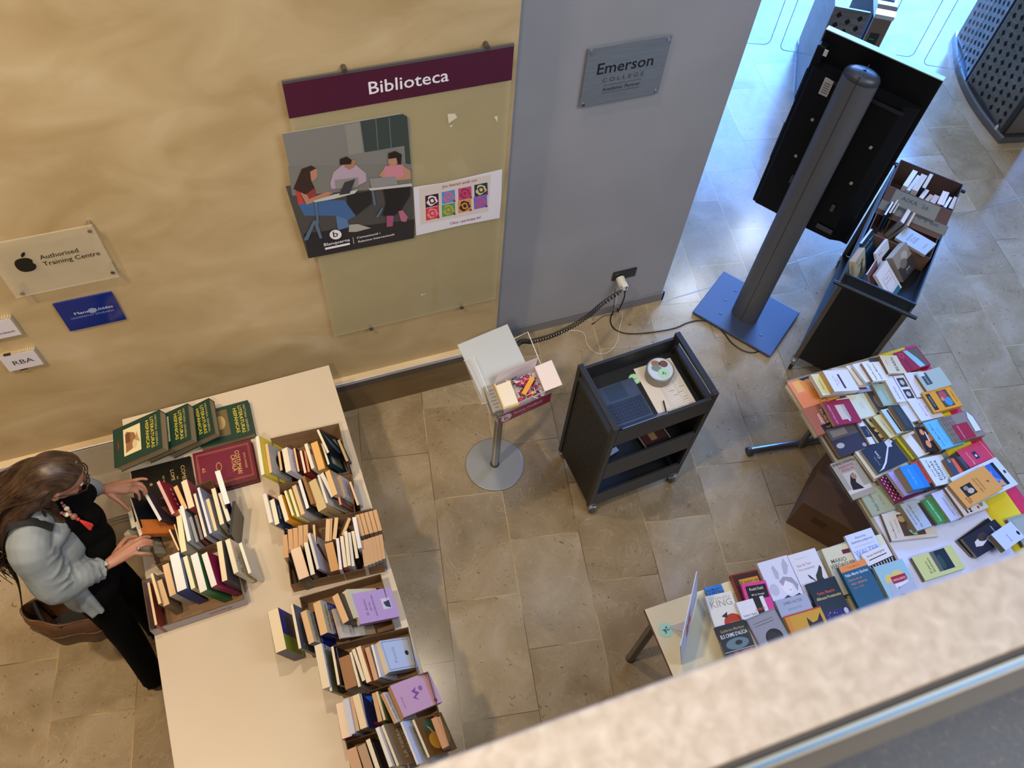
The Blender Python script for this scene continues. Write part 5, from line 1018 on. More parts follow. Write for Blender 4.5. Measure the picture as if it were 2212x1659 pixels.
# box A
NA = 'box nearest the wall'
bx(Z3(465, 372), Z3(1282, 190), Z3(1415, 715), .15, 'cardboard box of books nearest the ochre wall, at the right table edge', low=.10)
row(NA, Z3, [
 ((285, 352), (355, 815), .020, 26, 'cdb93c', C5, 'large yellow book', dict(l=.225, st=('AYURVEDA', '8a7a20'), art=[('t', 'Ayurveda', .6, .85, .012, 'a08c28', .3)])),
 ((398, 442), (452, 790), .017, 27, '9a9a9c', C1, 'book with a grey portrait cover', dict(art=[('e', .5, .62, .22, .14, '2c2c30'), ('e', .52, .5, .12, .12, '77777a'), ('r', 0, 0, 1, .2, '1c1c20')])),
 ((548, 532), (582, 762), .015, 24, '1c1a1c', C1, 'small black book with tan page edges', dict(l=.16)),
 ((600, 500), (650, 780), .030, 24, 'cdc9d6', C2, 'white paperback with a maroon foot', dict(art=[('r', 0, 0, 1, .35, '5c1c38'), ('t', 'La setena', .5, .8, .014, '8a5a50', .7)])),
 ((735, 490), (790, 775), .012, 20, '3a2824', C1, 'thin book with a salmon patch', dict(l=.17, art=[('r', .1, .4, .9, .9, '9a5040')])),
 ((810, 520), (868, 790), .013, 18, 'a02a28', C2, 'thin red paperback', dict(l=.165)),
 ((862, 520), (912, 775), .012, 16, '7a4038', 'c98c5c', 'thin brick-coloured paperback', dict(l=.16)),
 ((868, 440), (955, 738), .016, 18, 'd2ccc0', C2, 'white book with a small dark stamp', dict(art=[('e', .7, .9, .12, .05, '7a2a38')])),
 ((945, 430), (1040, 755), .034, 12, 'cf9c54', 'd9a860', 'thick ochre-brown book', dict(l=.19)),
 ((1068, 435), (1150, 690), .012, 22, '1c3c48', C2, 'book with dark teal cover and pale picture', dict(l=.19, art=[('r', .15, .2, .9, .8, '8c9080'), ('r', .2, .6, .6, .75, 'b4b49c')])),
 ((1015, 275), (1142, 552), .014, 25, '141a24', C2, 'tall book with an icy blue and black cover', dict(l=.225, art=[('p', [(.2, .5), (.5, .75), (.9, .9), (.6, .6), (.3, .3)], '44708c'), ('p', [(.5, .3), (.8, .5), (.9, .35)], '8aaab8')])),
 ((1262, 392), (1368, 650), .014, 1, '2a1420', 'b09468', 'dark red book against the box wall', dict(l=.17))])
# box B
NB = 'second box from wall'
bx(Z3(560, 912), Z3(1440, 800), Z3(1548, 1232), .14, 'torn-edged cardboard box of books, second from the ochre wall', low=.08)
row(NB, Z3, [
 ((370, 1042), (448, 1388), .020, 20, 'c9c4bc', C3, 'white paperback with a red patch', dict(art=[('r', .6, .5, 1, .9, 'a8424a'), ('r', .75, .78, .95, .95, '1c1a1c')])),
 ((455, 1112), (520, 1412), .025, 22, '1c3450', C2, 'navy book with pale lettering', dict(st=('MARTIN', 'c9c4bc'), art=[('t', 'Sophia', .5, .86, .02, 'c9d0d8', .85)])),
 ((550, 1062), (640, 1368), .022, 22, 'd8962c', C2, 'orange-yellow paperback', dict(art=[('t', 'J. Antonio Barreiro', .5, .82, .014, '2c2420', .85)])),
 ((625, 1002), (722, 1300), .012, 20, 'cfc766', C2, 'thin pale yellow book', dict(st=('', '000000'))),
 ((680, 985), (785, 1312), .013, 20, 'd2c88c', 'e6daa8', 'cream-yellow book with green foot', dict(art=[('r', 0, 0, 1, .2, '4c8c2c')])),
 ((722, 942), (832, 1290), .020, 20, 'b9b4b0', C1, 'book with beige page edges and grey spine', {}),
 ((790, 875), (892, 1218), .018, 22, '23262c', C5, 'charcoal hardback with bright white pages', dict(l=.21, st=('EDICIONES', 'a8aab0'))),
 ((838, 832), (950, 1165), .016, 22, '7c5432', '94683c', 'brown leather-like book', dict(l=.21)),
 ((905, 902), (1040, 1250), .046, 22, 'a89468', 'c6b080', 'very thick yellowed book', dict(st=('DICCIONARI', '5a4a30'), l=.19)),
 ((1022, 812), (1128, 1150), .012, 24, 'c9c9cc', C3, 'thin white book', dict(l=.20)),
 ((1052, 802), (1192, 1082), .022, 24, '2c2430', 'dcd8d0', 'dark book with light grey pages', dict(l=.20)),
 ((1115, 772), (1212, 1062), .026, 24, 'a89c90', 'dcb47c', 'tall book with orange-tan page edges', dict(l=.23)),
 ((1218, 862), (1292, 1172), .012, 22, '4a4644', 'd98c6c', 'thin red-edged book with a dark photograph', dict(l=.19, art=[('e', .5, .5, .35, .25, '8a8680'), ('r', 0, 0, .08, 1, 'b04028')])),
 ((1262, 822), (1328, 1080), .015, 24, 'bdbbc0', 'a88258', 'white book with red title lines', dict(l=.18, art=[('t', 'LA CASA', .5, .8, .016, 'a83c3c', .7), ('t', 'DEL LLANO', .5, .68, .016, 'a83c3c', .7), ('t', 'novela negra', .5, .5, .01, '5a5a60', .6)])),
 ((1400, 890), (1500, 1175), .012, 0, '241a18', C1, 'black book against the torn wall', dict(l=.16))])
# box C: pocket books in two rows
NC = 'front row, third box'
bx(Z3(620, 1430), Z3(1690, 1205), Z4(1845, 215), .095, 'low cardboard tray packed with two rows of pocket books, third from the wall')
row(NC, Z4, [
 ((692, 38), (800, 412), .054, 6, '1c1416', 'e3c6a8', 'very thick hardback with red spine', dict(hard=True, l=.15, st=('NOVELES', 'c9a070'))),
 ((858, -40), (945, 350), .022, 8, '3c1a28', 'ded8c4', 'hardback with dark maroon spine', dict(l=.16)),
 ((905, -150), (1018, 280), .014, 20, 'b9b6ba', C3, 'white book with a dark streak, leaning', dict(l=.17, art=[('p', [(.3, .3), (.8, .6), (.7, .8), (.4, .5)], '4a3430')])),
 ((1110, -30), (1185, 308), .040, 1, '6c2420', 'c99a60', 'thick dark red book with orange-tan pages', dict(l=.14)),
 ((1246, -95), (1288, 282), .014, 1, 'c9c6cc', C5, 'thin white book', dict(l=.15)),
 ((1292, -120), (1338, 256), .018, 1, '8c2a28', C2, 'book with cream pages and red spine', dict(l=.15)),
 ((1342, -178), (1386, 236), .016, 1, 'b4b0a4', C2, 'cream paperback', dict(l=.15)),
 ((1388, -165), (1436, 240), .014, 1, 'c4c0c4', C3, 'white paperback with lilac spine', dict(l=.14)),
 ((1428, -180), (1482, 150), .016, 2, '26221f', C2, 'black-spined paperback', dict(l=.15)),
 ((1440, -345), (1512, 28), .018, 3, 'c9c6d0', C5, 'taller bright white book', dict(l=.16))], l_=.14)
row('right end of front row, third box', Z4, [((1545 + 43 * i, -70 - 14 * i), (1585 + 43 * i, 240 - 17 * i), .0165, 0, ['c9c4c0', 'b9b4b4', 'c4bcb4', 'a8a4a8', 'b4aca4', '8c8884'][i], C4, 'slim tan-paged pocket book') for i in range(6)], l_=.13)
row('back row, third box, left end', Z3, [((608 + 62 * i, [1525, 1455, 1440, 1412, 1402][i]), (628 + 58 * i, [1800, 1740, 1730, 1710, 1660][i]), .022, 2, ['a48c74', '8c7460', 'b09880', '9c8470', 'a08468'][i], C4, 'tan-paged pocket book') for i in range(5)]
    + [((968, 1402), (985, 1650), .012, 4, '6c5040', C1, 'single slim pocket book')], l_=.13)
row('middle back row, third box', Z3, [((1130, 1330), (1118, 1600), .020, -3, 'b49c84', C1, 'upright tan pocket book'), ((1182, 1322), (1172, 1595), .010, -5, '8c7864', C4, 'thin tan pocket book'), ((1232, 1312), (1205, 1575), .018, -8, 'a08468', C1, 'tan pocket book'), ((1395, 1312), (1310, 1520), .016, -22, '8c6c50', C1, 'pocket book leaning to the right')], l_=.13)
row('right end of back row, third box', Z3, [((1478 + 52 * i, 1285 - 14 * i), (1545 + 52 * i, 1540 - 15 * i), .019, 1, ['a89480', '8c7460', '9c8870', 'a4907c', '94806c'][i], C4, 'tan-paged pocket book') for i in range(5)], l_=.13)
# box D
ND = 'fourth box from wall'
bx(Z4(808, 612), Z4(1782, 328), Z4(1935, 960), .10, 'wide cardboard box with a mauve book on top, fourth from the wall', low=.07)
row(ND, Z4, [
 ((428, 782), (528, 1280), .050, 14, '1c2450', 'e0cfae', 'huge navy and green volume sticking out', dict(l=.20, st=('INFORME', '8c98c4'), art=[('r', .0, .0, .38, 1, '8ca02c'), ('r', .38, .55, 1, 1, '1c2c7c'), ('r', .0, 0, .0, .55, 'd2d4d4'), ('t', 'Informe', .68, .8, .012, '98a4d0', .3)])),
 ((700, 700), (802, 1230), .014, 16, '54585c', C2, 'grey book with white edge', dict(l=.205, art=[('r', .0, .6, 1, .95, '64686c'), ('e', .12, .8, .025, .02, 'd0d0d0')])),
 ((822, 790), (922, 1176), .030, 22, '1c2a78', C1, 'thick book with cream and blue cover', dict(l=.2, st=('HISTORIA', 'b4bcd8'), art=[('r', 0, .72, 1, 1, 'cbc5a4'), ('t', 'JOSÉ LUIS ABELLÁN', .5, .8, .022, '38363a', .85), ('t', 'HISTORIA CRÍTICA DEL', .5, .6, .02, 'c9cce0', .9)])),
 ((970, 682), (1062, 1072), .038, 22, '1c2a78', C1, 'thicker matching cream and blue volume', dict(l=.205, st=('HISTORIA', 'b4bcd8'), art=[('r', 0, .72, 1, 1, 'cbc5a4'), ('t', 'JOSÉ LUIS ABELLÁN', .5, .8, .022, '38363a', .85), ('t', 'HISTORIA CRÍTICA DEL', .5, .62, .022, 'c9cce0', .9), ('t', 'PENSAMIENTO ESPAÑOL', .5, .50, .022, 'c9cce0', .9)])),
 ((1192, 762), (1290, 1112), .012, 52, 'c6c6c9', C1, 'white book with black text lines lying back', dict(l=.19, zb=TZ + .02, art=[('t', 'Estudis', .4, .86, .014, '8c8c90', .4), ('t', 'LITERATURA', .3, .66, .012, '2a2620', .5), ('t', 'CATALANA', .3, .58, .012, '2a2620', .5), ('r', .5, .3, .7, .6, '8c7c2c'), ('r', 0, 0, 1, .3, 'b09c80')])),
 ((1198, 602), (1332, 932), .034, 26, '2a2628', 'dcb48a', 'thick book with a black cover strip', dict(l=.21, zb=TZ + .02)),
 ((1322, 552), (1428, 892), .030, 46, 'cfcaa4', C2, 'pale yellow paperback leaning far back', dict(l=.20, zb=TZ + .03, art=[('r', .0, 0, 1, .12, '4a3038'), ('t', 'S', .8, .8, .02, '5a5a58', .05)])),
 ((1402, 602), (1512, 962), .026, 62, 'b294c0', 'cfc0a8', 'mauve book with a small black and white photo', dict(l=.20, zb=TZ + .06, art=[('t', 'El diseño', .5, .72, .016, '5a3c6a', .6), ('t', 'de las', .5, .62, .014, '5a3c6a', .3), ('t', 'vacilaciones', .5, .52, .016, '5a3c6a', .7), ('r', .32, .12, .68, .34, 'c9c6cc'), ('p', [(.34, .14), (.6, .14), (.55, .3), (.4, .26)], '2c2a30')]))])
# box E
NE = 'fifth box from wall'
bx(Z5(668, 188), Z5(1560, -32), Z5(1695, 518), .10, 'cardboard box with a pale blue framed book, fifth from the wall', low=.07)
row(NE, Z5, [
 ((435, 192), (535, 712), .034, 14, 'c9cad4', 'e0d2b4', 'thick book with blue and white patterned cover', dict(art=[('e', .2 + .15 * i, .9 - .06 * (i % 2), .05, .03, '3c4a94') for i in range(6)])),
 ((528, 242), (622, 742), .012, 16, '6e7052', C2, 'olive green book', dict(l=.19, art=[('r', 0, .7, 1, 1, '7c7e60')])),
 ((632, 205), (712, 668), .013, 18, '121114', C2, 'black book with speckled edge', dict(l=.20, art=[('r', .7, .85, .98, .87, 'c9c9c9')])),
 ((722, 342), (810, 722), .052, 10, '23262c', '9c7048', 'very thick book with brown page edges', dict(l=.17)),
 ((852, 275), (962, 690), .012, 14, '9a9490', C2, 'slim cream book', dict(l=.18)),
 ((882, 242), (1008, 622), .016, 16, '8c8478', C2, 'cream book with purple marks', dict(l=.18)),
 ((932, 215), (1062, 642), .022, 18, 'd8804c', C2, 'book with an orange cover strip', dict(l=.19)),
 ((1040, 222), (1150, 612), .020, 18, 'b4a49c', 'cba07c', 'book with pinkish tan pages', dict(l=.185)),
 ((1112, 185), (1212, 575), .010, 20, 'd0d0d0', C5, 'thin bright white book', dict(l=.19)),
 ((1140, 192), (1262, 562), .046, 50, 'b3c2da', 'dccdb0', 'thick pale blue book with a dark framed cover', dict(l=.17, zb=TZ + .02, st=('BUZZATI', '5a5a50'), art=[('r', .05, .05, .95, .95, '4a5878'), ('r', .065, .06, .935, .94, 'b7c6dd'), ('t', 'Poesía', .5, .62, .024, '8494b4', .5), ('e', .5, .25, .08, .06, '2c3038')]))])
# box F
NF = 'sixth box from wall'
bx(Z5(1078, 742), Z5(1792, 500), Z5(1935, 990), .10, 'cardboard box with speckled torn rim and a lilac-pink book, sixth from the wall', low=.06)
row(NF, Z5, [
 ((688, 888), (765, 1312), .044, 8, '5c1c3c', 'e6cdae', 'thick book with maroon cover', dict(l=.17)),
 ((775, 842), (852, 1262), .026, 12, 'bcc0cc', 'c3c6d4', 'pale blue-white book with a framed cover', dict(l=.18)),
 ((835, 822), (918, 1225), .022, 12, 'a48c74', 'c9a480', 'tan pocket book', dict(l=.17)),
 ((890, 792), (988, 1195), .030, 14, 'c4b8a4', 'e3cda6', 'cream book with dotted page edge', dict(l=.18)),
 ((972, 772), (1058, 1182), .012, 34, '1c1c44', C2, 'dark book with a bright blue and red night picture', dict(l=.19, art=[('p', [(.3, .1), (.5, .5), (.9, .9), (.95, .5), (.6, .1)], '2c6cd0'), ('e', .75, .5, .12, .2, '0c0c18'), ('e', .45, .35, .1, .12, '15151c'), ('e', .12, .5, .06, .3, '7c2440')])),
 ((1122, 762), (1200, 1106), .018, 12, 'b4a488', 'c9a070', 'paper-covered tan book', dict(l=.17)),
 ((1165, 745), (1262, 1090), .012, 18, '6c6424', 'cfc6b4', 'olive and black book', dict(l=.18)),
 ((1225, 772), (1392, 1128), .014, 30, 'd8d4d0', 'c49c6c', 'white book with FELIPE TRIGO lettering', dict(l=.18, art=[('t', 'FELIPE TRIGO', .5, .88, .016, '5a5048', .8)])),
 ((1312, 702), (1480, 1080), .026, 62, 'bf96aa', 'ba8c58', 'lilac-pink book with a line drawing', dict(l=.20, zb=TZ + .05, art=[('t', 'Antologia', .4, .86, .01, '6a4050', .4), ('p', [(.3, .5), (.42, .62), (.5, .52), (.62, .6), (.7, .45), (.6, .5), (.5, .42), (.42, .55)], '7a4c84'), ('e', .62, .36, .08, .05, '8a5c90'), ('e', .12, .14, .06, .04, '5a2c5c'), ('t', 'ed.', .9, .1, .01, '5a3c4c', .1)]))])
# box G
NG = 'box cut by parapet'
bx(Z5(805, 1335), Z5(1870, 1010), Z5(2020, 1390), .11, 'cardboard box of books partly hidden by the stone parapet', low=.08)
row(NG, Z5, [
 ((815, 1442), (905, 1760), .042, 8, 'a48468', 'c69e78', 'thick tan-paged book', dict(l=.17)),
 ((945, 1400), (1060, 1760), .036, 10, '6c5848', 'b09070', 'brown-paged old book', dict(l=.18)),
 ((1048, 1322), (1190, 1740), .020, 16, '17171a', C2, 'black book with grey vertical lettering', dict(l=.19, art=[('t', 'FILOSOFIA', .5, .86, .018, '8c8878', .8)])),
 ((1165, 1178), (1332, 1650), .016, 16, 'c9c4b4', C5, 'bent white paperback', dict(l=.19)),
 ((1232, 1152), (1422, 1640), .014, 34, '8a7458', C2, 'brown book titled LA TIERRA HERIDA', dict(l=.19, art=[('t', 'LA TIERRA', .5, .55, .03, 'd9d4c8', .7), ('t', 'HERIDA', .5, .35, .03, 'd9d4c8', .5), ('e', .6, .1, .15, .08, '2a1c24')])),
 ((1460, 1110), (1662, 1620), .010, 30, 'ccd0dc', C5, 'thin white book with green script', dict(l=.19, art=[('t', 'Yo protejo.', .5, .6, .022, '5c9c64', .7)])),
 ((1600, 1085), (1792, 1540), .014, 40, '6c4c24', C2, 'book with a painted figure in yellow and green', dict(l=.19, art=[('e', .7, .5, .2, .3, '3c5c48'), ('e', .35, .55, .22, .25, 'c9983c'), ('p', [(.3, .4), (.7, .6), (.75, .7), (.35, .5)], 'cf9c6c'), ('e', .5, .2, .3, .15, '8c6424')])),
 ((1830, 1065), (1965, 1425), .026, 6, '8c6c4c', 'c09068', 'tan pocket book at the right wall', dict(l=.15)),
 ((1900, 1045), (2010, 1400), .014, 4, '7c5c40', 'b48860', 'last tan pocket book', dict(l=.15))])
# box H under the hands
NH = 'box under the hands'
bx(Z1(1110, 1075), Z1(1690, 868), Z1(1872, 1290), .13, 'brown cardboard box of books the woman is searching', CB, low=.09)
row(NH, Z1, [
 ((1010, 1100), (1048, 1262), .022, 10, '5c5c54', 'cfc8b0', 'small grey book outside the rim', dict(l=.16)),
 ((1030, 1022), (1108, 1262), .011, 30, '10151c', 'cbb896', 'dark navy hardback leaning', dict(l=.24)),
 ((1148, 992), (1268, 1205), .017, 24, '3c2e38', C5, 'white-paged book touched by a fingertip', dict(l=.22, art=[('p', [(.3, .3), (.6, .6), (.5, .8), (.2, .6)], '8a6058')])),
 ((1245, 892), (1368, 1152), .017, 20, '8a1c30', 'dcb4ac', 'dark red book with pink page edges', dict(l=.24, art=[('e', .2 + .15 * (i % 5), .2 + .18 * (i // 5), .04, .03, 'c9b4a8') for i in range(20)])),
 ((1378, 932), (1462, 1118), .022, 16, '3c3830', 'd9b078', 'book with ochre page edges', dict(l=.20)),
 ((1440, 888), (1502, 1105), .030, 12, 'a04c54', 'e0cfac', 'thick cream-paged book', dict(l=.20)),
 ((1340, 1270), (1418, 1440), .010, 18, '6c5848', 'e0c496', 'thin tan booklet in front', dict(l=.15)),
 ((1382, 1228), (1440, 1440), .008, 14, '4a3c34', 'dcc090', 'thin narrow booklet', dict(l=.16)),
 ((1395, 1115), (1442, 1452), .026, 10, 'b4ac94', 'e6d8ac', 'cream paperback', dict(l=.19)),
 ((1430, 1082), (1492, 1365), .018, 10, 'aab0b4', C5, 'white paperback with grey spine', dict(l=.20)),
 ((1502, 1170), (1560, 1372), .014, 6, '84868a', '8c8e90', 'grey video case', dict(l=.17)),
 ((1545, 1155), (1598, 1352), .014, 6, '7a2428', '74767a', 'grey video case beside a red strip', dict(l=.17)),
 ((1538, 985), (1628, 1330), .013, 12, 'a8a8b4', 'ddd4bc', 'slim cream book', dict(l=.20)),
 ((1568, 938), (1668, 1302), .013, 14, '9098b4', 'd6d8e6', 'slim book with blue-white edges', dict(l=.215)),
 ((1622, 1035), (1688, 1290), .026, 10, 'b4b0a4', 'dcc698', 'thick cream pocket book', dict(l=.18)),
 ((1680, 945), (1752, 1232), .020, 4, 'a09c9c', 'e0d2ae', 'cream book with grey spine', dict(l=.19)),
 ((1735, 980), (1808, 1205), .018, 3, 'b4b0b0', 'e2d8c2', 'pale book near the right wall', dict(l=.18)),
 ((1708, 805), (1788, 1072), .026, -5, '17182c', C5, 'tall white-paged book with navy cover', dict(l=.22))], l_=.2)
sb(Z1, (1852, 1040), (1822, 1310), .012, .20, 0, '26282c', '2e3034', 'black binder standing at the right wall of the box under the hands', zb=TZ + .0035)
sb(Z1, (1072, 1215), (1112, 1330), .026, .27, 44, 'b0622a', 'dad4cc', 'orange-covered book pulled forward beneath the right hand', [('r', .1, .1, .9, .9, 'b86a30'), ('v', 'FIORE', .5, .5, .02, '7a3c18', .4)], zb=TZ + .0035)
sb(Z1, (985, 1300), (1065, 1480), .030, .17, 32, 'a49c84', 'd0c4a4', 'old pale book leaning outside the box beside the woman')
# box I, the white lidded carton
NI = 'white carton with red print'
bx(Z2(1128, 385), Z2(1862, 150), Z2(1872, 558), .075, 'low white carton with upside-down red lettering, at the left table edge', PP('b9b4bc', .6), 'Canon')
row(NI, Z2, [
 ((1170, 402), (1232, 742), .012, 4, '8c2420', 'dcc8a0', 'thin tan booklet at the left wall', dict(l=.12)),
 ((1195, 332), (1262, 575), .014, 8, 'a08868', 'dcc49a', 'tan pocket book', dict(l=.17)),
 ((1240, 392), (1302, 592), .028, 6, '8c7458', 'cba97e', 'thick brown-paged pocket book', dict(l=.15)),
 ((1292, 262), (1352, 512), .030, 12, 'b4b0a8', 'd9b48a', 'half-open tan-paged book', dict(l=.18)),
 ((1348, 185), (1412, 478), .044, 10, '1c3c80', C5, 'large white-paged book with blue cover', dict(l=.22)),
 ((1455, 198), (1522, 455), .020, 12, 'd0cca0', 'e3dfb8', 'pale lemon book', dict(l=.20)),
 ((1515, 185), (1592, 485), .036, 16, '2c6c3c', C5, 'white-paged book with green cover', dict(l=.22)),
 ((1602, 178), (1682, 442), .030, 18, '8c1c4c', C5, 'white-paged book with magenta cover', dict(l=.22)),
 ((1722, 78), (1768, 395), .026, 12, '4a4848', 'e6d0ae', 'book with peach page edges', dict(l=.20)),
 ((1792, 62), (1862, 330), .022, 14, 'd9d0b8', 'dcd4bc', 'cream book titled EL CIRCO', dict(l=.18, zb=TZ + .01, art=[('t', 'Josep Maria Loperena', .5, .84, .018, 'b84038', .85), ('t', 'EL CIRCO', .45, .66, .032, '1c1a1c', .75), ('r', .1, .1, .9, .25, '3c3a3c')])),
 ((1900, 88), (1978, 330), .014, 10, 'd6d4cc', 'e2dccb', 'white book leaning over the carton edge', dict(l=.15, zb=TZ + .01))])
# big hardbacks at the head of the table
GC = '1f3a2e'
hg = [('r', .08, .06, .09, .9, GC), ('t', 'HISTORIA GENERAL', .5, .885, .016, 'a39c70', .82), ('t', 'LITERATURAS', .5, .79, .025, 'd0bc3c', .8), ('t', 'HISPÁNICAS', .5, .69, .025, 'd0bc3c', .72)]
pic = [('r', .12, .22, .82, .58, 'd8cda0'), ('p', [(.2, .28), (.75, .26), (.7, .4), (.5, .5), (.3, .45)], '8c6440'), ('e', .6, .45, .12, .05, 'c9b890'), ('r', .25, .26, .5, .36, '6a4430'), ('p', [(.3, .5), (.6, .56), (.5, .46)], 'a88c60')]
fb(Z1, (1268, 312), (1292, 612), .27, .052, GC, '8c7a5c', 'worn dark green history volume with a framed picture, leftmost of four', hg + pic + [('p', [(.3, .1), (.5, .13), (.6, .09), (.5, .10)], '8c3020')], hard=True, base=.075, tilt=22, group='green history volumes at the head of the table', z0=TZ)
fb(Z1, (1492, 262), (1522, 545), .27, .052, GC, '8c7a5c', 'dark green history volume, second from the left of four', hg + pic, hard=True, base=.035, tilt=22, group='green history volumes at the head of the table', z0=TZ)
fb(Z1, (1662, 220), (1712, 498), .27, .048, GC, '8c7a5c', 'dark green history volume, third from the left of four', hg + pic, hard=True, base=.0, tilt=22, group='green history volumes at the head of the table', z0=TZ)
fb(Z1, (1972, 236), (2028, 500), .27, .045, GC, '8c7a5c', 'dark green history volume lying flat, rightmost of four', hg + [('r', .1, .25, .85, .58, '6a5a3a'), ('e', .45, .42, .2, .1, 'a8905c')], hard=True, base=.0, tilt=2, group='green history volumes at the head of the table', z0=TZ)
CR = '6a1c34'
ca = [('r', .08, .05, .92, .95, 'b48c4c'), ('r', .088, .055, .912, .945, CR), ('r', .11, .07, .89, .93, 'a07c44'), ('r', .116, .074, .884, .926, CR), ('t', 'JOAN AMADES', .5, .84, .012, 'c0a060', .4), ('t', 'COSTUMARI', .5, .70, .03, 'c9a860', .6), ('t', 'CATALÀ', .5, .62, .03, 'c9a860', .42), ('e', .5, .40, .12, .05, '9c7c44'), ('e', .5, .40, .09, .035, CR), ('t', '62', .5, .12, .02, 'c0a060', .15)]
fb(Z1, (2008, 572), (2070, 872), .285, .026, '5c182c', '6a5548', 'lower crimson hardback under the Costumari volume', [], hard=True, base=.0, group=None, z0=TZ)
fb(Z1, (1992, 548), (2052, 850), .285, .028, CR, '7c6850', 'crimson Costumari Català hardback with gold frame', ca, hard=True, base=.027, z0=TZ)
fb(Z1, (1512, 682), (1560, 965), .285, .022, '15120f', '6a5c48', 'black hardback with gold title COMEDIAS beside the crimson one', [('t', 'COMEDIAS', .55, .82, .026, 'a89058', .7), ('t', 'DE', .5, .73, .01, 'a89058', .1), ('t', 'LOPE', .4, .64, .024, 'a89058', .3), ('t', 'DE VEGA', .5, .50, .012, 'a89058', .3), ('e', .5, .30, .04, .025, '9c8450'), ('t', 'TOMO I', .5, .14, .012, 'a89058', .25)], hard=True, z0=TZ)
# ---- books on the black trolley
Z6 = lambda x, y: (1800 + x * .18686, 340 + y * .18686)
ZB2 = .868
def tb_(far, near, t_, l_, lean, cover, page, label, art=(), zb=ZB2 + .004, **k): return sb(Z6, far, near, t_, l_, lean, cover, page, label, art, zb=zb, group='books on the black trolley', **k)
for i, (fr, nr, t_, l_, cv, pg, ds) in enumerate([
    ((925, 140), (805, 320), .030, .235, 'c9c6c4', 'd8cfcc', 'white-paged book, leftmost in the far brown box'),
    ((975, 200), (845, 372), .022, .22, 'b4bcc4', 'cdd0d2', 'pale book second from the left in the far brown box'),
    ((1025, 185), (910, 365), .036, .235, 'd0ccc8', 'c3b09c', 'thick beige-paged hardback in the far brown box'),
    ((1120, 182), (1025, 345), .022, .23, '1c3440', 'c9b494', 'navy book with tan pages in the far brown box'),
    ((1065, 360), (990, 460), .026, .21, 'b9b6b4', 'cfc9c0', 'short pale book at the front of the far brown box'),
    ((1120, 420), (1055, 490), .026, .20, '7c6450', 'b49474', 'tan pocket book low in the far brown box'),
    ((1175, 425), (1115, 510), .034, .20, '8c7460', 'bfa08a', 'wide tan pocket book in the far brown box'),
    ((1272, 382), (1200, 530), .022, .22, 'a89084', 'd6c0b0', 'pinkish-paged pocket book in the far brown box'),
    ((1308, 392), (1238, 545), .020, .22, '4a3a5a', 'd0bcb0', 'pink-paged pocket book with violet cover in the far brown box'),
    ((1345, 450), (1272, 570), .018, .21, '3a3a6a', 'd6d4d8', 'white-paged book in the far brown box'),
    ((1400, 448), (1330, 580), .034, .21, '5a4a54', 'bfa992', 'rightmost tan book in the far brown box')]):
    tb_(fr, nr, t_, l_ - .04, 4, cv, pg, ds)
for i, (fr, nr, t_, l_, ln, cv, pg, ds) in enumerate([
    ((680, 508), (588, 660), .012, .20, 4, '2c3c50', 'd4d6da', 'thin white-paged book at the left of the middle box'),
    ((735, 485), (640, 640), .013, .20, 4, '1c2c48', 'cba884', 'navy pocket book with tan pages in the middle box'),
    ((775, 488), (682, 640), .010, .19, 6, '5c5c3c', 'bfa890', 'olive pocket book in the middle box'),
    ((862, 590), (775, 738), .026, .19, -14, '77777a', 'd3bfb4', 'grey-covered book leaning in the middle box'),
    ((935, 630), (848, 780), .014, .20, -18, '8c8c88', 'c9a888', 'tan-paged book leaning right in the middle box')]):
    tb_(fr, nr, t_, l_ - .04, ln, cv, pg, ds)
def tf(tl, tr, h_, t_, cover, page, label, art=(), **k): return fb(Z6, tl, tr, h_, t_, cover, page, label, art, group='books on the black trolley', z0=ZB2 + .002, **k)
tf((738, 945), (842, 795), .21, .014, '9c9e9a', 'b4b0a8', 'pale grey book lying face up on the middle box', [('t', 'RAMON', .6, .70, .02, '5a5058', .5), ('t', 'BY A', .5, .6, .02, '5a5058', .35), ('t', 'ALERTA', .5, .5, .02, '5a5058', .5), ('t', 'EDITORS', .5, .2, .014, '7a767c', .5)], base=.17, tilt=-6) if 0 else None
gq = [P(*Z6(*q), ZB2 + .20) for q in ((738, 940), (855, 800), (1185, 970), (1110, 1130))]
fb(Z6, (715, 925), (850, 800), .20, .018, '9c9e9a', 'a8a49c', 'pale grey book lying face up across the middle box', [('t', 'ANDREW', .5, .66, .022, '5a5058', .6), ('t', 'DE LA', .5, .56, .02, '5a5058', .4), ('t', 'AGORA', .5, .46, .022, '5a5058', .5), ('t', 'NOVEL', .5, .16, .014, '7a767c', .4)], base=.118, tilt=-4, group='books on the black trolley', z0=ZB2)
sb(Z6, (428, 825), (300, 995), .016, .19, 30, '1c3a4c', 'c9cdd0', 'dark teal book with pale script title in the trolley bin', [('t', 'Thomas Mann', .5, .75, .024, '9ab0bc', .85), ('t', 'DESPUES', .5, .55, .02, '7a94a4', .7)], zb=ZB2 + .002, group='books on the black trolley')
sb(Z6, (300, 1035), (180, 1200), .034, .17, 26, 'b4b094', 'b09c84', 'book with a yellow spine and a cow photograph in the trolley bin', [('t', 'Bernat', .3, .82, .014, '2c2c2c', .4), ('p', [(.4, .1), (.7, .3), (.75, .8), (.6, .6), (.5, .4)], '4c4c44'), ('r', .3, .6, .9, .64, '5a5850')], zb=ZB2 + .002, group='books on the black trolley', st=('PORTA GLORIA', '2c2a14'))
sb(Z6, (600, 940), (462, 1110), .016, .18, 34, 'c9ccd6', 'bcb49c', 'white book with a dark photograph in the middle of the bin', [('r', .35, .1, 1, .62, '2c2a28'), ('e', .6, .35, .15, .1, '8c8c8a'), ('t', 'Ibsen', .3, .8, .014, '2c2c30', .3)], zb=ZB2 + .002, group='books on the black trolley')
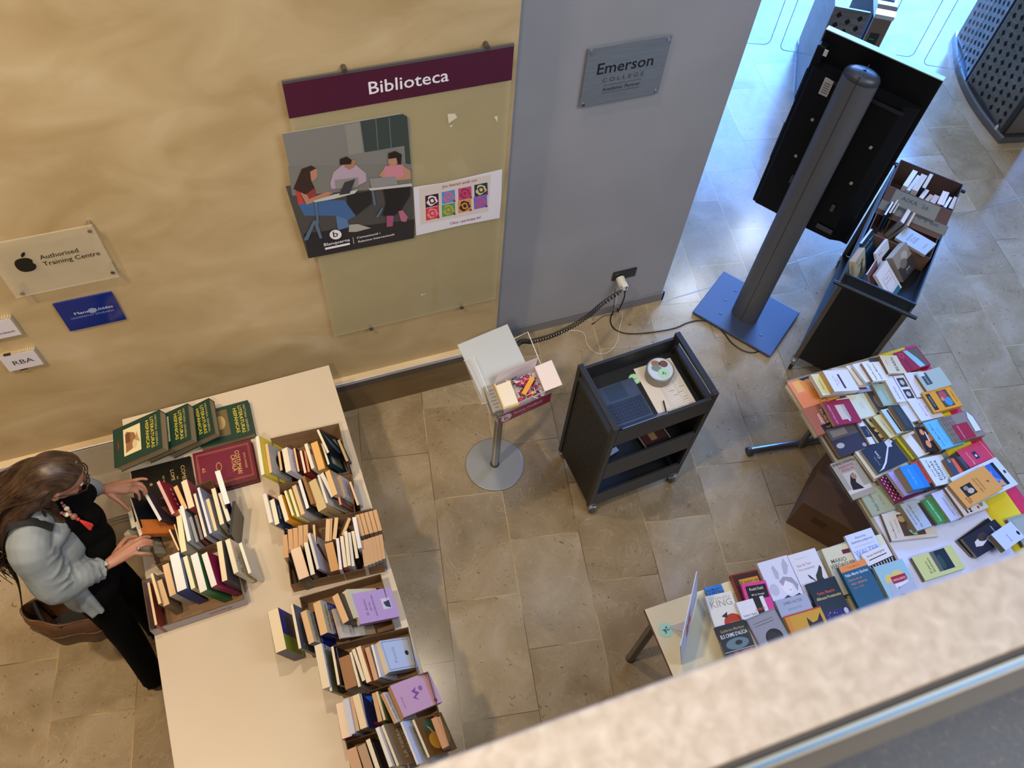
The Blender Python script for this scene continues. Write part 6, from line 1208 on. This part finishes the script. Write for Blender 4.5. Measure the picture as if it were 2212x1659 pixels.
sb(Z6, (488, 1180), (375, 1355), .008, .15, 30, '7c5c5c', 'c9c4c0', 'thin book with a pinkish photo cover in the trolley bin', [('e', .5, .4, .2, .3, 'a87c78')], zb=ZB2 + .002, group='books on the black trolley')
sb(Z6, (760, 990), (600, 1175), .046, .17, 50, '8c857c', 'a3927c', 'very thick book with maroon spine and seated figure photograph', [('r', 0, 0, 1, .5, '3c3638'), ('e', .6, .7, .2, .15, 'a8a49c'), ('e', .4, .5, .22, .16, '6c6864'), ('t', 'José', .5, .2, .02, 'b9b4b4', .3), ('t', 'Borrell', .5, .1, .016, '4c6c8c', .4)], zb=ZB2 + .002, group='books on the black trolley', st=('HISTORIAS', '9c7c84'))
sb(Z6, (580, 1195), (455, 1370), .020, .20, 52, 'd0d2dc', 'b49c84', 'white book with a red rectangle outline at the near end of the bin', [('r', .2, .22, .85, .72, 'a83c58'), ('r', .215, .228, .835, .712, 'd0d2dc'), ('t', 'Henri', .5, .6, .016, 'b06c5c', .3), ('t', 'Salamandra', .5, .5, .012, '6a8a94', .5), ('r', .3, .0, .9, .16, '3c6c84')], zb=ZB2 + .002, group='books on the black trolley')
# ---------------------------------------------------------------- the woman at the long table
SKIN = noise_mat('skin', ['8f604c', 'a06e58', 'aa7860'], 14, .5, 3, .1)
SHIRT = PP('050506', .9, 0, spec=.1); CARD = noise_mat('grey_knit', ['6c7479', '7c8488', '868e92'], 9, .9, 4, .6)
TROU = PP('040405', .9, 0, spec=.1)
HAIR = noise_mat('brown_hair', ['1e140e', '34241a', '4c3626'], 5, .42, 5, .2, stretch=(4, 22, 2))
pr = thing('person', 'woman with long brown hair, grey cardigan and black clothes leaning over the boxes, sorting books', 'person', (-1.14, 1.62, 0))
def limb(m, pts, rs, mat, n=16):
    m.tube(smooth_path(pts, 4), [rs[min(i // 4, len(rs) - 1)] + (rs[min(i // 4 + 1, len(rs) - 1)] - rs[min(i // 4, len(rs) - 1)]) * (i % 4) / 4 for i in range((len(pts) - 1) * 4 + 1)], mat, n)
    m.ball(pts[0], rs[0], mat, 8); m.ball(pts[-1], rs[-1], mat, 8)
def blob(m, c, r, mat, R=None):
    M = Matrix.Translation(Vector(c)) @ (R or Matrix.Identity(4)); m.ball((0, 0, 0), r, mat, 14, M)
def fuse(m, name, parent, vox, it=4, fac=.5):
    o = loc(m, name, parent); r = o.modifiers.new('fuse', 'REMESH'); r.mode = 'VOXEL'; r.voxel_size = vox; r.use_smooth_shade = True
    s_ = o.modifiers.new('relax', 'SMOOTH'); s_.iterations = it; s_.factor = fac; return o
V = Vector
HC_ = V((-1.052, 1.890, 1.520)); hf = V((.84, .06, -.52)).normalized(); hl = UZ.cross(hf).normalized(); hu = hf.cross(hl).normalized()
HM = frame(HC_, hf, hl, hu); HR = HM.to_3x3().to_4x4()
rS, rE, rWr = P(62, 1178, 1.34), P(122, 1262, 1.12), P(222, 1226, 1.02)
lS, lE, lWr = V((-1.20, 2.045, 1.355)), V((-1.185, 2.135, 1.11)), V((-1.045, 2.075, 1.03))
b = MB()
# head, neck
for c, r in (((0, 0, .02), (.094, .075, .092)), ((.018, 0, -.045), (.070, .060, .060)), ((.045, 0, -.085), (.034, .032, .026)), ((.06, 0, .02), (.035, .055, .05)), ((.058, .030, -.04), (.03, .026, .028)), ((.058, -.030, -.04), (.03, .026, .028))):
    b.ball(c, r, SKIN, 12, HM)
b.tube([(.088, 0, .012), (.106, 0, -.014), (.112, 0, -.030)], [.008, .012, .014], SKIN, 10, M=HM); b.ball((.112, 0, -.032), (.012, .015, .010), SKIN, 8, HM)
for s_ in (-1, 1):
    b.ball((-.008, s_ * .077, -.018), (.017, .008, .030), SKIN, 8, HM)
b.ball((.086, 0, -.062), (.014, .024, .007), SKIN, 8, HM); b.ball((.082, 0, -.074), (.014, .020, .007), SKIN, 8, HM)
limb(b, [HC_ - hu * .06, V((-1.135, 1.89, 1.44)), V((-1.17, 1.885, 1.37))], [.05, .052, .062], SKIN)
# trunk, hips and legs under the clothes
limb(b, [V((-1.18, 1.89, 1.34)), V((-1.16, 1.88, 1.20)), V((-1.155, 1.82, 1.04)), V((-1.15, 1.74, .92))], [.06, .075, .07, .08], SKIN)
limb(b, [rS, rE, rWr], [.042, .034, .024], SKIN); limb(b, [lS, lE, lWr], [.042, .034, .024], SKIN)
limb(b, [V((-1.17, 1.885, 1.35)), rS], [.06, .045], SKIN); limb(b, [V((-1.17, 1.885, 1.35)), lS], [.06, .045], SKIN)
FR_, FL_ = [V((-1.15, 1.66, .88)), V((-1.135, 1.555, .47)), V((-1.150, 1.462, .09))], [V((-1.12, 1.79, .88)), V((-1.085, 1.755, .47)), V((-1.10, 1.72, .09))]
for q in (FR_, FL_): limb(b, q, [.075, .048, .036], SKIN)
# hands: palm plus five separate fingers each
def hand(wr, palm, fingers, thumb, r=.0085):
    for a_, w_ in palm: b.tube([wr, wr + (a_ - wr) * .35, a_], [.020, .019, w_], SKIN, 10); b.ball(a_, w_, SKIN, 8)
    for f in fingers:
        b.tube(smooth_path(f, 4), [r * (1.12 - .28 * i / ((len(f) - 1) * 4)) for i in range((len(f) - 1) * 4 + 1)], SKIN, 10)
        for p in f[:1]: b.ball(p, r * 1.18, SKIN, 6)
        b.ball(f[-1], r * .86, SKIN, 6)
    b.tube(smooth_path(thumb, 4), [r * (1.55 - .6 * i / ((len(thumb) - 1) * 4)) for i in range((len(thumb) - 1) * 4 + 1)], SKIN, 10); b.ball(thumb[-1], r * .98, SKIN, 6); b.ball(thumb[0], r * 1.5, SKIN, 6)
ZA = lambda x, y: (x * .2837, 940 + y * .2837)
ZD = lambda x, y: (x * .3676, 1130 + y * .3676)
def Q3(c, x, y, z): return P(*c(x, y), z)
kn = [Q3(ZA, 995, 352, 1.012), Q3(ZA, 985, 378, 1.016), Q3(ZA, 978, 405, 1.016), Q3(ZA, 962, 432, 1.010)]
hand(lWr, [(k_, .0125) for k_ in kn] + [((kn[0] + kn[3]) / 2, .014)], [
    [kn[0], Q3(ZA, 1045, 338, 1.012), Q3(ZA, 1090, 332, 1.000), Q3(ZA, 1116, 336, .992)],
    [kn[1], Q3(ZA, 1055, 366, 1.018), Q3(ZA, 1098, 395, 1.000), Q3(ZA, 1116, 436, .985)],
    [kn[2], Q3(ZA, 1050, 398, 1.018), Q3(ZA, 1092, 424, 1.002), Q3(ZA, 1100, 452, .980)],
    [kn[3], Q3(ZA, 1030, 428, 1.014), Q3(ZA, 1058, 455, .998), Q3(ZA, 1062, 490, .978)]],
    [lWr + (kn[3] - lWr) * .35 + V((0, -.018, -.008)), Q3(ZA, 905, 500, 1.0), Q3(ZA, 950, 540, .985), Q3(ZA, 980, 572, .970)])
rk = [Q3(ZD, 778, 108, 1.000), Q3(ZD, 792, 128, 1.004), Q3(ZD, 796, 152, 1.002), Q3(ZD, 790, 176, .996)]
hand(rWr, [(k_, .0125) for k_ in rk] + [((rk[0] + rk[3]) / 2, .014)], [
    [rk[0], Q3(ZD, 830, 86, 1.000), Q3(ZD, 862, 80, .984), Q3(ZD, 882, 82, .968)],
    [rk[1], Q3(ZD, 842, 100, 1.004), Q3(ZD, 878, 102, .986), Q3(ZD, 896, 108, .968)],
    [rk[2], Q3(ZD, 845, 128, 1.000), Q3(ZD, 880, 126, .982), Q3(ZD, 898, 132, .964)],
    [rk[3], Q3(ZD, 835, 178, .994), Q3(ZD, 862, 178, .982), Q3(ZD, 884, 182, .966)]],
    [rWr + (rk[0] - rWr) * .35 + V((.0, .020, -.012)), Q3(ZD, 735, 95, .985), Q3(ZD, 770, 84, .968), Q3(ZD, 800, 80, .955)])
fuse(b, 'body', pr, .0042, 3, .5)
# facial details
m = MB()
for s_ in (-1, 1):
    m.ball((.083, s_ * .030, .002), (.011, .013, .008), PP('e0dad2', .3), 8, HM); m.ball((.092, s_ * .030, .000), (.004, .005, .005), PP('2c1c14', .2), 8, HM)
loc(m, 'eyes', pr); m = MB().tube([V((.098, -.020, -.068)), V((.104, 0, -.067)), V((.098, .020, -.068))], .004, PP('9a4c48', .5), 8, M=HM); loc(m, 'lips', pr)
m = MB()
for s_ in (-1, 1): m.tube([(.090, s_ * .050, .022), (.100, s_ * .030, .028), (.102, s_ * .012, .024)], .003, PP('2c1c14', .8), 6, M=HM)
loc(m, 'eyebrows', pr)
t2 = thing('glasses', 'dark-framed glasses worn by the woman with grey cardigan', 'glasses', HM)
GF = PP('1a1012', .25); m = MB()
for s_ in (-1, 1):
    ring = [(.112 - .012 * abs(math.cos(a_)) * (1 if s_ * math.cos(a_) > 0 else 0), s_ * .034 + .028 * math.cos(a_), .000 + .022 * math.sin(a_)) for a_ in [k * PI / 14 for k in range(28)]]
    MB().tube(ring, .0026, GF, 8, closed=True).build('rim', t2); MB().add(ring, [tuple(range(28))], PP('d8d8dc', .03, 0, alpha=.15)).build('lens', t2)
    MB().tube([(.104, s_ * .062, .006), (.06, s_ * .082, .004), (.0, s_ * .086, .0), (-.02, s_ * .084, -.012)], .0026, GF, 8).build('temple', t2)
MB().tube([(.113, -.008, .006), (.118, 0, .010), (.113, .008, .006)], .0024, GF, 8).build('bridge', t2)
# T-shirt, cardigan, trousers
m = MB()
for c, r in (((-1.140, 1.895, 1.345), (.080, .10, .045)), ((-1.115, 1.895, 1.27), (.105, .115, .085)), ((-1.060, 1.845, 1.235), (.070, .058, .058)), ((-1.060, 1.950, 1.240), (.070, .056, .058)), ((-1.095, 1.870, 1.13), (.098, .108, .11)), ((-1.10, 1.83, 1.02), (.102, .112, .10)), ((-1.115, 1.765, .93), (.108, .13, .08))): blob(m, c, r, SHIRT)
fuse(m, 't_shirt', pr, .009, 6)
m = MB()
for c, r in (((-1.205, 1.89, 1.36), (.080, .165, .045)), ((-1.19, 1.88, 1.28), (.112, .185, .09)), ((-1.185, 1.84, 1.14), (.108, .165, .12)), ((-1.18, 1.79, 1.00), (.110, .160, .12)), ((-1.18, 1.74, .90), (.112, .170, .08))): blob(m, c, r, CARD)
limb(m, [V((-1.17, 1.885, 1.37)), rS + V((0, 0, .0)), (rS + rE) / 2 + V((-.008, -.004, 0)), rE + V((-.004, -.012, -.005)), (rE + rWr) / 2, rWr + (rE - rWr) * .24], [.070, .082, .080, .074, .062, .046], CARD)
limb(m, [V((-1.17, 1.885, 1.37)), lS, (lS + lE) / 2, lE, (lE + lWr) / 2, lWr + (lE - lWr) * .10], [.065, .064, .056, .052, .048, .041], CARD)
for k in range(7):
    u_ = .10 + k * .14; c = rE + (rWr - rE) * u_; ax = (rWr - rE).normalized(); a_ = ax.cross(UZ).normalized(); b2 = ax.cross(a_)
    m.tube([c + ax * (.006 * math.sin(q * 2.3 + k)) + (a_ * math.cos(q * PI / 8) + b2 * math.sin(q * PI / 8)) * (.071 - .024 * u_) for q in range(16)], .0065, CARD, 6, closed=True)
for k in range(5):
    u_ = .15 + k * .2; c = rS + (rE - rS) * u_; ax = (rE - rS).normalized(); a_ = ax.cross(UX).normalized(); b2 = ax.cross(a_)
    m.tube([c + ax * (.012 * math.sin(q * 1.1 + k * 2)) + (a_ * math.cos(q * PI / 8) + b2 * math.sin(q * PI / 8)) * .079 for q in range(16)], .0055, CARD, 6, closed=True)
h0, h1, h2, h3 = P(170, 1290, .98), P(190, 1335, .88), P(236, 1325, .88), P(205, 1262, .98)
m.tube([P(150, 1240, 1.08), P(190, 1290, .97), P(222, 1322, .885)], [.02, .022, .014], CARD, 8); m.tube([P(160, 1270, 1.03), P(185, 1310, .93), P(205, 1332, .88)], [.02, .022, .014], CARD, 8)
fuse(m, 'cardigan', pr, .0075, 3, .45)
m = MB()
blob(m, (-1.145, 1.72, .89), (.112, .150, .10), TROU)
for q, w_ in ((FR_, 1), (FL_, 1)): limb(m, q, [.090, .068, .056], TROU)
fuse(m, 'trousers', pr, .010, 4)
for q in (FR_, FL_):
    a_ = q[-1]; m = MB(); blob(m, (a_.x + .045, a_.y, .035), (.115, .040, .034), PP('101012', .5)); blob(m, (a_.x, a_.y, .07), (.045, .04, .055), PP('101012', .5)); m.box(a_.x - .055, a_.x + .14, a_.y - .03, a_.y + .03, 0.001, .012, PP('08080a', .6)); fuse(m, 'shoe', pr, .006, 3)
# belt buckle and ring, watch
t2 = thing('watch', 'silver square watch with a black strap on the right wrist of the woman', 'watch', rWr)
ax = (rWr - rE).normalized(); wc = rWr + ax * .002; sx_ = ax.cross(UZ).normalized(); nz = sx_.cross(ax).normalized()
if nz.z < 0: nz = -nz
loc(MB().tube([wc + (sx_ * math.cos(q * PI / 10) * 1.12 + nz * math.sin(q * PI / 10)) * .0268 for q in range(20)], .0045, PP('0e0d10', .4), 8, closed=True), 'strap', t2)
MW = frame(wc + nz * .027 - sx_ * -.004, ax, nz.cross(ax), nz); loc(MB().box(-.011, .011, -.013, .013, 0, .005, CHROME), 'case', t2, M=MW, bevel=.001); loc(MB().box(-.008, .008, -.010, .010, .005, .0055, PP('c9c9c4', .2)), 'dial', t2, M=MW)
t2 = tag(MB().tube([wc - ax * .016 + (sx_ * math.cos(q * PI / 10) * 1.12 + nz * math.sin(q * PI / 10)) * .0295 for q in range(20)], .0018, CHROME, 6, closed=True).build('bracelet'), 'thin silver bangle beside the watch on the right wrist', 'bracelet')
bb = P(222, 1188, 1.0); bc = V((-1.003, 1.735, 1.0))
m = MB().tube([bc + V((0, .018 * math.cos(q * PI / 6), .026 * math.sin(q * PI / 6))) for q in range(12)], .003, CHROME, 8, closed=True); tag(m.build('belt_buckle'), 'silver belt buckle at the front of the black shirt', 'buckle')
t2 = thing('ring', 'oval grey ring on the right hand holding the orange book', 'ring', rk[2])
pq = Q3(ZD, 815, 150, 1.006); loc(MB().ball(pq + V((0, 0, .006)), (.008, .006, .003), PP('8c8c8c', .3, .6), 8), 'stone', t2); loc(MB().tube([pq + V((0, .0095 * math.cos(q * PI / 6), .0095 * math.sin(q * PI / 6) - .004)) for q in range(12)], .0013, CHROME, 6, closed=True), 'band', t2)
pq = Q3(ZA, 1015, 366, 1.018)
tag(MB().tube([pq + V((0, .0098 * math.cos(q * PI / 6), .0098 * math.sin(q * PI / 6) - .003)) for q in range(12)], .0018, PP('c9a040', .2, 1), 6, closed=True).build('ring'), 'gold ring on the left hand resting over the books', 'ring')
# necklace with a red tassel
t2 = thing('necklace', 'necklace of beads with a red tassel on the black shirt', 'necklace', (-1.03, 1.85, 1.3))
nk = [(470, 515, 1.335, .006, '9c5c64'), (487, 538, 1.325, .008, 'a0606c'), (508, 560, 1.315, .011, 'c9c4a4'), (527, 582, 1.305, .008, '9c5060'), (470, 592, 1.335, .007, '8c4c5c'), (488, 600, 1.322, .007, 'a87868'), (508, 605, 1.312, .010, 'c9c8ac'), (535, 604, 1.302, .008, 'a06c60'), (563, 620, 1.290, .014, '7c5844')]
for x, y, z, r, c in nk: loc(MB().ball(Q3(ZA, x, y, z + .055), r, PP(c, .4), 8), 'bead', t2)
tA = Q3(ZA, 595, 640, 1.335); tB = Q3(ZA, 690, 705, 1.29); m = MB(); m.ball(tA, .008, PP('a82420', .7), 8); r = random.Random(2)
for k in range(22):
    e_ = tB + V((r.uniform(-.010, .010), r.uniform(-.014, .014), r.uniform(-.006, .008))); m.tube([tA, (tA + e_) / 2 + V((0, 0, .004)), e_], .0019, PP('b82c24', .8), 5)
loc(m, 'tassel', t2)
# hair
m = MB()
for c, r in (((-.018, 0, .045), (.098, .086, .085)), ((-.05, 0, -.01), (.072, .088, .095)), ((.022, .0, .080), (.058, .070, .032)), ((-.04, .068, -.02), (.045, .026, .08)), ((-.050, -.066, -.02), (.040, .024, .075))): m.ball(c, r, HAIR, 12, HM)
back = [HC_ + V((-.06, 0, .02)), V((-1.20, 1.895, 1.46)), V((-1.29, 1.89, 1.38)), V((-1.335, 1.87, 1.26)), V((-1.33, 1.85, 1.14))]
for dy, rr in ((0, .075), (.065, .06), (-.065, .06), (.10, .04), (-.095, .045)):
    limb(m, [p + V((0, dy * (.6 + .12 * i), 0)) for i, p in enumerate(back)], [rr, rr, rr * .85, rr * .6, rr * .3], HAIR, 12)
limb(m, [HM @ V((-.055, -.065, -.05)), P(95, 1085, 1.42), P(112, 1108, 1.36), P(132, 1125, 1.31), P(150, 1140, 1.27)], [.032, .038, .036, .026, .008], HAIR, 12)
limb(m, [HC_ + hl * .07 + V((-.02, 0, -.02)), V((-1.13, 1.985, 1.43)), V((-1.12, 1.97, 1.36)), V((-1.08, 1.95, 1.30))], [.04, .042, .034, .012], HAIR, 12)
fuse(m, 'hair', pr, .0075, 5)
r = random.Random(11); m = MB()
for k in range(260):
    s_ = r.choice((-1, 1)); t0 = r.uniform(-1.0, 1.0); a0 = V((.055 - .03 * abs(t0), t0 * .045, .112 - .02 * abs(t0)))
    f0 = HM @ a0; dy = t0 * .10 + r.uniform(-.01, .01)
    mid = HM @ V((-.075 + r.uniform(-.02, .01), t0 * .095, .055 - .05 * abs(t0)))
    if r.random() < .25 and t0 < -.2:
        pts = [f0, HM @ V((-.02, -.094, .03)), HM @ V((-.055, -.098, -.05)), P(112, 1108, 1.39) + V((r.uniform(-.03, .02), r.uniform(-.02, .02), 0)), P(148, 1138, 1.28) + V((r.uniform(-.03, .015), r.uniform(-.03, .02), 0))]
    else:
        pts = [f0, mid] + [p + V((-.045 - .018 * i * r.random(), dy * (.8 + .25 * i) + r.uniform(-.012, .012), .055 - .020 * i)) for i, p in enumerate(back[1:])]
        pts[-1] = pts[-1] + V((r.uniform(.0, .03), r.uniform(-.015, .03), r.uniform(0, .03)))
    m.tube(smooth_path(pts, 5), .0017, HAIR, 4, caps=False)
o = loc(m, 'hair_strands', pr); o['kind'] = 'stuff'
# leather shoulder bag
LE = noise_mat('brown_leather', ['3a2414', '52341c', '624024'], 6, .5, 4, .4); DK = PP('0c0a09', .7)
bc_ = P(140, 1318, .80); e1_ = V((.93, -.18, 0)).normalized(); e2_ = UZ.cross(e1_)
t2 = thing('shoulder_bag', 'slouchy brown leather bag with black straps hanging behind the woman', 'bag', (bc_.x, bc_.y, .5))
m = MB(); rings = []
for i, (z, a_, b2, dx, dy) in enumerate(((.82, .155, .070, 0, 0), (.76, .165, .082, .0, -.005), (.68, .172, .085, .01, -.012), (.60, .160, .075, .02, -.02), (.555, .13, .05, .03, -.024), (.545, .02, .01, .03, -.024))):
    rings.append([V((bc_.x, bc_.y, 0)) + e1_ * (dx + a_ * math.cos(q * PI / 20)) + e2_ * (dy + b2 * math.sin(q * PI / 20) * (1 + .12 * math.sin(q * .9 + i))) + UZ * (z + (.012 * math.sin(q * .7) if i < 3 else 0) - (.04 * math.cos(q * PI / 20) if i < 2 else 0)) for q in range(40)])
vs = [v for r_ in rings for v in r_]; m.add(vs, [(i * 40 + q, i * 40 + (q + 1) % 40, (i + 1) * 40 + (q + 1) % 40, (i + 1) * 40 + q) for i in range(5) for q in range(40)], LE, None, True)
o = loc(m, 'bag_body', t2); sm = o.modifiers.new('solid', 'SOLIDIFY'); sm.thickness = .004
loc(MB().tube(rings[0], .006, LE, 8, closed=True), 'rim_seam', t2)
ly = [rings[1][q] * .5 + rings[2][q] * .5 + UZ * .0 for q in range(22, 38)]; loc(MB().tube([p + (p - bc_) * .05 for p in ly], .005, LE, 8), 'fold', t2)
inner = [(bc_ * .14 + rings[3][q] * .86) * 1 for q in range(40)]; loc(MB().add([V((p.x, p.y, .66)) for p in inner], [tuple(range(40))], DK), 'lining', t2)
sb_ = [rings[0][19], P(38, 1255, 1.02), P(8, 1205, 1.22), V((-1.285, 1.765, 1.425)), V((-1.235, 1.775, 1.448)), V((-1.175, 1.775, 1.430)), V((-1.125, 1.755, 1.375))]
sp = smooth_path(sb_, 6); m = MB(); vs = []
for i, p in enumerate(sp):
    tn_ = (sp[min(i + 1, len(sp) - 1)] - sp[max(i - 1, 0)]).normalized(); wv = V((0, 1, 0)); wv = (wv - tn_ * wv.dot(tn_)).normalized(); nn_ = tn_.cross(wv)
    vs += [p + wv * .017 + nn_ * .002, p - wv * .017 + nn_ * .002, p - wv * .017 - nn_ * .002, p + wv * .017 - nn_ * .002]
m.add(vs, [(i * 4 + k, i * 4 + (k + 1) % 4, i * 4 + 4 + (k + 1) % 4, i * 4 + 4 + k) for i in range(len(sp) - 1) for k in range(4)], DK); loc(m, 'strap', t2)
loc(MB().tube(smooth_path([rings[0][16], V((bc_.x - .09, bc_.y - .03, .77)), V((bc_.x - .02, bc_.y - .055, .76)), rings[0][30]], 6), .011, DK, 8), 'inner_strap', t2)
